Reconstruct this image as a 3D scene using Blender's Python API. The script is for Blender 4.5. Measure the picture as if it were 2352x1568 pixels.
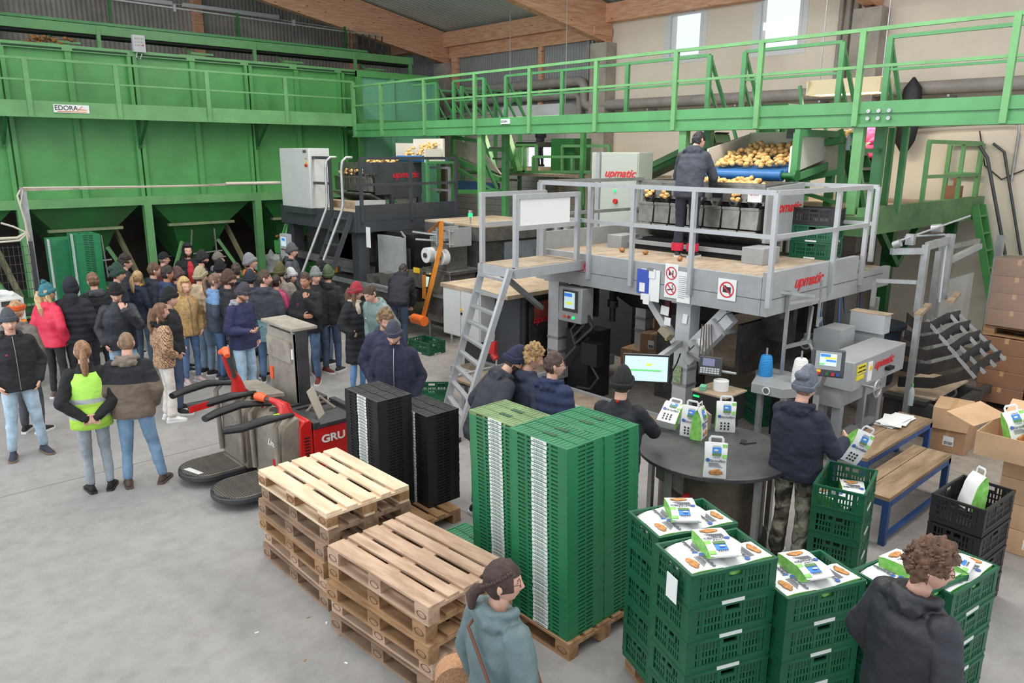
import bpy, math, random
from mathutils import Vector, Matrix, noise, Euler
PI=math.pi
R=random.Random(7)
C=bpy.context.scene.collection
for o in list(bpy.data.objects): bpy.data.objects.remove(o)
# ---------------- camera, world, lights, exposure ----------------
CF=1757.0; CAMZ=3.65
_th=math.atan((784-350)/CF); _az=math.radians(47.4); _ro=math.radians(.28)
_fw=Vector((math.cos(_az),math.sin(_az),0)); _rt=Vector((math.sin(_az),-math.cos(_az),0)); _up=Vector((0,0,1))
VF=_fw*math.cos(_th)-_up*math.sin(_th); _U=_up*math.cos(_th)+_fw*math.sin(_th)
VR=_rt*math.cos(_ro)+_U*math.sin(_ro); VU=_U*math.cos(_ro)-_rt*math.sin(_ro)
cd=bpy.data.cameras.new('camera'); cam=bpy.data.objects.new('camera',cd); C.objects.link(cam)
cd.sensor_width=36; cd.sensor_fit='HORIZONTAL'; cd.lens=CF/2352*36; cd.clip_start=.05; cd.clip_end=200
mw=Matrix((VR,VU,-VF)).transposed().to_4x4(); mw.translation=Vector((0,0,CAMZ)); cam.matrix_world=mw
S=bpy.context.scene; S.camera=cam
S.view_settings.view_transform='Standard'; S.view_settings.look='None'; S.view_settings.gamma=1; S.view_settings.use_curve_mapping=False
S.view_settings.exposure=0.22
w=bpy.data.worlds.new('world'); S.world=w; w.use_nodes=True
bg=w.node_tree.nodes['Background']; bg.inputs[0].default_value=(.86,.93,1,1); bg.inputs[1].default_value=1.15
def area(name,loc,size,power,rot=(0,0,0),col=(1,.98,.95)):
    l=bpy.data.lights.new(name,'AREA'); l.shape='RECTANGLE'; l.size,l.size_y=size; l.energy=power; l.color=col
    o=bpy.data.objects.new(name,l); C.objects.link(o); o.location=loc; o.rotation_euler=rot; return o
# added fill lamps under the closed roof, standing in for unseen daylight
area('overhead_fill_front',(2.5,6,8.9),(3.0,20),620)
area('overhead_fill_rear',(8.8,7.5,7.7),(1.3,18),760)  # added below the beams, strengthened to brighten the silo face
area('side_fill',(-3.4,10,3.0),(14,6),420,(0,math.radians(-80),0),(.93,.97,1))  # added side fill from the open end, no gate is built
# warm tube lamps over the sorting tables are built with their fittings
def at(px,py,x=None,y=None,z=None):
    """world point of the surveyed photo point px,py lying on the plane x=, y= or z="""
    d=VF*CF+VR*(px-1176)-VU*(py-784); c=Vector((0,0,CAMZ))
    i,v=(0,x) if x is not None else (1,y) if y is not None else (2,z)
    return c+d*((v-c[i])/d[i])
# ---------------- materials ----------------
MC={}
def lin(c): c/=255; return c/12.92 if c<.04045 else ((c+.055)/1.055)**2.4
def M(name,rgb,rough=.6,metal=0,var=.0,vs=3,bump=0,bs=60,emit=0,alpha=1,trans=0,dirt=None,tex=None,stretch=None):
    if name in MC: return MC[name]
    m=bpy.data.materials.new(name); m.use_nodes=True; nt=m.node_tree; N=nt.nodes; L=nt.links; p=N['Principled BSDF']
    col=(lin(rgb[0]),lin(rgb[1]),lin(rgb[2]),1)
    p.inputs['Base Color'].default_value=col; p.inputs['Roughness'].default_value=rough; p.inputs['Metallic'].default_value=metal
    if emit: p.inputs['Emission Color'].default_value=col; p.inputs['Emission Strength'].default_value=emit
    if alpha<1: p.inputs['Alpha'].default_value=alpha
    if trans: p.inputs['Transmission Weight'].default_value=trans
    if var or bump or dirt:
        tc=N.new('ShaderNodeTexCoord'); mp=N.new('ShaderNodeMapping'); L.new(tc.outputs['Object'],mp.inputs[0])
        if stretch: mp.inputs['Scale'].default_value=stretch
        if var:
            n=N.new('ShaderNodeTexNoise'); n.inputs['Scale'].default_value=vs; n.inputs['Detail'].default_value=6; n.inputs['Roughness'].default_value=.6
            L.new(mp.outputs[0],n.inputs[0])
            mx=N.new('ShaderNodeMix'); mx.data_type='RGBA'
            d2=dirt or tuple(max(0,v*(1-var)) for v in rgb)
            mx.inputs[6].default_value=col; mx.inputs[7].default_value=(lin(d2[0]),lin(d2[1]),lin(d2[2]),1)
            mr=N.new('ShaderNodeMapRange'); mr.inputs[1].default_value=.38; mr.inputs[2].default_value=.68
            L.new(n.outputs[0],mr.inputs[0]); L.new(mr.outputs[0],mx.inputs[0]); L.new(mx.outputs[2],p.inputs['Base Color'])
        if bump:
            n2=N.new('ShaderNodeTexNoise'); n2.inputs['Scale'].default_value=bs; n2.inputs['Detail'].default_value=4
            L.new(mp.outputs[0],n2.inputs[0]); b=N.new('ShaderNodeBump'); b.inputs['Strength'].default_value=bump; b.inputs['Distance'].default_value=.01
            L.new(n2.outputs[0],b.inputs['Height']); L.new(b.outputs[0],p.inputs['Normal'])
    MC[name]=m; return m
def nodes(m): return m.node_tree.nodes,m.node_tree.links,m.node_tree.nodes['Principled BSDF']
def ramp(N,stops):
    r=N.new('ShaderNodeValToRGB'); e=r.color_ramp.elements
    while len(e)<len(stops): e.new(.5)
    for k,(p,c) in zip(e,stops): k.position=p; k.color=(lin(c[0]),lin(c[1]),lin(c[2]),1)
    return r
def wave_bump(m,scale,strength,axis='X',dist=.02):
    N,L,p=nodes(m); tc=N.new('ShaderNodeTexCoord'); wv=N.new('ShaderNodeTexWave'); wv.bands_direction=axis; wv.inputs['Scale'].default_value=scale
    wv.inputs['Distortion'].default_value=.3; L.new(tc.outputs['Object'],wv.inputs[0]); b=N.new('ShaderNodeBump'); b.inputs['Strength'].default_value=strength; b.inputs['Distance'].default_value=dist
    L.new(wv.outputs['Fac'],b.inputs['Height']); L.new(b.outputs[0],p.inputs['Normal']); return m
# ---------------- mesh building ----------------
ROOT={}
def rootloc(o):
    while o.parent: o=o.parent
    return o.location
def tag(o,label=None,cat=None,group=None,kind=None):
    for k,v in (('label',label),('category',cat),('group',group),('kind',kind)):
        if v: o[k]=v
    return o
def thing(name,label,cat,loc=(0,0,0),group=None):
    o=bpy.data.objects.new(name,None); C.objects.link(o); o.location=loc; o.empty_display_size=.1
    return tag(o,label,cat,group)
class B:
    def __init__(s): s.v=[]; s.f=[]; s.mi=[]; s.m=0
    def add(s,vs,fs,m=None):
        n=len(s.v); s.v+=[Vector(v) for v in vs]
        for f in fs: s.f.append([i+n for i in f]); s.mi.append(s.m if m is None else m)
        return s
    def bx(s,x0,x1,y0,y1,z0,z1,m=None):
        e=s.e=(getattr(s,'e',0)+.00023)%.0011; x0-=e; y0-=e; z0-=e; x1+=e; y1+=e; z1+=e
        vs=[(x,y,z) for z in (z0,z1) for x,y in ((x0,y0),(x1,y0),(x1,y1),(x0,y1))]
        return s.add(vs,[(3,2,1,0),(4,5,6,7),(0,1,5,4),(1,2,6,5),(2,3,7,6),(3,0,4,7)],m)
    def box(s,c,d,rz=0,m=None,rot=None):
        n=len(s.v); x,y,z=d[0]/2,d[1]/2,d[2]/2; s.bx(-x,x,-y,y,-z,z,m)
        mt=Matrix.Translation(Vector(c))@((rot.to_matrix() if isinstance(rot,Euler) else rot).to_4x4() if rot else Matrix.Rotation(rz,4,'Z'))
        for i in range(n,len(s.v)): s.v[i]=mt@s.v[i]
        return s
    def bar(s,p,q,w=.05,h=None,m=None,up=(0,0,1)):
        h=h or w; e=s.e=(getattr(s,'e',0)+.00031)%.0013; w+=e; h+=e; p,q=Vector(p),Vector(q); d=(q-p); L=d.length
        if L<1e-6: return s
        d/=L; u=Vector(up)
        if abs(d.dot(u))>.98: u=Vector((1,0,0)) if abs(d.x)<.9 else Vector((0,1,0))
        a=d.cross(u).normalized(); b=a.cross(d).normalized()
        vs=[e+a*(i*w/2)+b*(j*h/2) for e in (p,q) for i,j in ((-1,-1),(1,-1),(1,1),(-1,1))]
        return s.add(vs,[(0,1,2,3),(7,6,5,4),(0,4,5,1),(1,5,6,2),(2,6,7,3),(3,7,4,0)],m)
    def tube(s,pts,r=.02,n=10,m=None,cap=True,sy=1,upv=None):
        pts=[Vector(p) for p in pts]; rs=r if isinstance(r,(list,tuple)) else [r]*len(pts); vs=[]; fs=[]
        a=None
        for i,p in enumerate(pts):
            d=(pts[min(i+1,len(pts)-1)]-pts[max(i-1,0)]).normalized()
            if a is None:
                u=Vector(upv) if upv else (Vector((0,0,1)) if abs(d.z)<.9 else Vector((1,0,0)))
                a=d.cross(u).normalized()
            else:
                a=(a-d*a.dot(d)).normalized()
            b=d.cross(a)
            for k in range(n):
                t=2*PI*k/n; vs.append(p+a*math.cos(t)*rs[i]+b*math.sin(t)*rs[i]*sy)
        for i in range(len(pts)-1):
            for k in range(n): k2=(k+1)%n; fs.append((i*n+k,i*n+k2,(i+1)*n+k2,(i+1)*n+k))
        if cap: fs.append(tuple(range(n))[::-1]); fs.append(tuple((len(pts)-1)*n+k for k in range(n)))
        return s.add(vs,fs,m)
    def cyl(s,p,q,r,r2=None,n=20,m=None): return s.tube([p,q],[r,r if r2 is None else r2],n,m)
    def lathe(s,prof,c=(0,0,0),n=24,m=None,sy=1,caps=True,rot=None):
        vs=[];fs=[]
        for r,z in prof:
            for k in range(n): t=2*PI*k/n; vs.append(Vector((r*math.cos(t),r*sy*math.sin(t),z)))
        if rot: vs=[rot@v for v in vs]
        vs=[v+Vector(c) for v in vs]
        for i in range(len(prof)-1):
            for k in range(n): k2=(k+1)%n; fs.append((i*n+k,i*n+k2,(i+1)*n+k2,(i+1)*n+k))
        if caps: fs.append(tuple(range(n))[::-1]); fs.append(tuple((len(prof)-1)*n+k for k in range(n)))
        return s.add(vs,fs,m)
    def ell(s,c,r,n=12,k=8,m=None,rot=None,jit=0):
        vs=[];fs=[]; c=Vector(c); r=r if hasattr(r,'__len__') else (r,r,r)
        for i in range(k+1):
            ph=PI*i/k
            for j in range(n):
                t=2*PI*j/n; v=Vector((math.sin(ph)*math.cos(t)*r[0],math.sin(ph)*math.sin(t)*r[1],-math.cos(ph)*r[2]))
                if jit: v*=1+jit*noise.noise(v*9/max(r)*.3+c*3)
                vs.append(c+(rot@v if rot else v))
        for i in range(k):
            for j in range(n):
                j2=(j+1)%n; q=[i*n+j,i*n+j2,(i+1)*n+j2,(i+1)*n+j]
                if i==0: q=[q[0],q[2],q[3]]
                if i==k-1: q=[q[0],q[1],q[2]] if i else q
                fs.append(tuple(q))
        return s.add(vs,fs,m)
    def prism(s,poly,axis,a0,a1,m=None):
        """poly: 2d points; axis 'x','y','z' is the extrusion axis"""
        def mk(p,a): return {'x':(a,p[0],p[1]),'y':(p[0],a,p[1]),'z':(p[0],p[1],a)}[axis]
        n=len(poly); vs=[mk(p,a0) for p in poly]+[mk(p,a1) for p in poly]
        fs=[tuple(range(n))[::-1],tuple(range(n,2*n))]+[(i,(i+1)%n,(i+1)%n+n,i+n) for i in range(n)]
        return s.add(vs,fs,m)
    def quad(s,a,b,c,d,m=None): return s.add([a,b,c,d],[(0,1,2,3)],m)
    def o(s,name,mat,parent=None,smooth=True,bev=0,label=None,cat=None,group=None,kind=None,org=None):
        me=bpy.data.meshes.new(name); off=Vector((0,0,0))
        if parent is not None: off=rootloc(parent)
        elif org is not None: off=Vector(org)
        elif s.v:
            xs=[v.x for v in s.v]; ys=[v.y for v in s.v]; off=Vector(((min(xs)+max(xs))/2,(min(ys)+max(ys))/2,min(v.z for v in s.v)))
        me.from_pydata([v-off for v in s.v],[],s.f)
        for mm in (mat if isinstance(mat,(list,tuple)) else [mat]): me.materials.append(mm)
        me.polygons.foreach_set('material_index',s.mi)
        me.validate(); 
        bm=_fixn(me)
        if smooth: me.polygons.foreach_set('use_smooth',[True]*len(me.polygons)); me.set_sharp_from_angle(angle=3.1 if 'potato' in name else math.radians(38))
        ob=bpy.data.objects.new(name,me); C.objects.link(ob)
        if parent is not None: ob.parent=parent
        else: ob.location=off
        if bev: md=ob.modifiers.new('bevel','BEVEL'); md.width=bev; md.segments=2; md.limit_method='ANGLE'; md.angle_limit=.7
        return tag(ob,label,cat,group,kind)
import bmesh
def _fixn(me):
    bm=bmesh.new(); bm.from_mesh(me); bmesh.ops.recalc_face_normals(bm,faces=bm.faces); bm.to_mesh(me); bm.free()
def dup(root,loc,rz=0,label=None,group=None,rot=None,scale=None):
    r=root.copy(); C.objects.link(r); r.location=loc; r.rotation_euler=rot if rot else (0,0,rz)
    if scale: r.scale=(scale,)*3
    if label: r['label']=label
    if group: r['group']=group
    for ch in list(root.children):
        c=ch.copy(); C.objects.link(c); c.parent=r
        for g in list(ch.children):
            d=g.copy(); C.objects.link(d); d.parent=c
    return r
def first_or_dup(st,root,loc,rz=0,label=None,group=None,rot=None):
    """moves the first specimen itself, later ones are copies"""
    if not st.get(root.name):
        st[root.name]=1; root.location=loc; root.rotation_euler=rot if rot else (0,0,rz)
        if label: root['label']=label
        if group: root['group']=group
        return root
    return dup(root,loc,rz,label,group,rot)
def text(s,size,mat,loc,xdir,updir,parent,name='lettering',shear=0,ext=.002,align='CENTER',sx=1,bold=0,space=1):
    """flat lettering standing along xdir / updir, as mesh; loc in world (or local of an unmoved parent)"""
    cu=bpy.data.curves.new(name,'FONT'); cu.body=s; cu.size=size; cu.shear=shear; cu.extrude=ext; cu.align_x=align; cu.align_y='CENTER'; cu.offset=bold; cu.space_character=space
    to=bpy.data.objects.new('tmp',cu); C.objects.link(to)
    dg=bpy.context.evaluated_depsgraph_get(); me=bpy.data.meshes.new_from_object(to.evaluated_get(dg)); bpy.data.objects.remove(to); bpy.data.curves.remove(cu)
    x=Vector(xdir).normalized(); u=Vector(updir); u=(u-x*u.dot(x)).normalized(); n=x.cross(u)
    mt=Matrix((x*sx,u,n)).transposed().to_4x4(); mt.translation=Vector(loc)-(rootloc(parent) if parent else Vector((0,0,0)))
    me.transform(mt); me.materials.clear(); me.materials.append(mat); me.name=name
    ob=bpy.data.objects.new(name,me); C.objects.link(ob); ob.parent=parent; return ob
# common materials
g_silo=M('silo_green_paint',(88,160,90),.42,0,.12,1.2)
g_rail=M('rail_green_paint',(106,162,104),.45,0,.1,2)
g_dark=M('dark_green_paint',(38,104,52),.45,0,.15,2)
g_beam=M('bridge_green_paint',(84,150,94),.42,0,.1,1.5)
g_teal=M('light_tinted_green',(112,182,146),.5,0,.08,1)  # on the bin, the light's teal shift is put into the green
galv=M('galvanised_steel',(176,178,178),.42,.55,.12,8)
alu=M('aluminium',(180,182,184),.4,.35,.05,6)
greyp=M('grey_machine_paint',(160,162,163),.45,0,.1,2)
lgrey=M('light_grey_paint',(188,190,192),.45,0,.06,2)
steel=M('brushed_stainless_steel',(150,147,142),.36,.75,.2,7)
dsteel=M('dusty_dark_steel',(84,82,80),.5,.4,.25,6)
anth=M('anthracite_paint',(66,69,74),.45,0,.12,3)
blackp=M('black_plastic',(26,27,28),.5,0,.1,8)
rubber=M('black_rubber',(20,20,21),.75,0,.2,10,.2,120)
whitep=M('white_enamel',(206,207,204),.4,0,.04,2)
white=M('white_plastic',(225,226,225),.5)
paper=M('white_paper',(232,233,232),.7)
redtxt=M('red_lettering',(205,38,44),.5)
redp=M('red_paint',(196,36,34),.35,0,.1,3)
orange=M('orange_plastic',(238,96,48),.4)
screen_w=M('lit_screen_white',(196,220,226),.3,0,emit=.42)
screen_y=M('lit_screen_yellow',(205,215,70),.3,0,emit=.5)
screen_b=M('lit_screen_blue',(60,120,205),.3,0,emit=.5)
screen_g=M('lit_screen_green',(100,200,110),.3,0,emit=.5)
ply=M('dusty_plywood',(176,158,138),.8,0,.3,3,.3,40,dirt=(144,126,106),stretch=(1,4,1))
dustp=M('dusty_plate',(186,164,138),.85,0,.2,3,.2,60)
ledg=M('green_led',(30,225,110),.3,0,emit=1.1)
def logo(s,size,loc,xd,up,parent,sx=1.15): return text(s,size,redtxt,loc,xd,up,parent,'logo_lettering',shear=.35,bold=.004*size/.2,sx=sx)
# ---------------- setting: floor, walls, roof ----------------
conc=M('concrete_floor',(163,160,158),.72,0,.0); N,L,p=nodes(conc)
tc=N.new('ShaderNodeTexCoord')
n1=N.new('ShaderNodeTexNoise'); n1.inputs['Scale'].default_value=.45; n1.inputs['Detail'].default_value=8; n1.inputs['Roughness'].default_value=.62
n2=N.new('ShaderNodeTexNoise'); n2.inputs['Scale'].default_value=5; n2.inputs['Detail'].default_value=9; n2.inputs['Roughness'].default_value=.7
n3=N.new('ShaderNodeTexNoise'); n3.inputs['Scale'].default_value=60; n3.inputs['Detail'].default_value=3
L.new(tc.outputs['Object'],n1.inputs[0]); L.new(tc.outputs['Object'],n2.inputs[0]); L.new(tc.outputs['Object'],n3.inputs[0])
r1=ramp(N,[(.3,(136,133,131)),(.52,(148,145,143)),(.72,(160,157,155))]); r2=ramp(N,[(.35,(120,116,112)),(.55,(152,148,145)),(.75,(164,161,158))])
L.new(n1.outputs[0],r1.inputs[0]); L.new(n2.outputs[0],r2.inputs[0])
mx=N.new('ShaderNodeMix'); mx.data_type='RGBA'; mx.inputs[0].default_value=.38; L.new(r1.outputs[0],mx.inputs[6]); L.new(r2.outputs[0],mx.inputs[7])
# earth dust brought in around the machines: warmer with distance along x
sp=N.new('ShaderNodeSeparateXYZ'); L.new(tc.outputs['Object'],sp.inputs[0]); mr=N.new('ShaderNodeMapRange'); mr.inputs[1].default_value=6.5; mr.inputs[2].default_value=11; mr.inputs[4].default_value=.75
L.new(sp.outputs[0],mr.inputs[0]); m2=N.new('ShaderNodeMix'); m2.data_type='RGBA'; L.new(mr.outputs[0],m2.inputs[0]); L.new(mx.outputs[2],m2.inputs[6])
r3=ramp(N,[(.35,(118,104,90)),(.6,(150,134,116))]); L.new(n2.outputs[0],r3.inputs[0]); L.new(r3.outputs[0],m2.inputs[7]); L.new(m2.outputs[2],p.inputs['Base Color'])
bp=N.new('ShaderNodeBump'); bp.inputs['Strength'].default_value=.12; bp.inputs['Distance'].default_value=.004; L.new(n3.outputs[0],bp.inputs['Height']); L.new(bp.outputs[0],p.inputs['Normal'])
B().bx(-4,18,-4,24.3,-.2,0).o('floor',conc,kind='structure',org=(0,0,0))
# expansion joints cut in the concrete
jm=M('joint_filler',(112,108,104),.9)
b=B()
for x in (4.6,9.6): b.bx(x,x+.012,-3,24,-.01,.0006)
for y in (9.35,): b.bx(-4,16,y,y+.012,-.01,.0006)
b.o('trim_1',jm,kind='structure',org=(0,0,0))
plast=M('cream_plaster',(230,219,202),.85,0,.12,.5,.15,12,dirt=(212,200,184))
brick=M('white_block_wall',(205,200,192),.8)
N,L,p=nodes(brick); tc=N.new('ShaderNodeTexCoord'); mp=N.new('ShaderNodeMapping'); mp.inputs['Rotation'].default_value=(PI/2,0,PI/2); L.new(tc.outputs['Object'],mp.inputs[0])
bt=N.new('ShaderNodeTexBrick'); bt.inputs['Scale'].default_value=1; bt.inputs['Brick Width'].default_value=1.5; bt.inputs['Row Height'].default_value=.2; bt.inputs['Mortar Size'].default_value=.008
bt.inputs['Color1'].default_value=(.62,.59,.54,1); bt.inputs['Color2'].default_value=(.57,.54,.5,1); bt.inputs['Mortar'].default_value=(.3,.28,.26,1)
sx=N.new('ShaderNodeSeparateXYZ'); cx=N.new('ShaderNodeCombineXYZ'); L.new(tc.outputs['Object'],sx.inputs[0]); L.new(sx.outputs[1],cx.inputs[0]); L.new(sx.outputs[2],cx.inputs[1]); L.new(cx.outputs[0],bt.inputs[0]); L.new(bt.outputs[0],p.inputs['Base Color'])
XW=16.5
def roofz(x): return 7.45+.18*(XW-x)
# right wall with two window holes
def wallx(x0,x1,y0,y1,z0,z1,holes):
    b=B(); ys=sorted({y0,y1,*[h[0] for h in holes],*[h[1] for h in holes]}); zs=sorted({z0,z1,*[h[2] for h in holes],*[h[3] for h in holes]})
    for i in range(len(ys)-1):
        for j in range(len(zs)-1):
            cy=(ys[i]+ys[i+1])/2; cz=(zs[j]+zs[j+1])/2
            if any(h[0]<cy<h[1] and h[2]<cz<h[3] for h in holes): continue
            b.bx(x0,x1,ys[i],ys[i+1],zs[j],zs[j+1])
    return b
W1=(11.28,12.28,5.9,6.98); W2=(8.77,9.83,5.87,7.12)
wallx(XW,XW+.35,-4,14.4,0,7.5,[W1,W2]).o('wall_right',plast,kind='structure',org=(0,0,0))
wallx(XW,XW+.35,14.4,24.3,0,4.9,[(15.2,17.6,3.05,3.95)]).o('wall_right_rear',brick,kind='structure',org=(0,0,0))
polyc=M('grey_wall_sheet',(150,152,152),.6,0,.08,2); wave_bump(polyc,3,.5,'Y')
b=B(); b.bx(XW,XW+.1,14.4,24.3,4.9,7.5); b.o('wall_right_upper',polyc,kind='structure',org=(0,0,0))
b=B().bx(XW-.16,XW,-4,6.6,0,4.02); b.o('wall_plinth',plast,kind='structure',org=(0,0,0))
frame=M('window_frame_white',(214,216,216),.4); glass=M('window_glass',(240,248,255),.03,trans=1)
for i,(a,c,z0,z1) in enumerate((W1,W2)):
    b=B(); t=.07; b.bx(XW-.02,XW+.1,a,a+t,z0,z1).bx(XW-.02,XW+.1,c-t,c,z0,z1).bx(XW-.02,XW+.1,a,c,z0,z0+t).bx(XW-.02,XW+.1,a,c,z1-t,z1)
    b.bx(XW-.01,XW+.02,a-.12,a,z0-.1,z1+.1).bx(XW-.01,XW+.02,c,c+.12,z0-.1,z1+.1).bx(XW-.01,XW+.02,a,c,z0-.1,z0).bx(XW-.01,XW+.02,a,c,z1,z1+.1)
    f=b.o('window_%d'%(i+1),frame,kind='structure',org=(0,0,0)); B().bx(XW+.04,XW+.05,a+t,c-t,z0+t,z1-t).o('pane',glass,f)
# concrete columns
ccol=M('column_concrete',(172,164,154),.85,0,.18,2,.3,30)
for i,y in enumerate((21.1,14.2,7.2,.2)): B().bx(XW-.42,XW,y-.28,y+.28,0,6.45 if i<3 else 7.4).o('wall_column_%d'%(i+1),ccol,kind='structure',org=(0,0,0))
# back wall
sheet=M('ribbed_wall_sheet',(172,165,158),.6,0,.12,1,dirt=(140,134,130)); wave_bump(sheet,2.6,.6,'X')
B().bx(-4,17,24,24.2,0,10.6).o('wall_back',sheet,kind='structure',org=(0,0,0))
dwall=M('back_lower_shade',(92,84,78),.9,0,.3,1)  # darkness under the hoppers put into the lower wall colour
B().bx(-4,16,23.9,24,0,4.2).o('wall_back_shade',dwall,kind='structure',org=(0,0,0))
wood=M('glulam_timber',(205,142,98),.6)
N,L,p=nodes(wood); tc=N.new('ShaderNodeTexCoord'); mp=N.new('ShaderNodeMapping'); mp.inputs['Scale'].default_value=(.7,1,9); L.new(tc.outputs['Object'],mp.inputs[0])
n1=N.new('ShaderNodeTexNoise'); n1.inputs['Scale'].default_value=3; n1.inputs['Detail'].default_value=5; L.new(mp.outputs[0],n1.inputs[0]); r1=ramp(N,[(.35,(202,146,112)),(.65,(228,180,146))]); L.new(n1.outputs[0],r1.inputs[0])
vo=N.new('ShaderNodeTexVoronoi'); vo.inputs['Scale'].default_value=2.6; mp2=N.new('ShaderNodeMapping'); mp2.inputs['Scale'].default_value=(1,1,3); L.new(tc.outputs['Object'],mp2.inputs[0]); L.new(mp2.outputs[0],vo.inputs[0])
r2=ramp(N,[(.05,(120,66,36)),(.13,(255,255,255))]); L.new(vo.outputs['Distance'],r2.inputs[0]); mx=N.new('ShaderNodeMix'); mx.data_type='RGBA'; mx.blend_type='MULTIPLY'; mx.inputs[0].default_value=1
L.new(r1.outputs[0],mx.inputs[6]); L.new(r2.outputs[0],mx.inputs[7]); L.new(mx.outputs[2],p.inputs['Base Color'])
for x in (4.2,9.4,14.6): B().bx(x-.12,x+.12,23.75,24,3,9.6).o('wall_post',wood,kind='structure',org=(0,0,0))
# glulam roof beams
for i,y in enumerate((21.1,14.2,7.2,.2,-3.8)):
    xa,xe=XW-.02,-4; sl=.184
    pr=[(xa,6.43),(xa,7.38),(xe,7.38+sl*(xa-xe)),(xe,6.43+.184*(xa-xe))]
    B().prism(pr,'y',y-.12,y+.12).o('roof_beam_%d'%(i+1),wood,kind='structure',org=(0,0,0))
    B().bx(xa-.75,xa-.05,y-.17,y-.12,6.62,6.8).o('beam_cleat_%d'%(i+1),wood,kind='structure',org=(0,0,0))
B().bx(XW-.3,XW-.02,-4,24,6.95,7.4).o('eaves_beam',wood,kind='structure',org=(0,0,0))
B().bx(XW-.12,XW-.02,14.6,20.9,6.6,6.95).bx(XW-.12,XW-.02,16.6,16.75,4.9,6.6).bx(XW-.12,XW-.02,20.5,20.8,4.9,6.6).o('wall_studs',wood,kind='structure',org=(0,0,0))
roofm=M('pale_roof_sheet',(205,216,212),.6,0,.05,1); wave_bump(roofm,1.6,.7,'Y')
b=B(); b.add([(-4,-4,roofz(-4)),(17,-4,roofz(17)),(17,24.3,roofz(17)),(-4,24.3,roofz(-4)),(-4,-4,roofz(-4)+.2),(17,-4,roofz(17)+.2),(17,24.3,roofz(17)+.2),(-4,24.3,roofz(-4)+.2)],[(0,1,2,3),(7,6,5,4),(0,4,5,1),(1,5,6,2),(2,6,7,3),(3,7,4,0)])
b.o('ceiling',roofm,kind='structure',org=(0,0,0))
# insulated pipes along the wall
pipem=M('pipe_lagging',(158,152,146),.6,0,.12,3)
t=thing('wall_pipe','thick grey lagged pipe running along the upper cream wall under the windows','pipe',(16.2,9,4.9))
B().tube([(16.2,20.9,5.55),(16.2,14.95,5.55),(16.2,14.82,5.5),(16.2,14.75,5.38),(16.2,14.75,5.05),(16.2,14.7,4.93),(16.2,14.55,4.88),(16.2,-3,4.88)],.13,14).o('pipe',pipem,t)
b=B()
for y in (18,16,12.5,10,8,5.5,3,1): b.bx(16.1,16.5,y,y+.04,5.38 if y>14.8 else 4.7,5.42 if y>14.8 else 4.74)
b.o('bracket',galv,t)['kind']='stuff'
t=thing('wall_pipe','second lagged pipe directly below the thick one on the cream wall','pipe',(16.25,9,4.5))
B().tube([(16.28,20.9,5.2),(16.28,15.1,5.2),(16.28,15,5.1),(16.28,15,4.62),(16.28,14.9,4.55),(16.28,-3,4.55)],.1,12).o('pipe',pipem,t)
t=thing('drain_pipes','grey vertical pipes descending beside the concrete wall column left of the first window','pipe',(16.2,14.7,4.9))
for k in range(3): B().cyl((16.42,14.56+.14*k,4.9),(16.42,14.56+.14*k,6.58),.045).o('pipe',pipem,t)
t=thing('drain_pipes','grey vertical pipes beside the wall column right of the second window','pipe',(16.2,7.7,4.9))
for k in range(3): B().cyl((16.42,7.56+.16*k,4.9),(16.42,7.56+.16*k,6.93),.05).o('pipe',pipem,t)
t=thing('wall_pipe','thin pale elbow pipe under the big pipes near the right end of the wall','pipe',(16.3,5,4))
B().tube([(16.3,7.6,4.1),(16.3,4.5,4.22),(16.3,4.35,4.18),(16.3,4.33,4.05),(16.3,4.33,3.2)],.025,8).o('pipe',galv,t)
t=thing('manifold','cluster of short lagged pipe stubs on the wall at the right edge','pipe manifold',(16.1,2.6,4))
B().tube([(16.1,3.9,4.22),(16.1,2.0,4.3)],.06).o('header_pipe',pipem,t)
for y in (3.75,3.45,3.15,2.8): B().tube([(16.1,y,4.24),(16.02,y,4.1),(16.02,y,3.6)],.06).o('pipe_stub',pipem,t)
B().bx(16.34,16.5,-3,14,4.33,4.37).o('trim_2',plast,kind='structure',org=(0,0,0))
B().tube([at(2250,300,x=16.3),at(2262,380,x=16.3),at(2300,412,x=16.3),at(2352,390,x=16.3)],.012,6).o('hanging_cable',blackp,label='thin black cable drooping on the cream wall at the right edge',cat='cable')
# roof fluorescents on the back wall and the conduit
for i,(x0,x1) in enumerate(((5.4,8.6),(8.9,11.8))):
    t=thing('tube_lamp','long white trough lamp on the ribbed back wall, '+('nearer the left edge' if i==0 else 'farther right'),'lamp',((x0+x1)/2,23.6,7.6))
    B().bx(x0,x1,23.5,23.62,7.62,7.72).o('housing',white,t)
# ---------------- long green silo with hoppers ----------------
FY=19.2
t=thing('potato_silo','long green steel potato silo with ribbed panel face and funnel bottoms along the left wall','silo',(8,FY,0))
bays=[.9,3.44,5.99,8.69,11.3,14.2]   # main uprights
b=B(); b.bx(.9,14.2,FY+.06,FY+.12,2.55,5.8); b.bx(.9,14.2,FY+3.9,FY+3.96,2.55,5.8).bx(14.15,14.2,FY,FY+3.9,2.55,5.8).o('wall_panel',g_silo,t)
b=B(); b.bx(.9,14.2,FY-.06,FY+.1,5.7,5.82).bx(.9,14.2,FY-.04,FY+.1,4.32,4.42).bx(.9,14.2,FY-.08,FY+.1,2.42,2.62).o('face_beam',g_rail,t)
for x in bays:
    B().bx(x-.1,x-.02,FY-.05,FY+.08,2.5,5.75).bx(x+.02,x+.1,FY-.05,FY+.08,2.5,5.75).o('upright',g_silo,t)
    B().bx(x-.085,x+.085,FY-.08,FY+.09,0,2.45).o('leg',g_rail,t)
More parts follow.
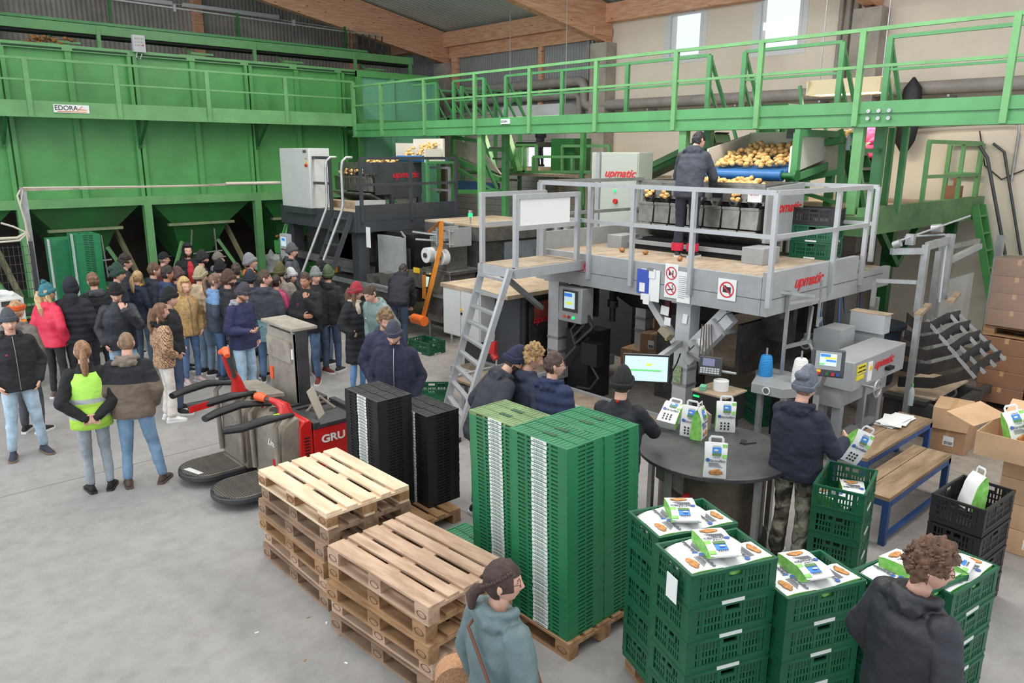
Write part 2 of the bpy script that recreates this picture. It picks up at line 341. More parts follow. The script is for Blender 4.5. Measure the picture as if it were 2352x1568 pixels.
for i in range(len(bays)-1):
    xm=(bays[i]+bays[i+1])/2; B().bx(xm-.06,xm+.06,FY-.02,FY+.08,2.6,5.72).o('rib',g_silo,t)
sl=M('silo_vent_slot',(28,60,34),.7)
for i in range(9): 
    x0=2.2+i*1.3; B().bx(x0,x0+1.1,FY-.065,FY-.055,5.72,5.76).o('vent_slot',sl,t)
hopm=M('hopper_green',(44,116,56),.5,0,.2,1.4,dirt=(52,92,52)); dust=M('dusty_green_ledge',(138,150,112),.8,0,.2,3)
for i in range(len(bays)-1):
    x0,x1=bays[i]+.12,bays[i+1]-.12; w_=x1-x0; c=(x0+x1)/2
    h=.47*w_/2; y0=FY+.05
    rings=[(x0,x1,y0,FY+3.8,2.45),(c-h*1.2,c+h*1.2,y0-.0+.3,FY+2.6,1.9),(c-.34,c+.34,y0+.9,FY+1.7,.95)]
    b=B()
    for a,d in zip(rings,rings[1:]):
        A=[(a[0],a[2],a[4]),(a[1],a[2],a[4]),(a[1],a[3],a[4]),(a[0],a[3],a[4])]; D=[(d[0],d[2],d[4]),(d[1],d[2],d[4]),(d[1],d[3],d[4]),(d[0],d[3],d[4])]
        b.add(A+D,[(k,(k+1)%4,(k+1)%4+4,k+4) for k in range(4)])
    b.o('hopper',hopm,t,smooth=False)
    a=rings[1]; B().bx(a[0]-.12,a[1]+.12,a[2]-.12,a[2]+.02,a[4]-.03,a[4]+.03).o('hopper_ledge',dust,t)
    for sx in (-1,1):
        B().bar((c+sx*.28,y0+.2,1.75),(c+sx*.36,y0+.35,.75),.06,.02).o('slide_bracket',galv,t)
        B().bar((c+sx*.45,y0+.45,1.45),(c+sx*(w_/2-.12),y0+.0,.12),.07).o('brace',g_rail,t)
    B().bar((c-.4,y0+.22,1.15),(c+.45,y0+.22,1.18),.03).o('slide_bar',galv,t)
    B().bar((x1-.45,FY+1.2,2.2),(x1-.02,FY+.2,.3),.09).o('strut',M('dusty_strut',(146,140,110),.8,0,.2,4),t)
# conveyor trough below, potatoes on it
t=thing('trough_conveyor','low green trough conveyor with potatoes running under the silo funnels','conveyor',(7,18.9,0))
B().bx(1,11.5,19.75,19.8,.25,.62).bx(1,11.5,18.95,19.0,.25,.55).bx(1,11.5,19,19.8,.3,.36).o('trough',g_dark,t)
B().bar((1,18.92,.42),(11.5,18.92,.42),.05).bar((1,18.9,.16),(11.5,18.9,.16),.05).o('side_rail',g_rail,t)
for x in (1.5,3.6,6.2,8.9,11): B().bx(x,x+.06,18.95,19.8,0,.3).o('leg',g_dark,t)
potm=M('potato_skin',(232,192,124),.55,0,.35,9,.15,80,dirt=(196,146,84))
potd=M('brown_potato_skin',(170,116,62),.6,0,.35,9,dirt=(120,80,44))
b=B()
for k in range(300): b.ell((R.uniform(1.3,11.3),R.uniform(19.05,19.7),.39+R.uniform(0,.13)),(.045,.033,.03),6,5,rot=Matrix.Rotation(R.uniform(0,3),3,'Z'))
b.o('potatoes',potd,label='brown potatoes strewn along the trough conveyor under the silo',cat='potatoes',kind='stuff')
# silo walkway with railing
t=thing('silo_walkway','green walkway with toe board and railing along the face of the silo','walkway',(6,18.8,4.3))
B().bx(.9,11.2,18.44,19.12,4.33,4.38).o('deck',g_dark,t)
B().bx(.9,11.2,18.38,18.42,4.3,4.62).bx(.9,11.2,18.36,18.44,4.3,4.36).o('toe_board',g_rail,t)
px=[55,262,470,650,807]
for q in px:
    x=at(q,150,y=18.4).x; B().bx(x-.045,x+.045,18.34,18.42,4.3,5.42).o('post',g_rail,t)
B().bar((.9,18.37,5.42),(11.18,18.37,5.42),.05).o('handrail',g_rail,t); B().bar((.9,18.37,5.02),(11.18,18.37,5.0),.035).o('mid_rail',g_rail,t)
for q in (5,320,590,): x=at(q,300,y=19.1).x; B().bar((x,18.5,4.3),(x,19.15,3.75),.05).bx(x-.03,x+.03,19.1,19.15,3.7,4.35).o('bracket',g_dark,t)
def sign(name,label,p0,xd,w_,h_,parent=None,cat='sign'):
    pass
t=thing('nameplate','white maker\'s plate with dark lettering on the green silo toe board','sign',at(163,249,y=18.37))
c=at(164,250,y=18.37); B().bx(c.x-.33,c.x+.33,18.355,18.375,c.z-.08,c.z+.08).o('plate',white,t)
blk=M('black_print',(40,44,50),.6); org=M('orange_print',(226,120,50),.6)
text('EDORA',.13,blk,(c.x-.1,18.35,c.z+.01),(1,0,0),(0,0,1),t); B().bar((c.x+.1,18.35,c.z-.03),(c.x+.2,18.35,c.z+.06),.03,.003).bx(c.x+.14,c.x+.28,18.349,18.352,c.z-.02,c.z-.005).bx(c.x-.27,c.x+.28,18.349,18.352,c.z-.062,c.z-.05).o('stripe',org,t)
# conveyor on top of the silo
t=thing('overhead_conveyor','long green belt conveyor running above the top of the silo','conveyor',(9,20.3,6))
A=Vector((2.2,20.3,6.3)); D=Vector((14.3,20.3,6.3))
B().bar(A+Vector((0,-.25,0)),D+Vector((0,-.25,0)),.06,.2).bar(A+Vector((0,.25,0)),D+Vector((0,.25,0)),.06,.2).o('side_frame',g_rail,t)
B().bar(A+Vector((0,0,.16)),D+Vector((-1.5,0,.16)),.3,.06).o('top_rail',g_beam,t)
B().bar(A+Vector((0,0,-.13)),D+Vector((0,0,-.13)),.42,.05).o('belt',rubber,t)
for x in (5.6,9.3,12.3,14.2): B().bx(x-.04,x+.04,20.0,20.08,5.8,6.35).o('support',g_rail,t)
B().bx(3.3,3.7,20.05,20.35,6.35,6.6).o('gear_box',g_dark,t); B().cyl((3.45,20.0,6.55),(3.45,20.0,6.85),.1).bx(3.35,3.62,19.85,20.1,6.5,6.62).o('drive_motor',steel,t)
t=thing('cable_rail','thin galvanised rail with cables carried on posts above the top conveyor','rail',(9,20.7,6.4))
B().bar((3,20.7,7.15),(13.6,20.7,7.0),.035).bar((3,20.72,7.28),(13.6,20.72,7.06),.012).o('rail',galv,t)
for x in (6.1,9.2,12.4): B().bx(x-.03,x+.03,20.67,20.73,6.3,7.15).o('post',g_dark,t)
for x in (7.6,10.8): B().bx(x-.03,x+.03,20.66,20.74,7.0,7.16).o('clamp',galv,t)
for k,q in enumerate((140,450,660,850)):
    c=at(q,100+q*.06,y=20.0); 
    b=B(); b.bar((c.x-.2,19.8,5.95),(c.x+.35,19.8,5.95),.05).bar((c.x-.1,19.8,5.85),(c.x-.1,20.4,6.15),.05).bx(c.x-.5,c.x+.1,19.7,19.76,5.85,5.9)
    b.o('sensor_bracket',g_rail,label=('leftmost','second','third','rightmost')[k]+' small green bracket between the silo top and the conveyor above',cat='bracket')
b=B()
for k in range(60): b.ell((4.55+R.uniform(-.4,.55),19.7+R.uniform(0,.6),5.82+R.uniform(0,.22)),(.05,.04,.035),6,5)
b.o('potatoes',potd,label='heap of brown potatoes showing over the top left of the silo',cat='potatoes',kind='stuff')
t=thing('control_box','small grey switch box with buttons on the silo top rail','control box',at(317,118,y=19.1))
c=at(317,100,y=19.1); B().bx(c.x-.13,c.x+.13,19.02,19.12,c.z-.19,c.z+.17).o('housing',lgrey,t)
for i in range(3):
    for j in range(3): B().cyl((c.x-.07+.07*i,19.02,c.z+.1-.07*j),(c.x-.07+.07*i,19.0,c.z+.1-.07*j),.018,n=10).o('button',redp if (i,j)==(2,2) else steel,t)
B().tube([(c.x-.05,19.07,c.z-.19),(c.x-.08,19.05,c.z-.3),(c.x,19.05,c.z-.33),(c.x+.05,19.07,c.z-.22)],.012,6).o('cable',lgrey,t)
t=thing('cable_bundle','black hoses hanging in loops beneath the far end of the top conveyor','hoses',(13.2,20.6,6.6))
for k in range(7): x=12.3+k*.22; B().tube([(x,20.62,7.0),(x-.04,20.6,6.6),(x+.05,20.6,6.45),(x+.12,20.6,6.7)],.02,6).o('hose',blackp,t)
# green unit behind the bridge corner, teal shift of the light in its colour
t=thing('bin_unit','tall pale teal bin standing behind the corner of the two walkways','bin',(12.6,18.9,0))
B().bx(11.55,14.1,18.75,18.8,1.6,5.72).o('face_panel',g_teal,t)
for x in (11.5,12.55,14.05): B().bx(x,x+.14,18.68,18.76,.0,5.75).o('upright',g_teal if x>12 else g_silo,t)
B().bx(11.5,14.2,18.66,18.76,5.6,5.75).bx(11.5,14.2,18.66,18.76,4.35,4.5).o('crossbeam',g_silo,t)
# ---------------- bridge ----------------
BX=11.2
t=thing('walkway_bridge','green steel footbridge with railings crossing the hall above the machines','bridge',(BX+.4,9,4))
B().bx(BX,BX+.8,1.2,19.1,4.24,4.28).o('deck',g_dark,t)
B().bx(BX-.03,BX+.03,1.2,18.45,4.04,4.2).bx(BX-.05,BX+.03,1.2,18.45,4.2,4.36).bx(BX-.06,BX+.06,1.2,18.45,4.02,4.06).o('front_girder',g_beam,t)
B().bx(BX+.77,BX+.83,1.2,18.45,4.04,4.34).o('rear_girder',g_beam,t)
ys=[at(a,bb,x=BX).y for a,bb in [(878,185),(978,178),(1095,165),(1222,150),(1376,137),(1560,117),(1756,97),(1990,70),(2345,28)]]
for y in [18.3]+ys: B().bx(BX-.09,BX-.03,y-.04,y+.04,4.03,5.3).o('post',g_rail,t)
B().bar((BX-.06,1.2,5.3),(BX-.06,18.35,5.3),.05).o('handrail',g_rail,t); B().bar((BX-.05,1.2,4.82),(BX-.05,18.35,4.82),.04).o('mid_rail',g_rail,t)
by=[15.88,15.2,14.07,13.32,11.58,9.86,8.04,7.36,5.7,5.0]
for y in by: B().bx(BX+.8,BX+.86,y-.04,y+.04,4.2,5.3).o('post',g_beam,t)
for a,c in ((16.9,15.88),(15.2,14.07),(13.32,8.04),(7.36,5.7),(5.0,1.2)):
    B().bar((BX+.83,a,5.3),(BX+.83,c,5.3),.05).o('handrail',g_beam,t); B().bar((BX+.83,a,4.85),(BX+.83,c,4.85),.035).o('mid_rail',g_beam,t)
for y in (15.88,15.2,14.07,13.32,8.04,7.36,5.7,5.0):
    B().bar((BX+.85,y,5.25),(BX+1.55,y,4.25),.05).bar((BX+.85,y,4.8),(BX+1.25,y,4.25),.04).o('stay',g_beam,t)
for y in (13.25,7.92,4.95): B().bx(BX-.02,BX+.1,y-.07,y+.07,2.8 if y<9 else 0,4.04).o('column',g_rail,t); B().bx(BX+.7,BX+.82,y-.07,y+.07,2.8 if y<9 else 0,4.04).o('column',g_beam,t)
for y in (13.25,7.92,4.95):
    B().bar((BX+.05,y,3.7),(BX+.76,y,3.7),.06).bar((BX+.05,y,3.6),(BX+.5,y,2.85),.06).o('cross_brace',g_beam,t)
y=4.7
for i in range(2):
    for j in range(3): B().cyl((BX-.05,4.95-.13-.14*j,4.13+.1*i),(BX-.075,4.95-.13-.14*j,4.13+.1*i),.028,n=12).o('bolt',galv,t)
t=thing('nameplate','small white maker\'s plate on the beam of the green footbridge','sign',at(1160,279,x=BX-.06))
c=at(1161,279,x=BX-.06); B().bx(BX-.07,BX-.055,c.y-.14,c.y+.14,c.z-.05,c.z+.05).o('plate',white,t); text('EDORA',.06,blk,(BX-.073,c.y+.03,c.z),(0,-1,0),(0,0,1),t)
# corner stairs frame behind the bridge (far)
t=thing('stair_frame','green stair frame with crossed braces behind the footbridge near the silo end','stair frame',(13.2,16.2,2.8))
for (x,y) in ((12.6,16.6),(12.6,15.6),(14.6,16.6),(14.6,15.6)): B().bx(x-.04,x+.04,y-.04,y+.04,2.6,5.25).o('post',g_beam,t)
B().bar((12.6,16.6,5.2),(14.6,16.6,5.2),.05).bar((12.6,15.6,5.2),(14.6,15.6,5.2),.05).bar((12.6,16.6,4.5),(14.6,16.6,4.5),.05).bar((12.6,15.6,4.3),(14.6,15.6,4.3),.05).o('rail',g_beam,t)
B().bar((12.6,15.6,5.2),(13.7,15.6,4.2),.05).bar((14.6,15.6,5.2),(13.4,15.6,4.2),.05).bar((12.6,16.6,4.3),(14,16.6,5.2),.05).o('diagonal',g_beam,t)
# ---------------- grey platform with the multihead weigher ----------------
def spx(px0,py0,px1,py1,x): a=at(px0,py0,x=x); c=at(px1,py1,x=x); return min(a.y,c.y),max(a.y,c.y),min(a.z,c.z),max(a.z,c.z)
PX=8.2; PY0=4.5; PY1=8.35; PXE=10.9; PZ=2.2
t=thing('weigher_platform','light grey steel platform on square legs with dusty wooden deck and prohibition signs','platform',(9.5,6.4,0))
B().bx(PX+.05,PXE,PY0+.05,PY1,PZ-.04,PZ).o('deck_boards',ply,t)
B().bx(PXE-.0,PXE+.75,PY0+.02,PY0+1.3,PZ-.2,PZ-.16).o('deck_extension',ply,t)
B().bx(PX-.03,PX+.05,PY0+.056,PY1,1.78,PZ+.04).o('front_fascia',greyp,t); B().bx(PX-.03,PXE-.35,PY0-.03,PY0+.05,1.78,PZ+.1).bx(PXE-.35,PXE+.75,PY0-.03,PY0+.05,1.78,PZ-.14).o('side_fascia',greyp,t)
B().bx(PX-.034,PX-.03,PY0,PY1,1.975,1.98).bx(PX-.03,PXE+.5,PY0-.034,PY0-.03,1.975,1.98).o('seam',dsteel,t)
B().bx(PX,PXE,PY1-.05,PY1,1.85,PZ+.28).o('rear_fascia',greyp,t)
b=B()
for y in (5.2,6,6.8,7.6): b.bx(PX+.1,PXE,y-.04,y+.04,1.85,2.15)
b.o('joists',dsteel,t)
for (x,y) in ((8.42,8.1),(8.42,5.72),(10.6,8.1),(10.6,5.72)):
    l=B().bx(x-.11,x+.11,y-.11,y+.11,0.02,1.8).bx(x-.2,x+.2,y-.2,y+.2,0,.02).bx(x-.16,x+.16,y-.16,y+.16,1.74,1.79).o('leg',lgrey,t)
    B().bx(x-.118,x+.118,y-.118,y+.118,.62,.66).o('collar_plate',galv,l); B().bx(x-.118,x+.118,y-.118,y+.118,.84,.88).o('collar_plate',galv,l)
for y,s in ((8.1,-1),(5.72,1),(5.72,-1)):
    B().bar((8.35,y+s*.12,1.2),(8.35,y+s*.62,1.76),.11,.09).o('knee_brace',lgrey,t)
B().bar((8.35,5.62,.98),(8.35,5.02,1.66),.13,.13).bar((8.35,5.42,1.21),(8.35,5.14,1.53),.17,.17).o('lifting_arm',lgrey,t)
for ya_,za_ in ((5.42,1.21),(5.14,1.53)): B().bar((8.35,ya_,za_),(8.35,ya_-.013,za_+.015),.26,.26).o('flange',galv,t)

logo('upmatic',.2,(PX-.036,7.62,2.06),(0,-1,0),(0,0,1),t)
logo('upmatic',.2,(9.15,PY0-.036,2.12),(1,0,0),(0,0,1),t)
# front railing
def railing(label,posts,z0,ztop,zmid,matl,w=.055,name='guard_rail',extra=None):
    """posts: list of xy; rails run from post to post"""
    t=thing(name,label,'railing',(posts[0][0],posts[0][1],z0))
    for x,y in posts: B().bx(x-w/2,x+w/2,y-w/2,y+w/2,z0,ztop).o('post',matl,t)
    b=B(); b2=B()
    for (a,c),(d,e) in zip(posts,posts[1:]): b.bar((a,c,ztop),(d,e,ztop),w); b2.bar((a,c,zmid),(d,e,zmid),w*.9)
    b.o('top_rail',matl,t); b2.o('mid_rail',matl,t)
    return t
fy=[at(q,600,x=PX-.06).y for q in (1244,1352,1450,1587,1752)]
ry=[(9.7,PY0-.06),(10.6,PY0-.06)]
railing('light grey guard rail round the front corner of the grey weigher platform',[(PX-.06,y) for y in fy[:-1]]+[(PX-.06,PY0-.06)]+ry,1.9,3.22,2.72,alu)
railing('short light grey guard rail at the far right end of the grey platform',[(10.85,PY0-.06),(10.85,5.72)],2.2,3.22,2.72,alu)
railing('light grey guard rail along the rear left edge of the grey platform',[(8.3,8.42),(9.5,8.42),(10.8,8.42)],2.2,3.22,2.72,galv)
# landing with gates and ladder
t=thing('ladder_landing','small wooden landing with light steel gate frames at the ladder head of the grey platform','landing',(7.5,7.75,2.1))
B().bx(6.85,PX,7.4,8.1,2.12,2.16).o('deck',ply,t); B().bx(6.83,6.88,7.36,8.14,2.02,2.15).bx(6.83,PX,7.36,7.4,2.02,2.15).bx(6.83,PX,8.1,8.14,2.02,2.15).o('edge_frame',alu,t)
def frame(y,x0,x1,z0,z1,nm='gate_frame',m=alu,w=.06,mid=None):
    b=B(); b.bx(x0,x0+w,y-w/2,y+w/2,z0,z1).bx(x1-w,x1,y-w/2,y+w/2,z0,z1).bx(x0,x1,y-w/2,y+w/2,z1-w,z1)
    if mid: b.bx(x0,x1,y-w/2,y+w/2,mid,mid+w)
    return b.o(nm,m,t)
frame(8.1,6.85,8.1,2.15,3.12,mid=2.65); frame(7.42,6.85,8.1,2.15,3.12,mid=2.65)
B().bx(6.95,7.9,7.41,7.43,2.68,3.06).o('gate_panel',white,t); B().bx(7.6,8.15,8.11,8.13,2.6,3.1).o('gate_panel',white,t)
B().bar((8.25,8.3,1.3),(7.0,7.9,2.05),.08,.06).o('landing_brace',galv,t)
t=thing('access_ladder','leaning light grey aluminium ladder at the left end of the grey platform','ladder',(6.3,7.85,0))
A0,A1=Vector((5.79,7.34,0)),Vector((6.28,8.26,0)); T0,T1=Vector((6.78,7.42,2.14)),Vector((6.86,8.05,2.14))
B().bar(A0,T0,.045,.09).o('rail',alu,t); B().bar(A1,T1,.045,.09).o('rail',alu,t)
for k in range(10):
    f=(k+.35)/10; B().bar(A0.lerp(T0,f),A1.lerp(T1,f),.07,.035).o('rung',alu,t)
B().box(A0+Vector((0,0,.03)),(.09,.06,.06)).o('foot_cap',blackp,t)
# multihead weigher
WX=9.75
t=thing('potato_weigher','stainless multihead weigher full of potatoes standing on the grey platform','weighing machine',(10.2,6.4,2.2))
y0,y1,z0,z1=spx(1477,465,1757,420,WX)
ya,yb=spx(1477,450,1757,450,WX)[:2]
tr=B(); tr.bx(WX,WX+.03,ya,yb,3.02,3.22).bx(WX,WX+.9,ya,ya+.03,2.95,3.25).bx(WX,WX+.9,yb-.03,yb,2.95,3.25).bx(WX+.87,WX+.9,ya,yb,2.95,3.25).bx(WX,WX+.9,ya,yb,2.98,3.02).bx(WX-.02,WX+.04,ya,yb,3.21,3.25)
tr.o('trough',steel,t)
nb=7; bw=(yb-ya)/nb
for k in range(nb):
    yy=ya+bw*(k+.5)
    b=B(); b.add([(WX-.06,yy-.1,3.03),(WX-.06,yy+.1,3.03),(WX-.06,yy+.03,2.9),(WX-.06,yy-.03,2.9),(WX+.05,yy-.1,3.03),(WX+.05,yy+.1,3.03),(WX+.05,yy+.03,2.9),(WX+.05,yy-.03,2.9)],[(0,3,7,4),(1,5,6,2),(2,6,7,3),(4,5,6,7)])
    b.o('spout',steel,t); B().bx(WX-.005,WX-.001,yy-.085,yy+.085,3.03,3.13).o('outlet',blackp,t)
    hp=B(); h=bw*.46
    hp.add([(WX-.1,yy-h,2.9),(WX-.1,yy+h,2.9),(WX+.22,yy+h,2.9),(WX+.22,yy-h,2.9),(WX-.12,yy-h*.96,2.62),(WX-.12,yy+h*.96,2.62),(WX+.2,yy+h*.96,2.62),(WX+.2,yy-h*.96,2.62)],[(0,1,2,3),(7,6,5,4),(0,4,5,1),(1,5,6,2),(2,6,7,3),(3,7,4,0)])
    hp.bx(WX-.12,WX-.1,yy-h,yy+h,2.88,2.92); q=hp.o('bucket',steel,t,bev=.004); 
    fl=B().bar((WX-.16,yy,2.56),(WX+.16,yy,2.4),bw*.86,.03).bar((WX-.16,yy,2.58),(WX-.12,yy,2.57),bw*.9,.05); fl.o('discharge_flap',steel,t)
    if k in (1,4,5,6):
        for j in range(6): B().ell((WX-.02+R.uniform(-.04,.02),yy+R.uniform(-.06,.06),2.98+R.uniform(0,.12)),(.032,.042,.028),8,6).o('potato_in_outlet',potm,t)
B().bx(WX+.2,WX+.85,ya,yb,2.5,2.95).o('inner_casing',dsteel,t)
B().add([(WX-.05,ya-.04,3.2),(WX+.95,ya-.04,3.25),(WX+.95,ya-.04,2.45),(WX-.05,ya-.04,2.45),(WX-.05,ya-.08,3.2),(WX+.95,ya-.08,3.25),(WX+.95,ya-.08,2.45),(WX-.05,ya-.08,2.45)],[(0,1,2,3),(7,6,5,4),(0,4,5,1),(1,5,6,2),(2,6,7,3),(3,7,4,0)]).o('side_panel',greyp,t)
logo('upmatic',.2,(WX+.5,ya-.085,2.92),(1,0,0),(0,0,1),t)
st=B().bx(WX-.07,WX-.03,ya+.02,ya+.22,3.0,3.14).o('type_plate',white,t); text('upmatic',.045,redtxt,(WX-.075,ya+.12,3.11),(0,-1,0),(0,0,1),t)
b=B(); b.bx(WX-.25,WX-.2,ya,yb+.1,2.28,2.34).bx(WX+.4,WX+.45,ya,yb+.1,2.28,2.34).bx(WX-.25,WX+.45,yb,yb+.05,2.28,2.34).o('base_frame',greyp,t)
B().bx(WX-.2,WX+.4,ya,yb,2.2,2.3).bx(WX-.1,WX+.5,ya+.1,yb-.1,2.3,2.38).o('collecting_belt',rubber,t)
b=B()
for y in (ya+.1,(ya+yb)/2,yb-.1): b.bx(WX+.55,WX+.65,y-.04,y+.04,2.2,2.6)
b.o('stand_legs',greyp,t)
B().bx(WX-.42,WX+.02,ya-.28,ya+.04,2.2,2.42).o('end_box',greyp,t,bev=.006); B().bx(WX-.42,WX+.02,yb+.06,yb+.34,2.2,2.4).o('end_box',greyp,t,bev=.006)
# delivery conveyor above with potatoes
t=thing('feed_hopper','white-lined feed hopper with blue belt roller pouring potatoes into the weigher','hopper',(11,6.2,2.8))
ha,hb=at(1808,350,x=11.0).y,at(1640,350,x=11.0).y
B().add([(10.9,ha-.05,3.4),(10.9,hb,3.4),(12.1,hb,3.62),(12.1,ha-.05,3.62),(10.9,ha-.05,3.36),(10.9,hb,3.36),(12.1,hb,3.58),(12.1,ha-.05,3.58)],[(0,1,2,3),(7,6,5,4),(0,4,5,1),(1,5,6,2),(2,6,7,3),(3,7,4,0)]).o('belt',M('blue_belt',(52,112,170),.5),t)
B().add([(12.0,ha-.1,3.55),(12.0,hb+.1,3.55),(12.2,hb+.1,3.98),(12.2,ha-.1,3.98)],[(0,1,2,3)]).bx(12.2,12.22,ha-.1,hb+.1,3.9,4.0).o('back_board',M('cream_liner',(220,214,200),.5),t)
B().prism([(10.95,3.35),(12.2,3.6),(12.2,4.0),(11.5,3.98),(10.95,3.75)],'y',ha-.1,ha-.07).o('side_board',MC['cream_liner'],t); B().prism([(10.95,3.35),(12.2,3.6),(12.2,3.98),(10.95,3.72)],'y',hb+.07,hb+.1).o('side_board',MC['cream_liner'],t)
rl=B().cyl((10.88,ha-.02,3.33),(10.88,hb,3.33),.085,n=24).o('roller',M('blue_roller',(48,110,172),.35,0,.1,6),t); B().cyl((10.88,ha-.22,3.33),(10.88,ha-.02,3.33),.05).cyl((10.88,ha-.26,3.33),(10.88,ha-.22,3.33),.09).o('bearing',g_dark,rl)
B().bx(10.95,11.05,ha-.2,ha-.1,2.8,3.95).bx(10.95,12.2,ha-.2,ha-.12,3.9,4.0).bx(12.1,12.2,ha-.2,ha-.1,2.8,4.0).bar((11,ha-.15,3.3),(12.2,ha-.15,3.5),.05,.1).o('frame',g_beam,t)
pot=[]
def heap(n,f,label,group,s=(.05,.037,.034),m=None,name='potato',parts=True):
    base=None
    for k in range(n):
        p=f(k); 
        if base is None:
            base=B().ell((0,0,0),s,14,10,jit=.22).o(name,m or potm,org=(0,0,0)); tag(base,label,'potato',group); o=base
        else:
            o=base.copy(); C.objects.link(o)
        sc=R.uniform(.85,1.18); o.scale=(sc,sc*R.uniform(.9,1.1),sc); o.location=p; o.rotation_euler=(R.uniform(-.5,.5),R.uniform(-.5,.5),R.uniform(0,3.1))
def f1(k): u=R.random(); y=R.uniform(ha+.0,hb-.03); return (10.95+1.05*u,y,3.47+.22*u+R.uniform(0,.05+.13*u))
heap(120,f1,'golden potato in the heap lying on the belt above the blue roller','potatoes in the feed hopper')
def f2(k): y=R.uniform(ha+.08,hb-.08); u=R.random(); return (10.1+.5*u,y,3.14+R.uniform(0,.12)+.05*u)
heap(72,f2,'golden potato in the weigher trough below the blue roller','potatoes in the weigher trough')
for x,y,wh in ((9.0,7.35,'leftmost'),(9.05,6.95,'middle'),(8.85,6.2,'rightmost')): heap(1,lambda k:(x,y,2.235),wh+' loose potato lying on the boards of the grey platform','loose potatoes on the platform',m=potd)
# signs, papers and clipboard on the front fascia
def paperon(label,px,py,w_,h_,x=PX-.04,colr=None,nm='paper_sheet',cat='paper'):
    c=at(px,py,x=x); t=thing(nm,label,cat,c); B().bx(x-.006,x,c.y-w_/2,c.y+w_/2,c.z-h_/2,c.z+h_/2).o('sheet',colr or paper,t); return t,c
def lines(t,c,x,w_,h_,n,m=None):
    b=B()
    for k in range(n):
        z=c.z+h_/2-h_*(k+.5)/n; b.bx(x-.0085,x-.006,c.y+w_/2-w_*R.uniform(.6,1),c.y+w_/2,z-.002,z+.002)
    b.o('print',m or M('grey_print',(120,120,124),.7),t)
red=M('prohibition_red',(206,48,56),.5)
def ring(t,c,x,r,z=None):
    z=c.z if z is None else z; b=B(); n=28; vs=[]
    for k in range(n):
        a=2*PI*k/n
        for rr in (r,r*.82): vs.append((x,c.y+rr*math.cos(a),z+rr*math.sin(a)))
    for k in range(n): k2=(k+1)%n; 
    b.add(vs,[(2*k,2*((k+1)%n),2*((k+1)%n)+1,2*k+1) for k in range(n)])
    b.bar((x-.001,c.y+r*.65,z+r*.65),(x-.001,c.y-r*.65,z-r*.65),.002,r*.17,up=(0,-1,1)); b.o('prohibition_ring',red,t,smooth=False)
# clipboard with blue folder
t,c=paperon('clipboard with a blue pouch and notes hanging on the grey platform front',1494,655,.3,.42,cat='clipboard',nm='clipboard')
B().bx(PX-.052,PX-.046,c.y+.02,c.y+.22,c.z-.12,c.z+.2).o('pouch',M('blue_pouch',(58,84,180),.4),t)
B().bx(PX-.06,PX-.054,c.y+.08,c.y+.17,c.z-.1,c.z+.02).bx(PX-.06,PX-.054,c.y-.08,c.y+.02,c.z+.1,c.z+.22).bx(PX-.06,PX-.054,c.y+.0,c.y+.1,c.z-.26,c.z-.12).o('note',paper,t); B().bx(PX-.07,PX-.046,c.y-.05,c.y+.05,c.z+.2,c.z+.23).o('clip',steel,t)
t,c=paperon('white sign with two red prohibition circles, no food and no smoking, on the platform front',1542,645,.2,.44,cat='sign',nm='prohibition_sign')
ring(t,c,PX-.05,.085,c.z+.1); ring(t,c,PX-.05,.085,c.z-.1)
b=B(); x=PX-.048; b.bx(x,x+.002,c.y+.01,c.y+.04,c.z+.07,c.z+.12).bx(x,x+.002,c.y-.03,c.y-.015,c.z+.05,c.z+.14); b.bar((x,c.y+.05,c.z-.12),(x,c.y-.04,c.z-.1),.012); b.tube([(x,c.y-.04,c.z-.09),(x,c.y-.02,c.z-.06),(x,c.y-.045,c.z-.03)],.005,5).o('pictogram',blk,t)
t,c=paperon('printed notice sheet pinned right beside the prohibition sign on the platform front',1571,660,.2,.4); lines(t,c,PX-.04,.16,.3,12)
t,c=paperon('white sign with a crossed-out camera near the front corner of the grey platform',1670,665,.25,.26,cat='sign',nm='no_camera_sign'); ring(t,c,PX-.05,.1)
x=PX-.048; B().bx(x,x+.002,c.y-.055,c.y+.055,c.z-.035,c.z+.035).bx(x,x+.002,c.y+.01,c.y+.04,c.z+.03,c.z+.05).o('camera_pictogram',blk,t)
ringc=B(); 
def note(label,px,py,w_,h_,x,rz=0): 
    c=at(px,py,x=x); b=B(); b.box((c.x,c.y,c.z),(.004,w_,h_),rot=Euler((rz,0,0))); b.o('paper_sheet',paper,label=label,cat='paper')
note('small white note stuck on the brace left of the grey column, the upper one',1527,713,.13,.12,8.28,.1)
note('small white note stuck below another on the brace of the grey column',1533,738,.1,.11,8.28,.05)
note('crumpled white note on the grey platform column just under the signs',1573,732,.07,.13,8.29,.1)
note('small printed slip on the column of the grey platform beside the lifting arm',1609,785,.07,.09,8.2,-.2)
note('green picture card on the lower grey column above the sorting table',1574,875,.01,.01,8.29)
B().box((8.28,5.74,.78),(.01,.12,.24)).o('picture_card',M('green_card',(96,140,84),.6,0,.5,30,dirt=(190,190,160)),label='green patterned card on the lower part of the grey column by the keyboard',cat='card')
# crates on the platform

b=B()
for k in range(170): b.ell(Vector(f1(k))-Vector((0,0,.02)),(.05,.037,.034),8,6,rot=Matrix.Rotation(R.uniform(0,3),3,'Z'),jit=.2)
for k in range(80): b.ell(Vector(f2(k))-Vector((0,0,.02)),(.05,.037,.034),8,6,rot=Matrix.Rotation(R.uniform(0,3),3,'Z'),jit=.2)
b.o('potatoes',potm,label='underlying golden potatoes filling the feed hopper and trough on the grey platform',cat='potatoes',kind='stuff')
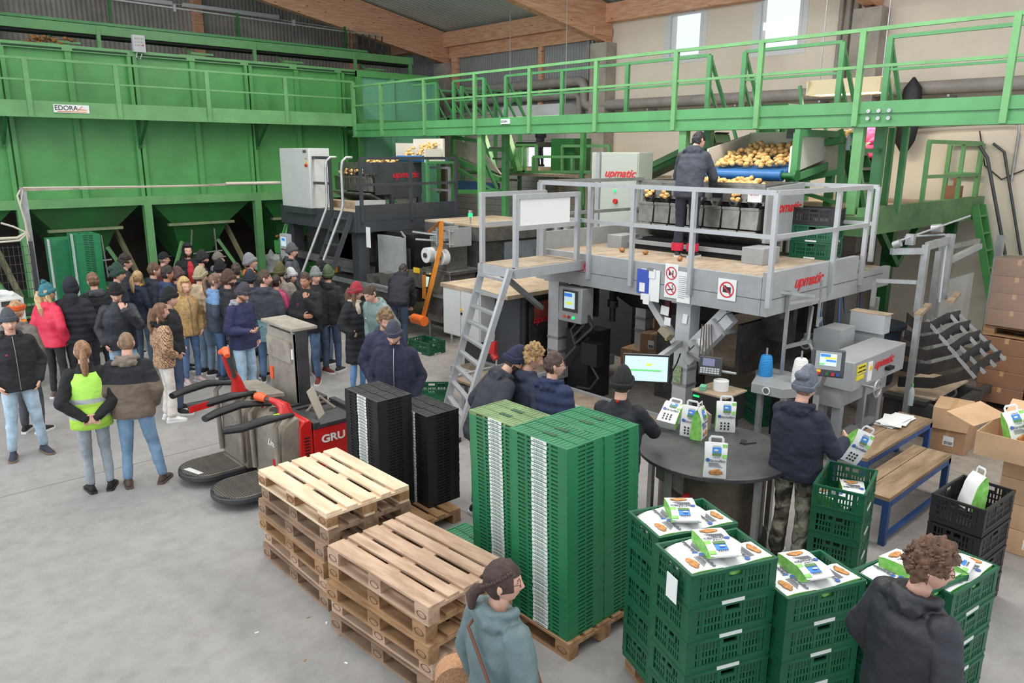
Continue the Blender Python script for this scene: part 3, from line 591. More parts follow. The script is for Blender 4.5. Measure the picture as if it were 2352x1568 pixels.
# ---------------- black platform with its weigher (middle left) ----------------
QX,QY,QZ,QXE,QYE=8.5,14.05,2.4,11.1,17.4
t=thing('dark_platform','anthracite steel platform on square legs in the middle distance','platform',(9.8,15.6,0))
B().bx(QX,QXE,QY,QYE,QZ-.04,QZ).o('deck_boards',ply,t)
B().bx(QX-.04,QX+.04,QY,QYE,QZ-.4,QZ+.02).o('front_fascia',anth,t); B().bx(QX+.0,QXE,QY-.04,QY+.04,QZ-.4,QZ+.16).bx(QX,QXE,QY-.045,QY-.04,QZ-.16,QZ-.15).o('side_fascia',anth,t)
B().bx(QXE-.06,QXE,QY,QYE,QZ-.4,QZ).o('rear_fascia',anth,t)
for (x,y) in ((8.72,14.3),(8.72,17.2),(10.9,14.3),(10.9,17.2)): B().bx(x-.13,x+.13,y-.13,y+.13,0,2.0).bx(x-.2,x+.2,y-.2,y+.2,1.96,2.0).o('leg',anth,t)
B().bar((8.7,14.4,1.25),(8.7,17.1,1.25),.1,.16).o('tie_beam',M('dusty_anthracite',(112,108,104),.6,0,.3,3),t)
for k in range(3): B().bx(8.9+.7*k,9.2+.7*k,14.4,17,1.3,1.95).o('under_hopper',dsteel,t)
railing('dark grey guard rail along the right-hand edge of the dark platform',[(QX+.1,QY-.06),(9.85,QY-.06),(QXE,QY-.06)],2.2,3.52,2.98,anth,.06)
railing('dark grey guard rail on the left platform edge next to the white cabinet',[(QX-.06,14.95),(QX-.06,16.95)],2.3,3.52,2.98,anth,.06)
railing('light grey short rail at the rear of the dark platform',[(QXE-.1,14.9),(QXE-.1,14.1)],2.4,3.3,2.8,galv,.05)
t=thing('platform_ladder','dark ladder with two curved light handrails leading up to the dark platform','ladder',(7.9,14.5,0))
L0,L1=Vector((7.35,14.15,0)),Vector((7.35,14.75,0)); U0,U1=Vector((8.45,14.15,2.38)),Vector((8.45,14.75,2.38))
B().bar(L0,U0,.04,.1).o('rail',anth,t); B().bar(L1,U1,.04,.1).o('rail',anth,t)
for k in range(9): f=(k+.6)/9; B().bar(L0.lerp(U0,f),L1.lerp(U1,f),.1,.03).o('rung',anth,t)
for s,y in ((-1,14.13),(1,14.77)):
    B().tube([(7.3,y,.62),(8.2,y,2.45),(8.24,y,2.6),(8.24,y,3.3),(8.27,y,3.46),(8.36,y,3.53),(8.5,y,3.53)],.03,10).o('handrail',galv,t)
# white control cabinet on the left post
c=at(675,318,x=8.35)
t=thing('control_cabinet','tall white control cabinet mounted at the left end of the dark platform','cabinet',(8.4,17.1,2.2))
ca,cb=at(712,400,x=8.35).y,at(645,400,x=8.35).y
B().bx(8.35,8.85,ca,cb,2.42,3.72).o('body',whitep,t,bev=.01); B().bx(8.34,8.35,ca+.02,(ca+cb)/2,2.45,3.7).o('door',whitep,t); B().bx(8.36,8.8,ca+.02,cb-.02,2.28,2.42).o('plinth',anth,t)
B().cyl((8.33,ca+.1,3.35),(8.3,ca+.1,3.35),.035,n=14).o('main_switch',redp,t); B().bx(8.335,8.34,ca+.1,ca+.25,3.62,3.68).o('name_plate',steel,t); B().cyl((8.33,ca+.1,3.5),(8.31,ca+.1,3.5),.015).o('lamp',galv,t)
wy=M('warning_yellow',(235,190,40),.5); B().prism([(ca+.06,3.4),(ca+.14,3.4),(ca+.1,3.47)],'x',8.33,8.34).o('warning_label',wy,t)
# weigher on it
t=thing('potato_weigher','stainless and anthracite multihead weigher on the dark platform','weighing machine',(9.9,15.4,2.4))
VX,y0,y1=9.55,14.85,16.5
B().bx(VX,VX+.03,y0,y1,3.05,3.4).bx(VX,VX+.9,y1-.03,y1,3.05,3.4).bx(VX+.87,VX+.9,y0,y1,3.05,3.4).bx(VX,VX+.9,y0,y1,3.0,3.05).o('trough',steel,t)
bw=(y1-y0)/7
for k in range(7):
    yy=y0+bw*(k+.5); h=bw*.44
    B().bx(VX-.005,VX-.001,yy-.07,yy+.07,3.12,3.28).o('outlet',blackp,t)
    for j in range(4): B().ell((VX-.02,yy+R.uniform(-.05,.05),3.15+R.uniform(0,.1)),(.03,.04,.03),7,5).o('potato_in_outlet',potm,t)
    B().bx(VX-.12,VX+.2,yy-h,yy+h,2.78,3.08).bx(VX-.14,VX-.1,yy-h,yy+h,3.06,3.1).o('bucket',steel,t,bev=.004); B().bar((VX-.18,yy,2.74),(VX+.2,yy,2.55),bw*.86,.04).o('discharge_flap',steel,t)
B().bx(VX+.2,VX+.85,y0,y1,2.6,3.1).o('inner_casing',dsteel,t)
B().bx(VX-.1,VX+1.15,y0-.1,y0-.06,2.72,3.42).bx(VX+.5,VX+1.15,y0-.1,y0-.06,2.72,3.42).o('side_panel',anth,t); B().bx(VX-.2,VX-.05,y0-.12,y0+.25,3.16,3.42).o('corner_panel',anth,t)
logo('upmatic',.2,(VX+.7,y0-.105,3.15),(1,0,0),(0,0,1),t)
B().bx(VX+.3,VX+.38,y0-.1,y0,2.4,2.72).bx(VX+1.05,VX+1.13,y0-.1,y0,2.4,2.72).bx(VX+.3,VX+1.13,y0-.1,y0,2.64,2.72).o('stand_legs',anth,t)
B().add([(VX+.4,y0-.05,2.7),(VX+1.05,y0-.05,2.7),(VX+.95,y0-.1,2.42),(VX+.5,y0-.1,2.42)],[(0,1,2,3)]).o('chute',steel,t)
B().bx(VX-.45,VX-.1,y0+.15,y1+.2,2.5,2.56).bx(VX-.45,VX-.4,y0+.15,y1+.2,2.4,2.5).o('base_frame',dustp,t); B().bx(VX-.5,VX+.1,y0-.15,y0+.15,2.42,2.6).o('end_box',lgrey,t); B().bx(VX-.35,VX+.1,y0,y1,2.4,2.5).o('collecting_belt',rubber,t)
t=thing('feed_hopper','small white feed hopper with blue belt dropping potatoes onto the dark platform weigher','hopper',(11,14.7,3.2))
B().bx(10.55,10.6,14.4,15.4,3.48,3.56).bx(10.55,11.2,14.4,15.4,3.45,3.5).o('belt',MC['blue_belt'],t); B().cyl((10.5,14.4,3.5),(10.5,15.4,3.5),.07,n=16).o('roller',MC['blue_roller'],t)
B().bx(10.5,10.95,14.32,14.36,3.42,3.72).bx(11.0,11.05,14.32,15.48,3.42,3.95).bx(10.5,11.05,15.44,15.48,3.45,3.85).o('side_board',MC['cream_liner'],t); B().bar((10.5,14.28,3.42),(11.3,14.28,3.42),.06).bx(10.5,10.56,14.26,14.32,2.4,3.5).o('frame',g_beam,t)
heap(45,lambda k:(10.58+.5*(k%10)/10,R.uniform(14.42,15.38),3.56+.28*(k%10)/10+R.uniform(0,.05)),'potato on the small blue belt above the dark weigher','potatoes in the small feed hopper')
heap(30,lambda k:(9.9+R.uniform(0,.35),R.uniform(14.9,15.9),3.37+R.uniform(0,.12)),'potato piled in the trough of the dark weigher','potatoes in the dark weigher trough')
# ---------------- bagging machine with orange net ----------------
t=thing('bagging_machine','stainless vertical bagging machine with orange net strip and white film reels','packing machine',(9.2,12.0,0))
def bagger(t,ox,oy,full=True):
    B().bx(ox,ox+.8,oy-.45,oy+.45,1.35,1.42).bx(ox+.06,ox+.7,oy-.38,oy+.38,0.35,1.35).o('lower_body',steel,t,bev=.008)
    B().add([(ox-.1,oy-.3,1.0),(ox-.1,oy+.3,1.0),(ox-.02,oy+.3,1.36),(ox-.02,oy-.3,1.36),(ox+.2,oy-.3,1.0),(ox+.2,oy+.3,1.0),(ox+.2,oy+.3,1.36),(ox+.2,oy-.3,1.36)],[(0,1,2,3),(7,6,5,4),(0,4,5,1),(1,5,6,2),(2,6,7,3),(3,7,4,0)]).o('console',steel,t)
    B().bx(ox+.1,ox+.6,oy-.25,oy+.28,1.42,1.95).o('film_box',steel,t,bev=.01)
    for s in (-.2,.25): 
        r=B().cyl((ox-.05,oy+s,1.68),(ox+.1,oy+s,1.68),.15,n=24).o('film_reel',white,t); B().cyl((ox-.08,oy+s,1.68),(ox-.05,oy+s,1.68),.05,n=14).o('reel_hub',dsteel,r)
    B().bx(ox-.02,ox+.5,oy-.5,oy-.46,1.9,2.25).o('guide_plate',alu,t); B().bx(ox-.02,ox+.5,oy-.1,oy-.06,1.9,2.25).o('guide_plate',alu,t)
    for z in (1.95,2.2,2.35): B().cyl((ox,oy-.6,z),(ox,oy-.02,z),.016).o('guide_rod',galv,t)
    B().bx(ox+.1,ox+.55,oy-.2,oy+.3,1.98,2.04).bx(ox+.2,ox+.3,oy-.1,oy+.5,2.08,2.12).bar((ox-.1,oy+.6,2.12),(ox+.3,oy+.1,2.05),.03).bar((ox-.1,oy+.5,1.98),(ox+.3,oy,1.95),.03).o('film_folder',galv,t)
net=M('orange_net_film',(226,140,50),.45,0,.1,10,alpha=.85); net2=M('orange_roll',(240,116,48),.4)
bagger(t,8.95,11.95)
ox,oy=8.9,11.95
B().bar((ox-.02,oy-.3,2.38),(ox-.04,oy-.3,1.92),.004,.14,up=(0,1,0)).bar((ox-.04,oy-.3,1.92),(ox-.15,oy-.1,1.1),.004,.14,up=(0,1,0)).bar((ox-.15,oy-.1,1.1),(ox-.2,oy+.1,.5),.004,.13,up=(0,1,0)).bar((ox-.14,oy+.12,1.32),(ox-.16,oy+.12,.85),.004,.12,up=(0,1,0)).o('net_strip',net,t)
B().bar((ox-.02,oy-.28,2.38),(ox+.05,oy+.2,2.12),.1,.004).o('net_strip',net,t)
r=B().cyl((ox-.3,oy-.08,.45),(ox-.3,oy+.28,.45),.1,n=24).o('net_roll',net2,t); B().cyl((ox-.3,oy+.28,.45),(ox-.3,oy+.42,.45),.035).o('reel_shaft',galv,r)
B().bx(ox-.0,ox+.02,oy+.08,oy+.28,1.04,1.3).o('touch_screen_frame',blackp,t); sc=at(955,655,x=ox-.1)
B().bar((ox-.08,oy+.18,1.05),(ox-.02,oy+.18,1.3),.24,.01,up=(1,0,0)).o('screen_frame',blackp,t); B().bar((ox-.09,oy+.18,1.08),(ox-.035,oy+.18,1.27),.17,.012,up=(1,0,0)).o('screen',M('lit_screen_mint',(190,225,205),.3,0,emit=.5),t)
for k,(cc) in enumerate((redp,wy,galv)): B().cyl((ox-.02,oy+.0+.06*k,1.33),(ox-.05,oy+.0+.06*k,1.34),.02,n=10).o('button',cc,t)
B().bx(ox-.02,ox+.0,oy+.45,oy+.65,1.3,1.4).o('yellow_label',wy,t); B().bx(ox+.02,ox+.6,oy+.38,oy+.9,1.0,1.32).o('side_casing',steel,t)
for s in (-.35,.35): B().cyl((ox+.15,oy+s,0),(ox+.15,oy+s,.36),.025).cyl((ox+.15,oy+s,0),(ox+.15,oy+s,.02),.07).o('foot',galv,t)
b=B().bx(ox+.0,ox+.15,oy-.35,oy+.05,.86,1.0).o('lower_bracket',galv,t)
B().bar((ox+.02,oy,.98),(ox-.05,oy,.55),.6,.01,up=(1,0,0)).o('shield',dsteel,t)
# housing with dusty top behind
t=thing('machine_housing','large steel housing with a dusty flat top and green beacon behind the bagging machine','housing',(10.6,12.3,0))
hz=at(1000,508,x=9.6)
B().bx(9.7,11.6,11.4,13.3,2.22,2.26).o('dusty_lid',dustp,t); B().bx(9.72,11.5,11.45,13.25,.35,2.22).o('casing',dsteel,t); B().bx(9.7,9.72,11.4,13.3,1.95,2.22).bx(9.7,11.6,11.4,11.44,1.95,2.22).o('lid_rim',steel,t)
B().bx(10.3,11.5,11.42,11.45,.6,1.9).o('side_door',M('blue_grey_panel',(130,138,144),.5,.2,.2,3),t); B().cyl((9.8,11.9,2.26),(9.8,11.9,2.4),.015).o('beacon_stem',galv,t)
B().cyl((9.8,11.9,2.4),(9.8,11.9,2.47),.045,n=14).o('beacon',ledg,t); B().cyl((9.8,11.9,2.47),(9.8,11.9,2.53),.04,n=14).o('beacon_cap',galv,t)
B().bx(10.2,10.6,11.3,11.42,1.05,1.5).o('junction_box',anth,t); B().tube([(10.4,11.3,1.1),(10.3,11.2,.95),(9.9,11.1,.85),(9.6,11.15,.8)],.03,8).o('hose',blackp,t)
# second bagger far left below the dark platform
t=thing('bagging_machine','second bagging machine half hidden under the dark platform, orange strip hanging','packing machine',(9.3,16.4,0))
B().bx(9.2,9.8,15.7,16.5,.4,1.35).bx(9.2,9.7,15.9,16.4,1.4,1.9).o('body',steel,t); B().cyl((9.1,16.2,1.62),(9.2,16.2,1.62),.13,n=20).o('film_reel',white,t); B().bar((9.08,15.95,2.0),(9.02,15.95,.5),.004,.14,up=(0,1,0)).bar((9.08,15.95,2.0),(9.1,16.5,2.02),.1,.004).o('net_strip',net,t)
# long conveyor bed under the dark platform
t=thing('machine_bed','low dusty steel machine bed with tooling reaching from the ladder to the bagging machine','machine bed',(8.9,13.4,0))
B().bx(8.6,9.2,12.5,15.6,.7,.95).o('bed',dsteel,t); B().bx(8.55,8.6,12.5,15.6,.85,.95).bx(8.5,8.56,12.6,13.6,.95,.99).o('edge_rail',galv,t)
for y in (12.8,14.1,15.3): B().bx(8.65,8.75,y,y+.1,0,.7).o('leg',dsteel,t)
for k in range(4): B().bx(8.65,9.0,12.7+.5*k,13.0+.5*k,.95,1.12+.1*(k%2)).o('tool_block',steel,t)
B().bx(8.9,8.93,14.6,15.5,1.0,1.9).o('back_plate',greyp,t); B().bx(8.9,8.93,12.9,13.9,1.0,1.95).o('back_plate',greyp,t)
t=thing('sealing_machine','dark machine head between the ladder and bagging machine with a clear guard','machine',(9.5,13.6,.9))
B().bx(9.2,10.4,13.0,14.2,.95,2.0).o('casing',M('dark_machine',(48,46,46),.5,.3,.3,6),t); B().bx(9.15,9.17,13.1,14.0,1.0,1.7).o('guard_pane',M('smoked_acrylic',(120,124,126),.1,alpha=.45),t); B().bx(9.12,9.2,13.6,13.85,1.25,1.75).o('white_valve_block',white,t)
B().cyl((9.1,13.3,1.9),(9.1,14.2,1.9),.03).cyl((9.05,13.1,1.95),(9.3,13.6,2.0),.025).o('rod',galv,t)
note('printed sheet taped on the leg of the dark platform',846,545,.16,.42,8.56)
# control panel with screen & potato box left of the left leg
t=thing('screen_terminal','small grey operator panel with lit screen beside the leg of the dark platform','control panel',at(657,560,x=8.1)); c=at(657,562,x=8.1)
B().box(c,(.12,.34,.5),0).o('housing',lgrey,t); B().bx(c.x-.07,c.x-.06,c.y-.12,c.y+.1,c.z-.02,c.z+.18).o('screen',screen_w,t); B().bx(c.x-.072,c.x-.068,c.y-.1,c.y+.06,c.z+.1,c.z+.16).o('screen_field',screen_b,t)
for k in range(4): B().cyl((c.x-.06,c.y-.12+.07*k,c.z-.1),(c.x-.08,c.y-.12+.07*k,c.z-.1),.018,n=8).o('button',redp if k==1 else steel,t)
B().bx(c.x-.02,c.x+.02,c.y-.03,c.y+.03,0,c.z-.25).o('stand',galv,t)
t=thing('elevator_hopper','green elevator trough filled with brown potatoes behind the operator panel','hopper',at(665,540,x=8.6)); c=at(668,547,x=8.8)
B().bx(c.x-.3,c.x+.4,c.y-.3,c.y+.3,c.z-.35,c.z-.05).bar((c.x,c.y+.3,c.z-.1),(c.x+.2,c.y+.5,c.z+.5),.06).bar((c.x-.25,c.y+.3,c.z-.4),(c.x+.2,c.y+.45,c.z+.5),.05).bx(c.x-.2,c.x-.1,c.y-.2,c.y-.1,0,c.z-.3).bx(c.x+.2,c.x+.3,c.y+.1,c.y+.2,0,c.z-.3).o('trough',g_silo,t)
b=B()
for k in range(90): b.ell((c.x+R.uniform(-.28,.38),c.y+R.uniform(-.28,.28),c.z-.04+R.uniform(0,.12)),(.05,.035,.03),6,5)
b.o('potatoes',potd,t)['kind']='stuff'
pl=M('clear_plastic_sheet',(205,208,208),.25,alpha=.75,bump=.6,bs=12)
b=B(); b.ell((0,0,.35),(.35,.3,.42),18,12,jit=.7); 
o=b.o('plastic_bag',pl,label='crumpled clear plastic bag standing on the floor behind the young man in grey',cat='bag'); c=at(628,640,z=.3); o.location=(c.x,c.y,0)
# cable tray pole line on the left
t=thing('cable_tray','pale cable tray running from a post across the silo front to the white cabinet','cable tray',(3.2,17.6,0))
c=at(52,436,y=17.2); cr=at(640,421,y=17.2)
B().bar((c.x,17.2,c.z),(cr.x,17.2,cr.z),.12,.04).o('tray',M('dusty_tray',(176,164,146),.7,0,.3,6),t); B().tube([(c.x,17.15,c.z+.04),(c.x+3,17.15,c.z+.0),(cr.x,17.2,cr.z+.03)],.02,6).tube([(c.x+3.9,17.12,c.z+.03),(cr.x,17.1,cr.z+.02)],.035,8).o('conduit',M('dusty_tube',(196,188,172),.6),t)
B().bx(c.x-.05,c.x+.05,17.15,17.25,0,c.z+.05).o('post',galv,t)
B().tube([(c.x-.06,17.1,c.z),(c.x-.12,17.1,c.z-.1),(c.x-.05,17.1,c.z-.6),(c.x-.08,17.1,.4)],.02,6).tube([(c.x-.02,17.1,c.z),(c.x-.1,17.08,c.z-.3),(c.x-.02,17.1,c.z-.9)],.012,6).o('cable',MC['dusty_tube'],t)
t=thing('cage_fence','grey wire mesh guard fence at the left edge behind the white cabinet','fence',(2.6,16.6,0))
a=Vector((1.0,16.6,0)); e=Vector((3.0,16.6,0))
for x in (1.0,2.3,3.05): B().bx(x-.03,x+.03,16.57,16.63,0,2.0).o('post',anth,t)
b=B()
for k in range(26): b.bar((1+k*.08,16.6,.1),(1+k*.08,16.6,1.95),.008)
for k in range(12): b.bar((1,16.6,.15+k*.16),(3.05,16.6,.15+k*.16),.008)
b.o('wire_mesh',dsteel,t)
B().tube([at(0,548,y=16.5),at(40,546,y=16.5),at(60,535,y=16.5)],.03,6).tube([at(0,556,y=16.4),at(45,552,y=16.4),at(63,535,y=16.4),at(30,520,y=16.4),at(2,512,y=16.4)],.02,6).o('cables',MC['dusty_tube'],label='pale cables looped along the top of the wire mesh fence at the left edge',cat='cables')
t=thing('switch_cabinet','low white switch cabinet at the left edge with a dark display','cabinet',(2.0,13.6,0))
c0=at(72,842,z=.0); c1=at(68,645,x=2.35)
B().bx(1.2,2.3,13.6,14.4,.1,1.45).o('body',whitep,t,bev=.01); B().bx(1.2,1.75,13.59,13.6,.95,1.25).o('display',M('dark_display',(50,44,60),.3),t); B().bx(2.0,2.25,13.59,13.6,1.34,1.42).o('plate',dsteel,t); B().bx(1.2,2.3,13.62,14.4,0,.1).o('plinth',anth,t)
B().box((1.55,13.9,1.49),(.2,.14,.09)).o('cardboard_piece',M('cardboard_piece',(190,160,120),.8),label='small cardboard piece lying on the low white switch cabinet',cat='box'); B().cyl((1.45,14.0,1.45),(1.45,14.0,1.6),.04).o('signal_lamp',ledg,label='green signal lamp glowing on the low white switch cabinet',cat='lamp')
b=B(); b.ell((1.9,13.95,1.49),(.28,.2,.07),16,8,jit=.9); b.o('film_scrap',white,label='crumpled white film lying on the low white switch cabinet',cat='film')
# white cabinet with dark doors under grey platform landing (right packing machine)
t=thing('packing_machine','white and dark packing machine with hinged cabinet behind the aluminium ladder','packing machine',(8.2,9.3,0))
a=at(1027,668,x=7.6); d=at(1118,700,x=7.6)
B().bx(7.6,8.15,9.0,9.95,.72,1.5).o('cabinet_body',whitep,t,bev=.008); B().bx(7.585,7.6,9.02,9.47,.74,1.48).o('cabinet_door',whitep,t); B().bx(7.585,7.6,9.49,9.93,.74,1.48).o('cabinet_door',whitep,t)
B().bx(7.58,9.7,8.35,10.0,1.5,1.56).o('dusty_top',dustp,t)
B().cyl((7.57,9.45,1.12),(7.585,9.45,1.12),.02,n=10).o('lock',blackp,t); B().prism([(9.42,1.17),(9.48,1.17),(9.45,1.22)],'x',7.57,7.585).o('warning_label',wy,t)
B().bx(7.95,9.6,8.45,9.0,.35,1.48).o('door_casing',M('dark_casing',(58,56,58),.35,.2,.3,5),t); B().bx(7.9,7.95,8.42,9.0,.3,1.5).bx(7.95,9.6,8.4,8.44,.3,.36).bx(7.95,8.0,8.4,8.44,.3,1.5).o('door_frame',anth,t)
B().bx(8.1,9.4,8.41,8.44,.5,1.4).o('tinted_window',M('tinted_pane',(70,66,66),.08,.2,.4,5),t); B().bx(8.2,8.6,8.395,8.41,1.1,1.38).o('orange_part',M('orange_guard',(190,78,48),.5,0,.4,6,dirt=(90,50,50)),t); logo('upmatic',.16,(8.45,8.385,1.1),(1,0,0),(0,0,1),t)
B().bx(8.0,8.3,9.1,9.9,.05,.72).o('base_frame',anth,t)
t=thing('power_plug','red industrial power plug hanging on a cable behind the ladder','plug',at(1132,805,x=7.3)); c=at(1132,805,x=7.3)
B().box(c+Vector((0,0,.05)),(.09,.1,.18),rot=Euler((0,.1,.4))).cyl(c+Vector((0,0,-.05)),c+Vector((0,-.08,-.12)),.05,n=14).o('plug_body',redp,t); B().tube([c+Vector((0,0,.14)),c+Vector((0,.04,.25)),c+Vector((0,-.04,.25)),c+Vector((.02,0,.15))],.01,6).tube([c+Vector((0,-.08,-.12)),c+Vector((0,-.08,-.3)),c+Vector((.05,-.05,-.6)),c+Vector((.1,-.05,-c.z+.02))],.012,6).o('cable',lgrey,t)
# low discharge conveyor
t=thing('discharge_conveyor','low bolted grey discharge conveyor lying on the floor behind the ladder','conveyor',(7.4,8.6,0))
b=B(); b.bx(6.6,9.4,7.75,7.8,.3,.46).bx(6.6,9.4,8.5,8.55,.3,.46).o('side_plate',greyp,t); B().bx(6.65,9.4,7.8,8.5,.4,.43).o('belt',M('dusty_belt',(150,132,112),.8,0,.3,4),t)
for k in range(9): B().cyl((6.7+k*.3,7.75,.38),(6.7+k*.3,7.73,.38),.02,n=8).o('bolt',galv,t)
for x in (6.8,8.2,9.2): B().bx(x,x+.07,7.8,7.87,0,.3).bx(x,x+.07,8.43,8.5,0,.3).o('leg',greyp,t)
t=thing('discharge_conveyor','long low grey conveyor side rail running behind the men toward the monitor','conveyor',(7.6,6.9,0))
B().bx(7.3,7.36,5.6,9.4,.22,.32).bx(7.85,7.9,5.6,9.4,.22,.32).o('side_plate',greyp,t); B().bx(7.36,7.85,5.6,9.4,.26,.29).o('belt',MC['dusty_belt'],t)
for y in (5.8,7.5,9.2): B().bx(7.32,7.4,y,y+.07,0,.22).bx(7.8,7.88,y,y+.07,0,.22).o('leg',greyp,t)
# operator panel on grey leg
t=thing('screen_terminal','grey operator panel with lit touch screen on the left column of the grey platform','control panel',(8.2,7.6,1.3)); c=at(1310,700,x=8.1)
B().box(c+Vector((.12,0,0)),(.26,.46,.52)).o('housing',greyp,t,bev=.012); B().box(c+Vector((-.012,-.01,.06)),(.01,.3,.32)).o('bezel',dsteel,t); B().box(c+Vector((-.02,-.0,.07)),(.012,.2,.24)).o('screen',screen_w,t); B().box(c+Vector((-.028,.02,.15)),(.004,.15,.05)).o('screen_bar',screen_b,t); B().box(c+Vector((-.028,.0,.03)),(.004,.12,.035)).o('screen_field',screen_y,t)
for k,m_ in enumerate((orange,redp,ledg)): B().cyl(c+Vector((-.0,.1-.09*k,-.18)),c+Vector((-.03,.1-.09*k,-.18)),.022,n=12).o('button',m_,t)
t=thing('belt_drive','dark machine column with a tilted framed chute under the operator panel','machine',(8.5,7.3,0))
B().bx(8.3,8.8,7.35,7.8,.0,1.05).o('casing',blackp,t); b=B(); c=at(1365,745,x=8.3); 
for (u,v) in (((0,.28),(0,-.28)),): pass
P1=at(1345,800,x=8.25);P2=at(1318,770,x=8.25);P3=at(1340,705,x=8.25);P4=at(1368,750,x=8.25)
P1,P2,P3,P4=at(1322,790,x=8.25),at(1313,757,x=8.25),at(1346,715,x=8.25),at(1363,752,x=8.25)
for u,v in ((P1,P2),(P2,P3),(P3,P4),(P4,P1),((P1+P2)/2,(P3+P4)/2)): b.bar(u,v,.05,.03)
b.o('chute_frame',anth,t); B().bx(8.15,8.3,7.05,7.35,.62,.95).o('drive_box',blackp,t); B().tube([(8.2,7.5,.85),(8.15,7.7,.6),(8.12,7.75,.5)],.022,8).tube([(8.2,7.2,.62),(8.2,7.05,.45),(8.2,7.2,.25),(8.25,7.5,.2)],.018,8).o('hose',anth,t)
b=B()
t=thing('vacuum_heads','black downpipes hanging below the grey platform','downpipes',(8.8,6.9,1.3))
for q in (1357,1408): c=at(q,690,x=8.7); B().cyl((8.7,c.y,1.2),(8.7,c.y,1.5),.045).cyl((8.7,c.y,1.42),(8.7,c.y,1.52),.08).bx(8.66,8.74,c.y-.04,c.y+.04,1.5,1.85).o('downpipe',blackp,t)
t=thing('collecting_funnel','dark machinery underside hanging below the grey platform deck','machinery',(9.5,6.6,1.3))
B().add([(8.9,5.3,1.8),(8.9,7.9,1.8),(10.5,7.9,1.8),(10.5,5.3,1.8),(9.2,5.9,1.35),(9.2,7.3,1.35),(10.2,7.3,1.35),(10.2,5.9,1.35)],[(0,1,5,4),(1,2,6,5),(2,3,7,6),(3,0,4,7),(4,5,6,7)]).o('funnel',M('dark_funnel',(48,46,46),.6,0,.2,3),t); B().bx(8.95,9.05,4.7,8.1,1.6,1.78).bx(8.75,8.8,7.6,7.7,1.2,1.8).o('cross_member',dsteel,t)
B().bx(8.78,8.84,6.28,6.36,1.25,1.8).o('bracket',M('dark_red_bracket',(110,44,48),.5),t)
# ---------------- rear green deck, sorting tables ----------------
t=thing('rear_deck','raised green steel deck with sandy boards behind the footbridge at the right','platform',(14,6.5,0))
B().bx(11.2,16.05,4.85,9.0,2.76,2.8).o('deck_boards',ply,t); B().bx(11.2,16.3,4.72,4.85,2.5,2.9).bx(11.1,11.2,4.72,9,2.5,2.78).o('edge_beam',M('dusty_green_beam',(96,140,88),.6,0,.25,2),t)
B().bx(13,13.16,8.6,8.76,0,2.5).o('leg',g_dark,t); B().bx(15.8,15.96,5,5.16,0,2.5).o('leg',g_dark,t); B().bx(13.0,13.16,5,5.16,0,2.5).o('leg',g_dark,t); B().bar((13.08,4.95,1.9),(13.9,4.95,2.5),.1).bar((13.08,4.95,1.9),(12.3,4.95,2.5),.1).o('brace',g_dark,t)
railing('green guard rail at the right end of the rear deck above the green ladder',[(13.4,4.78),(15.0,4.78),(15.9,4.78)],2.8,3.85,3.3,g_rail,.06)
railing('green guard rail loop on the deck corner beside the cream wall',[(16.2,4.85),(16.2,5.4)],2.8,3.85,3.3,g_rail,.07)
t=thing('access_ladder','steep green ladder going down from the rear deck beside the cream wall','ladder',(16,4.2,0))
g0,g1=Vector((15.75,4.7,2.75)),Vector((16.15,4.7,2.75)); k0,k1=Vector((15.75,3.9,.0)),Vector((16.15,3.9,.0))
B().bar(g0,k0,.05,.12).o('rail',g_silo,t); B().bar(g1,k1,.05,.12).o('rail',g_silo,t)
for k in range(9): f=(k+.6)/9; B().bar(g0.lerp(k0,f),g1.lerp(k1,f),.12,.04).o('rung',g_silo,t)
B().tube([(16.25,4.7,3.85),(16.25,4.5,3.7),(16.25,3.7,.9)],.025,8).tube([(15.7,4.75,3.8),(15.7,4.6,3.6),(15.7,3.8,1.0)],.03,8).o('handrail',anth,t)
# roller table / chute side to the right of the feed hopper
t=thing('chute_conveyor','green framed inclined chute with bare metal side sheets right of the feed hopper','conveyor',(12.6,5.6,2.8))
p=[at(1815,352,x=12.0),at(1935,330,x=12.0),at(1935,392,x=12.0),at(1815,418,x=12.0)]
B().add([(12.0,v.y,v.z) for v in p]+[(12.05,v.y,v.z) for v in p],[(0,1,2,3),(7,6,5,4),(0,4,5,1),(1,5,6,2),(2,6,7,3),(3,7,4,0)]).o('side_sheet',M('bare_sheet',(190,182,166),.4,.3,.15,4),t)
B().bar(p[0]+Vector((-.02,0,.06)),p[1]+Vector((-.02,0,.06)),.08,.1).bar(p[3],p[2],.08,.08).bar(p[0],p[3]+Vector((0,0,-.6)),.08).bar(p[1],p[2]+Vector((0,0,-.55)),.08).bar(p[3]+Vector((0,0,-.1)),p[2]+Vector((0,0,-.5)),.06).o('frame',g_beam,t)
t=thing('incline_conveyor','long green inclined conveyor rising from behind the grey cabinet to the sorting table','conveyor',(12.4,8.8,2.8))
a,c=at(1475,405,x=12.4),at(1660,318,x=12.4); B().bar(a,c,.5,.16).o('side_frame',g_dark,t); B().bar(a+Vector((-.26,0,.06)),c+Vector((-.26,0,.06)),.03,.1).o('edge',g_rail,t); B().bar(a+Vector((0,0,.1)),c+Vector((0,0,.1)),.4,.02).o('belt',rubber,t)
B().bx(12.3,12.4,a.y-.1,a.y,a.z-1.2,a.z).o('leg',g_dark,t)
t=thing('sorting_table','green sorting table carrying potatoes on the rear deck in front of the woman in pink','sorting table',(13.6,6.2,2.8))
c=at(1900,318,x=13.4); q0,q1=at(1735,318,x=13.4).y,at(1940,318,x=13.4).y
B().bx(13.2,14.0,q1,q0,c.z-.12,c.z-.02).o('table_frame',g_beam,t); B().bx(13.25,13.95,q1+.05,q0-.05,c.z-.02,c.z+.0).o('table_top',M('cream_belt',(214,208,190),.6),t)
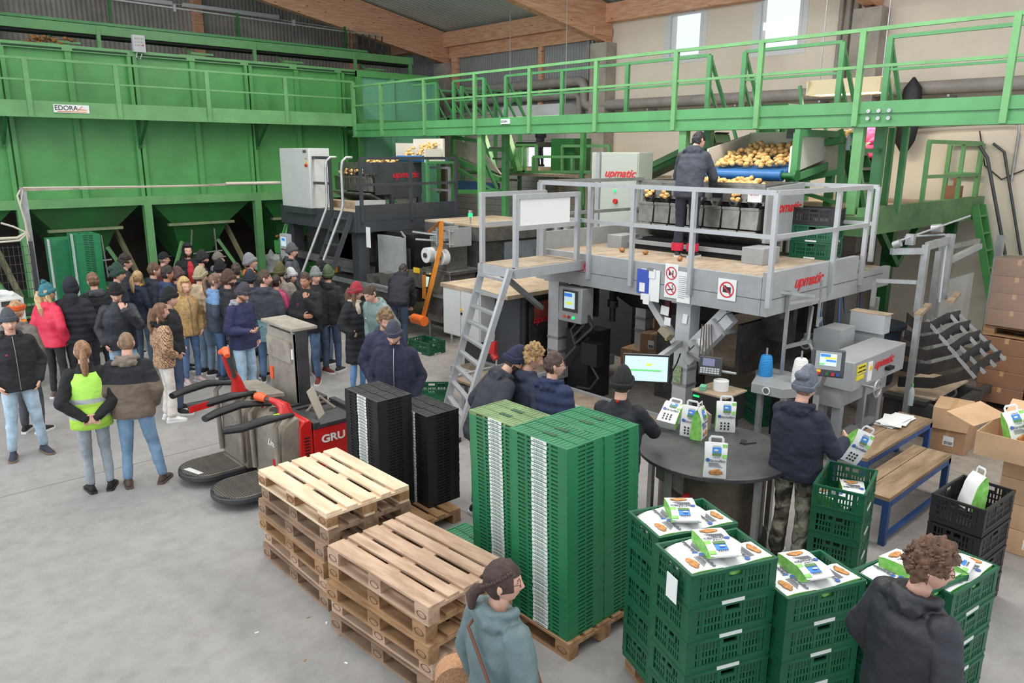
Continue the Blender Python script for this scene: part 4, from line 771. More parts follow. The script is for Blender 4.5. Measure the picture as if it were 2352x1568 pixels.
for y in (q1+.1,(q0+q1)/2,q0-.1): B().bx(13.25,13.33,y-.04,y+.04,2.8,c.z-.1).bx(13.85,13.93,y-.04,y+.04,2.8,c.z-.1).o('leg',g_beam,t)
b=B()
for k in range(5): b.bar((13.3,q1+.2+.45*k,c.z-.1),(13.3,q1+.4+.45*k,c.z+.9 if k%2 else c.z+.4),.05)
b.o('stay',g_beam,t)
cz=c.z
heap(20,lambda k:(13.3+R.uniform(0,.5),at(1905,318,x=13.4).y+R.uniform(-.35,.4),cz+.03+R.uniform(0,.1)),'potato lying on the sorting table by the woman in pink','potatoes on the sorting table')
u=at(1775,300,x=13.6); B().bx(13.4,14.0,at(1812,300,x=13.5).y,at(1745,300,x=13.5).y,cz-.3,at(1775,240,x=13.5).z).o('green_bin',g_dark,label='dark green steel bin standing on the sorting table behind the potato feed hopper',cat='bin')
t=thing('machine_box','small grey electric box on the green frame above the chute','control box',at(1835,310,x=12.2)); c=at(1835,302,x=12.2); B().box(c,(.12,.36,.22)).o('housing',M('grey_box',(110,114,112),.5),t); B().tube([c+Vector((0,.1,.1)),c+Vector((0,.3,.2)),c+Vector((.3,.5,.0))],.012,6).o('cable',blackp,t)
lampm=M('tube_light',(255,246,225),.3,0,emit=3.2)
def hood(label,pl,pr,x,col):
    a,c=at(*pl,x=x),at(*pr,x=x); t=thing('hood_lamp',label,'lamp',((x),(a.y+c.y)/2,a.z))
    B().prism([(-.25,0),(.25,0),(.12,.22),(-.12,.22)],'y',0,1).v
    b=B(); y0,y1=min(a.y,c.y),max(a.y,c.y); z=(a.z+c.z)/2
    b.prism([(x-.3,z),(x-.28,z),(x-.12,z+.24),(x+.12,z+.24),(x+.28,z),(x+.3,z),(x+.14,z+.27),(x-.14,z+.27)],'y',y0,y1).bx(x-.28,x+.28,y0,y0+.02,z,z+.24).bx(x-.28,x+.28,y1-.02,y1,z,z+.24); b.o('hood',col,t)
    B().cyl((x-.1,y0+.08,z+.03),(x-.1,y1-.08,z+.03),.03,n=10).cyl((x+.1,y0+.08,z+.03),(x+.1,y1-.08,z+.03),.03,n=10).o('lamp_tube',lampm,t)
    for yy in (y0+.1,y1-.1): B().bar((x,yy,z+.25),(x,yy,roofz(x)),.015).o('hanger',galv,t)
    l=area('tube_light',(x,(y0+y1)/2,z-.02),(.3,abs(y1-y0)*.9),45,(0,0,0),(1,.88,.66)); return t
hood('cream hooded tube lamp glowing over the sorting table beside the woman in pink',(1868,217),(2035,217),14.2,M('cream_hood',(222,206,170),.5))
hood('grey hooded tube lamp glowing above the left sorting station behind the footbridge',(1165,268),(1305,268),13.6,greyp)
B().lathe([(.005,0),(.033,0),(.034,.16),(.03,.19),(.012,.23),(.012,.25),(.002,.25)],at(1947,345,x=12.0),14).o('water_bottle',M('clear_bottle',(200,215,225),.1,alpha=.6),label='clear plastic water bottle hanging on the green frame left of the deck column',cat='bottle')
# black jacket hung by the lamp
b=B(); c=at(2090,255,x=16.0); b.tube([c+Vector((0,0,.62)),c+Vector((0,0,.42)),c+Vector((0,0,-.1)),c+Vector((0,.04,-.55)),c+Vector((0,.02,-.75))],[.02,.17,.22,.2,.08],12,sy=.5); b.tube([c+Vector((0,0,.6)),(16.06,c.y,4.95)],.01,6); b.o('black_jacket',blackp,label='black jacket hanging above the rear deck right of the woman in pink',cat='jacket')
for a,z0,z1 in ((2030,470,270),(2062,460,250)): c=at(a,z0,x=12.3); B().bx(12.26,12.34,c.y-.04,c.y+.04,2.8,4.04).o('bridge_prop',g_beam,label='green steel prop under the footbridge right of the main deck column, '+('the nearer' if a==2030 else 'the farther'),cat='prop')
c=at(2200,440,x=15.6); B().box((15.5,5.0,2.95),(.3,.2,.3)).cyl((15.5,5.0,3.1),(15.5,5.0,3.25),.03).o('sack',M('brown_paper_sack',(150,104,80),.8),label='brown paper sack standing on the rear deck beside the ladder top',cat='sack')
# steps under the bridge at the rear deck
t=thing('deck_steps','green framed steps with metal treads behind the deck column','steps',(12.8,5.2,2.8))
u0,u1=at(1925,300,x=12.6),at(1985,470,x=12.6)
B().bar((12.6,u0.y,u0.z),(12.6,u1.y,2.8),.05,.16).o('stringer',g_dark,t); B().bar((13.2,u0.y,u0.z),(13.2,u1.y,2.8),.05,.16).o('stringer',g_dark,t)
for k in range(5): f=(k+.6)/5; v=u0.lerp(u1,f); B().bar((12.6,v.y,v.z),(13.2,v.y,v.z),.2,.04).o('tread',steel,t)
# grey cabinet 'upmatic' on the grey platform
t=thing('control_cabinet','tall grey-green control cabinet with red lettering standing behind the grey platform','cabinet',(10.95,9.2,0))
ca,cb=at(1468,350,x=10.7).y,at(1360,350,x=10.7).y; z0=2.26; z1=3.66
B().bx(10.7,11.1,ca,cb,z0,z1).o('body',M('cabinet_grey_green',(170,176,166),.45),t,bev=.01); B().bx(10.68,10.7,ca+.01,cb-.25,z0+.05,z1-.02).o('door',MC['cabinet_grey_green'],t)
B().bx(10.66,10.9,cb-.22,cb-.14,z0-.3,z1).o('side_post',greyp,t); B().bx(10.7,11.1,ca,cb,0,z0).o('support_frame',anth,t)
logo('upmatic',.19,(10.675,(ca+cb)/2-.14,3.3),(0,-1,0),(0,0,1),t); B().cyl((10.68,(ca+cb)/2-.08,2.82),(10.64,(ca+cb)/2-.08,2.82),.045,n=14).o('main_switch',redp,t); B().cyl((10.68,(ca+cb)/2-.05,3.0),(10.66,(ca+cb)/2-.05,3.0),.025,n=10).o('green_lamp',ledg,t)
# left sorting station behind the bridge
t=thing('sorting_station','raised green sorting station with railings and steep steps behind the dark platform','platform',(13,11.5,0))
def PB(b,pts,x,w=.06):
    v=[at(*p,x=x) for p in pts]
    for a,c in zip(v,v[1:]): b.bar(a,c,w)
    return b
X1=13.0
for pts in ([(1052,395),(1445,395)],[(1205,335),(1205,395)],[(1315,360),(1315,392)]): PB(B(),pts,X1,.07).o('deck_edge',g_rail,t)
PB(B(),[(1176,395),(1176,333),(1232,333),(1232,395)],X1).o('railing',g_rail,t); PB(B(),[(1225,395),(1225,360),(1340,360),(1340,470)],X1).o('railing',g_rail,t); PB(B(),[(1292,395),(1292,335),(1400,335),(1400,350)],X1+.4).o('railing',g_rail,t)
PB(B(),[(1110,310),(1142,410)],X1,.12).o('stringer',g_beam,t); PB(B(),[(1165,310),(1190,395)],X1-.2,.14).o('stringer',g_silo,t)
for k in range(4): PB(B(),[(1125+8*k,340+24*k),(1172+6*k,342+24*k)],X1-.1,.05).o('tread',steel,t)
for q in (1108,1160,1338): 
    c=at(q,400,x=X1); B().bx(X1-.05,X1+.05,c.y-.05,c.y+.05,0,c.z+.9).o('post',g_silo,t)
z=at(1200,396,x=X1).z
B().bx(X1,X1+1.6,at(1440,395,x=X1).y,at(1060,395,x=X1).y,z-.08,z-.02).o('deck',ply,t)
bb=at(1290,350,x=X1+.5); B().bx(X1+.5,X1+1.1,at(1318,340,x=X1+.5).y,at(1266,340,x=X1+.5).y,z,at(1290,318,x=X1+.5).z).o('green_hopper',g_dark,t)
zl=at(1242,384,x=15.6).z; B().bx(14.6,16.4,at(1300,384,x=15.6).y,at(1180,384,x=15.6).y,zl-.08,zl).bx(16.2,16.35,at(1250,384,x=15.6).y,at(1240,384,x=15.6).y,0,zl).o('deck',ply,t)
B().bx(X1+.4,X1+1,at(1232,300,x=X1+.4).y,at(1185,300,x=X1+.4).y,z+.6,z+.72).o('sorting_belt',rubber,t)
t=thing('chute_conveyor','green framed inclined conveyor with bare metal sides behind the dark weigher','conveyor',(11.8,13.0,2.4))
x=11.9; p=[at(1045,322,x=x),at(1100,335,x=x),at(1150,400,x=x),at(1045,355,x=x)]
B().add([(x,v.y,v.z) for v in p]+[(x+.04,v.y,v.z) for v in p],[(0,1,2,3),(7,6,5,4),(0,4,5,1),(1,5,6,2),(2,6,7,3),(3,7,4,0)]).o('side_sheet',MC['bare_sheet'],t)
b=PB(B(),[(1040,315),(1105,325)],x,.08); PB(b,[(1040,358),(1060,372),(1150,412)],x,.1); PB(b,[(1040,315),(1040,470)],x,.08); PB(b,[(1048,385),(1140,440)],x,.06); PB(b,[(1050,440),(1150,440)],x,.1); b.o('frame',g_silo,t)
PB(B(),[(1060,425),(1140,432)],x+.1,.22).o('blue_cover',M('blue_cover',(44,72,104),.5),t)
# lower clutter behind ladder landing (table with parts)
t=thing('packing_table','white-lit packing table with small steel parts seen through the landing gate','table',(11.5,11.2,0))
B().bx(11.4,12.6,9.9,11.6,1.9,1.96).bx(11.45,12.5,10,11.5,1.1,1.9).o('table',steel,t)
for k in range(4): B().cyl((11.5,10.3+.28*k,2.0),(11.5,10.3+.28*k,2.16),.08,n=14).o('steel_pot',galv,t)
# ---------------- sewing line on the right ----------------
t=thing('closing_machine','long grey bag closing machine with red lettering and yellow warning labels','packing machine',(9.4,3.8,0))
B().bx(8.7,10.2,3.6,4.02,.95,1.3).o('cover',greyp,t,bev=.008)
B().bx(8.75,10.1,3.75,4.0,.7,.95).bx(8.8,8.9,3.75,3.85,0,.95).bx(9.9,10,3.75,3.85,0,.95).bx(8.8,8.9,3.95,4.05,0,.95).bx(9.4,9.46,3.72,3.8,.05,.95).bx(8.8,10,3.76,3.84,.25,.32).o('under_frame',greyp,t)
logo('upmatic',.15,(9.55,3.595,1.17),(1,0,0),(0,0,1),t)
B().bx(8.78,9.02,3.592,3.6,1.14,1.25).bx(8.78,8.98,3.592,3.6,1.07,1.12).o('warning_label',M('label_yellow',(232,214,60),.5),t); B().bx(9.08,9.2,3.59,3.6,1.0,1.24).o('warning_plate',paper,t); B().prism([(9.1,1.14),(9.18,1.14),(9.14,1.21)],'y',3.582,3.59).o('warning_triangle',wy,t)
text('NICHT IN DIE',.03,blk,(8.9,3.59,1.22),(1,0,0),(0,0,1),t); text('MASCHINE GREIFEN',.024,blk,(8.9,3.59,1.17),(1,0,0),(0,0,1),t)
B().bx(9.6,9.75,3.54,3.6,1.05,1.09).o('latch',blackp,t)
w_=B(); n=24
w_.tube([(8.98+.1*math.cos(2*PI*k/n),3.42,.98+.1*math.sin(2*PI*k/n)) for k in range(n+1)],.012,8,cap=False).bar((8.88,3.42,.98),(9.08,3.42,.98),.02).bar((8.98,3.42,.88),(8.98,3.42,1.08),.02).cyl((8.98,3.4,.98),(8.98,3.62,.98),.014); w_.o('handwheel',galv,t)
motor=M('motor_grey',(150,154,154),.45,.3,.1,20)
def mot(label,c,d,s=1,parent=None):
    c=Vector(c); d=Vector(d).normalized(); t=thing('electric_motor',label,'motor',c) if parent is None else parent
    b=B(); b.cyl(c,c+d*.2*s,.075*s,n=20)
    for k in range(10):
        a=2*PI*k/10; u=d.orthogonal().normalized(); v=d.cross(u); o_=u*math.cos(a)*.08*s+v*math.sin(a)*.08*s; b.bar(c+o_+d*.02*s,c+o_+d*.18*s,.008,.02*s)
    b.cyl(c-d*.04*s,c,.085*s,n=20); q=b.o('motor',motor,t); B().cyl(c-d*.045*s,c-d*.04*s,.06*s,n=16).o('fan_grille',dsteel,q); B().box(c+d*.1*s+Vector((0,0,.1*s)),(.1*s,.1*s,.06*s)).o('terminal_box',motor,q); return t
c=at(1852,788,z=1.22); mot('small grey electric motor lying on the sewing line bed',c,(1,.2,0),.9)
c=at(1915,915,z=.62); mot('grey upright motor under the lit operator console',c+Vector((.3,.1,.1)),(0,0,-1),1.0)
c=at(2135,922,z=.35); mot('grey motor at the foot of the curved-strip rack, nearer the cartons',c,(1,.6,.2),1.1)
c=at(2182,898,z=.4); mot('grey motor at the foot of the curved-strip rack, farther right',c,(1,.6,.2),1.0)
t=thing('sewing_table','grey angular machine table with a round badge carrying two thread cones','machine table',(8.4,4.35,0))
tp=[(8.02,4.5),(8.06,4.12),(8.3,3.98),(9.4,3.98),(9.5,4.35),(8.65,4.75)]
B().prism(tp,'z',.88,1.0).o('table_top',greyp,t,bev=.006); B().bx(8.1,8.16,4.4,4.46,0,.88).bx(8.1,8.16,4.1,4.16,0,.88).bx(8.9,8.96,4.4,4.46,0,.88).o('leg',galv,t); B().bx(8.35,9.0,4.05,4.4,.3,.85).o('gearbox',blackp,t)
B().lathe([(.03,0),(.04,0),(.04,.01),(.03,.01)],(0,0,0),20,rot=Matrix.Rotation(-PI/2,3,'Y')).v
b=B(); c=Vector((8.035,4.31,.94)); b.cyl(c,c+Vector((-.008,0,0)),.05,n=24); b.o('badge',white,t); B().cyl(c+Vector((-.008,0,0)),c+Vector((-.01,0,0)),.036,n=20).o('badge_mark',M('badge_grey',(90,96,94),.6),t)
def cone(label,x,y,z,col,h=.26,r=.085):
    t=thing('thread_cone',label,'thread cone',(x,y,z)); B().lathe([(r*.98,0),(r,.02),(r*.97,h*.5),(r*.78,h*.93),(r*.6,h),(.01,h)],(x,y,z),24).o('thread',col,t); B().cyl((x,y,z+h),(x,y,z+h+.09),.012,n=8).o('spindle',galv,t)
blue_t=M('blue_thread',(40,134,200),.7,0); wave_bump(blue_t,16,.6,'Z',.004); wht=M('white_thread',(232,230,226),.7); wave_bump(wht,16,.5,'Z',.004)
cone('bright blue cone of sewing thread on the grey machine table',8.42,4.55,1.0,blue_t); cone('white cone of sewing thread on the machine table behind the man in camouflage trousers',8.45,4.12,1.0,wht,.3,.095)
t=thing('thread_stand','thin grey upright with thread guide arms on the sewing table','thread guide',(8.6,4.43,1)); B().bar((8.6,4.43,1.0),(8.6,4.43,2.05),.035).o('pole',galv,t)
B().bar((8.35,4.65,2.06),(8.75,4.18,2.0),.03).bar((8.6,4.43,1.9),(9.2,4.3,1.9),.03).bar((8.6,4.43,1.35),(9.1,4.35,1.36),.04).bar((9.15,4.3,1.55),(9.15,4.3,2.15),.025).bar((9.15,4.3,1.6),(9.35,4.35,1.62),.03).o('guide_arm',galv,t)
for q,pz in ((2042,2.1),(1932,2.0)): pass
for x in (9.6,9.9): B().bx(x,x+.03,4.62,4.65,1.2,2.0).o('guide_rod',galv,label='thin grey vertical guide rod behind the sewing line, '+('left' if x<9.8 else 'right')+' one',cat='rod')
# bed & blocks
t=thing('sewing_line_bed','grey machine bed with box guards and clamp rods between the thread stand and tall rack','machine bed',(9.8,4.6,0))
B().bx(8.8,11.2,4.2,4.75,.9,1.0).o('bed',dsteel,t); B().bx(9.0,9.1,4.3,4.4,0,.9).bx(10.9,11,4.3,4.4,0,.9).o('leg',greyp,t)
for (x,y) in ((9.55,4.35),(10.7,4.55)):
    B().prism([(y-.18,1.0),(y+.18,1.0),(y+.18,1.42),(y+.1,1.46),(y-.18,1.46)],'x',x,x+.42).o('box_guard',greyp,t); B().cyl((x-.1,y-.26,1.08),(x+.42,y-.26,1.08),.025).cyl((x-.02,y-.26,1.08),(x+.02,y-.26,1.08),.045).cyl((x+.3,y-.26,1.08),(x+.34,y-.26,1.08),.045).o('clamp_rod',galv,t)
B().bx(9.4,9.5,4.75,5.2,1.2,1.75).bx(10.1,10.2,4.7,5.1,1.2,1.8).bx(8.9,11.6,5.2,5.26,.75,1.45).o('back_plate',dsteel,t)
for x,y in ((9.75,4.8),(10.75,4.95)):
    v=B(); v.bar((x-.25,y,1.82),(x+.1,y-.15,1.78),.09,.04); v.o('valve_bracket',galv,t); 
    v=B()
    for k in range(5): v.cyl((x-.2+.06*k,y-.02*k,1.8),(x-.2+.06*k,y-.02*k,1.9),.018,n=8)
    v.o('valve_rows',galv,t); B().box((x+.14,y-.12,1.84),(.06,.2,.06)).o('red_manifold',redp,t)
    hz_=B()
    for k in range(4): hz_.tube([(x+.14,y-.18+.04*k,1.87),(x+.16,y-.2+.04*k,2.0),(x+.26,y-.15+.04*k,2.03),(x+.3,y-.1+.03*k,1.9)],.008,5)
    hz_.o('clear_hose',M('clear_hose',(190,190,195),.3,alpha=.6),t)
    B().tube([(x+.1,y-.15,1.8),(x,y-.25,1.6),(x-.02,y-.3,1.4)],.012,6).tube([(x+.2,y-.15,1.82),(x+.4,y-.3,1.75),(x+.35,y-.35,1.4)],.012,6).o('blue_hose',M('blue_hose',(50,92,150),.4),t)
B().tube([(9.2,4.3,1.15),(9.35,4.5,1.3),(9.6,4.6,1.7)],.02,8).o('conduit',greyp,t)
B().bx(11.0,12.6,5.3,5.36,.4,1.7).o('rear_panel',M('brown_grey_panel',(132,124,116),.6,0,.2,2),t); B().bar((11.0,5.28,1.75),(12.8,5.2,1.85),.08,.1).o('top_beam',dustp,t)
t=thing('screen_terminal','grey operator console with blue lit screen and red buttons on a stand','control panel',(8.0,3.62,0)); 
c=Vector((8.05,3.62,1.42)); rm=Matrix((VR,VU,-VF)).transposed(); 
dv=(Vector((0,0,3.0))-c).normalized(); xr=Vector((0,0,1)).cross(dv).normalized(); ur=dv.cross(xr); rm=Matrix((xr,ur,dv)).transposed()
def LP(b,c,rm,cx,cy,cz,d): return b.box(c+rm@Vector((cx,cy,cz)),d,rot=rm)
LP(B(),c,rm,0,0,0,(.34,.3,.12)).o('housing',anth,t,bev=.012); LP(B(),c,rm,0,.03,.062,(.26,.2,.01)).o('bezel',greyp,t); LP(B(),c,rm,0,.04,.068,(.17,.13,.006)).o('screen',screen_w,t)
LP(LP(B(),c,rm,-.03,.085,.073,(.1,.03,.003)),c,rm,.03,.03,.073,(.1,.02,.003)).o('screen_bar',screen_b,t); LP(B(),c,rm,.02,.06,.073,(.12,.02,.003)).o('screen_field',screen_y,t); LP(B(),c,rm,-.06,-.01,.073,(.05,.02,.003)).o('screen_tile',screen_g,t)
for k,(xx,m_) in enumerate(((-.09,redp),(.0,g_dark),(.06,redp),(.11,M('blue_button',(40,70,160),.4)))): LP(B(),c,rm,xx,-.115,.07,(.035,.03,.03)).o('button',m_,t)
LP(B(),c,rm,-.09,-.09,.066,(.05,.03,.005)).o('yellow_collar',wy,t); B().bar(c+Vector((.1,.05,-.1)),(8.35,3.85,.95),.05).bar((8.35,3.85,.95),(8.35,3.85,0),.05).o('stand',galv,t)
# tall rack with curved strips
t=thing('curved_chute','grey frame with curved dark sheet strips hanging between slanted bars','bag chute',(11,3.5,0))
P_=lambda a,c,z=None,x=None: at(a,c,z=z) if z is not None else at(a,c,x=x)
B().bx(10.42,10.5,3.55,3.62,.15,1.62).bx(11.9,11.98,3.9,3.97,.1,2.3).bx(10.9,10.98,4.3,4.38,.1,1.7).o('post',galv,t)
B().bx(10.2,10.4,3.9,4.35,1.35,1.6).bx(10.25,10.38,3.95,4.3,1.0,1.35).o('head_block',lgrey,t); B().bx(10.2,10.42,3.88,4.37,1.6,1.61).o('dusty_cap',dustp,t)
B().bar((10.45,3.6,1.62),(11.1,3.7,1.66),.08,.05).bar((11.3,3.5,1.7),(11.9,3.6,1.74),.08,.05).o('wood_rail',M('dusty_wood',(168,146,122),.8,0,.2,4),t)
B().bx(10.75,10.84,3.68,3.76,1.6,2.5).bx(11.45,11.54,3.62,3.72,1.7,2.6).bar((10.4,4.0,2.42),(10.8,3.72,2.42),.06,.08).bar((10.8,3.72,2.48),(11.5,3.68,2.52),.05,.1).bar((10.5,4.2,1.65),(10.5,4.2,2.0),.05).bar((10.5,4.2,2.0),(10.8,3.75,2.0),.05).bar((11.5,3.7,2.2),(12.2,3.5,2.4),.07).o('upper_frame',galv,t)
B().tube([(10.4,3.95,2.55),(11.6,3.5,2.85)],.013,8).o('slide_rod',alu,t); B().cyl((10.4,3.98,2.5),(10.4,3.9,2.54),.05,n=12).o('tension_wheel',galv,t); B().cyl((11.15,3.8,2.68),(11.15,3.68,2.7),.06,n=14).o('tension_wheel',galv,t); B().bx(10.6,10.68,3.82,3.92,2.5,2.64).o('slide_block',galv,t)
B().tube([(10.8,4.0,2.58),(11.35,3.7,2.6),(11.4,3.68,2.5),(11.2,3.6,1.7)],.014,8).o('bent_rod',alu,t)
bars=[((2128,735),(2240,868)),((2145,732),(2262,857)),((2178,718),(2286,842)),((2192,712),(2308,826))]
sl=[]
for k,(a,c) in enumerate(bars):
    xx=10.7+k*.12; u=at(*a,x=xx); v=at(*c,x=xx); d=(v-u); v=u+d; B().bar(u,v,.025,.04).o('slanted_bar',galv,t); sl.append((u,v))
strip=M('dark_sheet_strip',(66,62,60),.4,.5,.25,5)
for k in range(5):
    f=.12+.2*k; u=sl[0][0].lerp(sl[0][1],f); v=sl[3][0].lerp(sl[3][1],f); e=Vector((10.55,3.75,1.55-.22*k)); m_=(e+u)/2+Vector((0,0,-.05))
    b=B(); path=[e,e.lerp(u,.5)+Vector((0,0,-.08)),u,u.lerp(v,.5)+Vector((0,0,.04)),v]; h=.07
    vs=[];fs=[]
    for p_ in path: vs+=[p_+Vector((0,0,h)),p_+Vector((0,0,-h)),p_+Vector((.02,.02,-h)),p_+Vector((.02,.02,h))]
    for i in range(4):
        for j in range(4): fs.append((4*i+j,4*i+(j+1)%4,4*i+4+(j+1)%4,4*i+4+j))
    b.add(vs,fs); b.o('curved_strip',strip,t)
B().bx(10.45,12.0,3.35,3.9,.45,.5).bx(10.5,12.3,3.1,3.2,.3,.42).bx(10.5,10.6,3.1,3.9,.0,.45).bx(11.8,11.9,3.1,3.9,0,.45).o('base_frame',dsteel,t); B().bx(10.6,11.9,3.3,3.9,.5,.52).o('base_belt',dustp,t)
t=thing('white_enclosure','white sheet enclosure with grey posts behind the curved strip rack','enclosure',(12.9,4.0,0))
B().bx(12.5,14.2,4.1,4.14,.3,1.75).o('panel',whitep,t); B().bx(12.45,12.53,4.02,4.1,0,2.3).bx(14.0,14.1,3.7,3.8,0,2.4).bx(12.4,14.1,4.05,4.1,2.25,2.32).o('post_frame',galv,t)
t=thing('steel_panel_machine','large brown-grey steel casing behind the sewing line under the platform edge','machine',(12.4,6.2,0)); B().bx(11.6,13.2,5.6,6.4,.1,1.9).o('casing',MC['brown_grey_panel'],t); B().bar((11.4,5.5,1.95),(13.4,5.5,2.0),.1,.1).o('top_beam',dustp,t)
B().lathe([(.2,0),(.34,.05),(.4,.9),(.46,.95),(.46,1.0),(.2,1.05)],(12.6,4.95,0),20).o('waste_bin',M('dark_blue_bin',(40,52,66),.5),label='dark blue-grey round bin in the shade under the rear deck',cat='bin')
mot('dark motor on the floor under the grey platform',(10.3,5.6,.16),(1,-.3,0),1.3)
c=at(2090,930,z=.48); B().lathe([(.005,0),(.036,0),(.038,.17),(.03,.21),(.014,.25),(.014,.26),(.002,.26)],c,14).o('water_bottle',M('pet_bottle',(190,205,205),.12,alpha=.55),label='plastic water bottle with a green cap at the foot of the rack post',cat='bottle'); B().cyl(c+Vector((0,0,.255)),c+Vector((0,0,.29)),.018,n=10).o('bottle_cap',g_silo,label='green cap of the water bottle at the foot of the rack post',cat='bottle cap')
# monitor on arm
t=thing('monitor','flat computer monitor with a pale blue lit screen on an arm of the grey column','monitor',(7.3,5.35,1.0))
ml,mr=Vector((6.95,5.53,1.33)),Vector((7.2,5.07,1.33)); c=at(1484,846,x=7.2)
xd=Vector((.42,-.52,0)).normalized(); up=Vector((0,0,1)); nn=xd.cross(up); 
ur=(up*.97+nn*-.12).normalized(); nr=xd.cross(ur); rmm=Matrix((xd,ur,nr)).transposed()
LP(B(),c,rmm,0,0,0,(.54,.34,.035)).o('frame',blackp,t,bev=.004); LP(B(),c,rmm,0,.0,.019,(.51,.3,.003)).o('screen',screen_w,t); LP(B(),c,rmm,.03,.05,.0215,(.06,.025,.002)).o('screen_field',screen_y,t); LP(B(),c,rmm,-.02,-.02,.0215,(.4,.02,.002)).o('screen_row',screen_g,t); LP(LP(B(),c,rmm,0,.0,-.018,(.545,.345,.01)),c,rmm,0,.0,-.03,(.12,.12,.03)).o('rear_shell',lgrey,t)
B().bar(c+nr*-.03,(8.28,5.72,1.22),.07,.07).o('arm',greyp,t); B().tube([c+nr*-.05+Vector((0,0,-.1)),c+Vector((.3,-.05,-.3)),(8.2,5.7,.95),(8.2,5.65,1.1)],.01,6).o('cable',blackp,t)
t=thing('label_terminal','tilted grey keypad terminal with small display on a bracket','terminal',(7.6,4.85,1.1)); c=at(1632,840,x=7.75)
LP(B(),c,rm,0,0,0,(.27,.22,.06)).o('housing',anth,t,bev=.008); LP(B(),c,rm,-.02,.045,.033,(.14,.09,.006)).o('display',M('dull_display',(120,124,150),.3,0,emit=.15),t)
b=B()
for i in range(7):
    for j in range(3): LP(b,c,rm,-.1+.033*i,-.03-.025*j,.034,(.026,.018,.006))
b.o('keys',lgrey,t)['kind']='stuff'
B().bar(c+Vector((.05,.05,-.02)),(8.3,5.6,1.1),.04).cyl(c+Vector((.05,-.1,-.05)),c+Vector((.12,-.28,-.06)),.015).o('bracket',galv,t)
for k in range(4): pass
b=B(); 
for k in range(5): b.tube([(8.25-.02*k,5.25+.02*k,1.55),(8.1,5.1+.05*k,1.15-.03*k),c+Vector((.05+.03*k,.05,.06))],.008,5)
b.o('hanging_cables',M('brown_cable',(96,80,64),.6),label='bundle of brown cables hanging from the lifting arm to the keypad terminal',cat='cables')
t=thing('barcode_scanner','dusty scanner in a box holder with a yellow-trimmed handle on the column brace','scanner',(7.95,5.95,1.2)); c=at(1530,770,x=8.0)
B().box(c+Vector((0,0,.03)),(.12,.18,.09),rot=Euler((.5,.3,0))).o('holder',M('dusty_holder',(132,122,104),.7),t); B().bar(c+Vector((0,-.02,-.03)),c+Vector((0,-.06,-.17)),.035).o('handle',blackp,t); B().box(c+Vector((0,-.065,-.18)),(.04,.04,.02)).box(c+Vector((0,-.02,-.05)),(.045,.04,.02)).o('trim',M('lime_trim',(170,200,60),.5),t)
t=thing('printer','black label printer with green status light and dusty lid beside the grey column','printer',(7.75,4.95,0)); 
B().bx(7.55,8.0,4.55,5.0,.55,.88).o('body',blackp,t,bev=.01); B().bx(7.54,8.01,4.54,5.01,.88,.9).o('dusty_lid',MC['dusty_wood'],t); B().bx(7.54,7.55,4.9,4.98,.82,.84).o('status_light',ledg,t); B().bx(7.6,7.95,4.6,4.95,0,.55).o('stand',dsteel,t)
B().cyl((7.78,4.76,.9),(7.78,4.76,1.02),.09,n=24).o('label_roll',white,label='white label roll standing on the black printer under the keypad terminal',cat='roll'); B().box((7.62,4.9,.93),(.12,.07,.05),.4).o('tape_dispenser',g_teal,label='green tape dispenser lying on the black printer lid',cat='tape dispenser')
# round table
tc_=at(1640,1030,z=.92); TR=.72
t=thing('rotary_table','large round black packing table on a dusty steel drum base','table',(tc_.x,tc_.y,0))
tabm=M('black_table_top',(52,53,56),.5,0,.25,2.5,.08,30,dirt=(78,76,74))
B().lathe([(.01,.88),(TR-.01,.88),(TR,.885),(TR,.915),(TR-.01,.92),(.01,.92)],(tc_.x,tc_.y,0),64).o('table_top',tabm,t)
B().lathe([(.5,.08),(.5,.86),(.45,.88),(.05,.88)],(tc_.x,tc_.y,0),32).o('drum',M('brown_drum',(118,106,94),.5,.4,.35,3),t); B().lathe([(.52,0),(.55,0),(.55,.1),(.5,.1)],(tc_.x,tc_.y,0),32).o('base_ring',blackp,t)
for a in (100,175,250,330): 
    x,y=tc_.x+.64*math.cos(math.radians(a)),tc_.y+.64*math.sin(math.radians(a)); B().bx(x-.025,x+.025,y-.025,y+.025,0,.88).o('leg',galv,t)
u=Vector((tc_.x-.63,tc_.y+.2,0)); B().add([u+Vector((0,0,.86)),u+Vector((.3,-.5,.86)),u+Vector((.3,-.5,.4)),u+Vector((0,0,.75))],[(0,1,2,3)]).o('guard_sheet',steel,t)
B().cyl(u+Vector((.1,-.28,.62)),u+Vector((.06,-.3,.62)),.04,n=12).o('emergency_switch',redp,t)
TZ=.92
B().box((tc_.x+.35,tc_.y-.1,TZ+.006),(.1,.05,.012),.4).tube([(tc_.x+.3,tc_.y-.14,TZ+.01),(tc_.x+.42,tc_.y-.2,TZ+.01)],.006,6).o('scissors',blackp,label='black handled scissors lying on the round black table',cat='scissors')
B().prism([(0,0),(.36,0),(.36,.14),(0,.14)],'z',0,.01).v
B().box((tc_.x+.5,tc_.y+.45,TZ+.08),(.02,.32,.16),-.6).o('stop_board',M('dusty_board',(150,136,118),.7),label='small dusty upright stop board at the rear edge of the round table',cat='board')
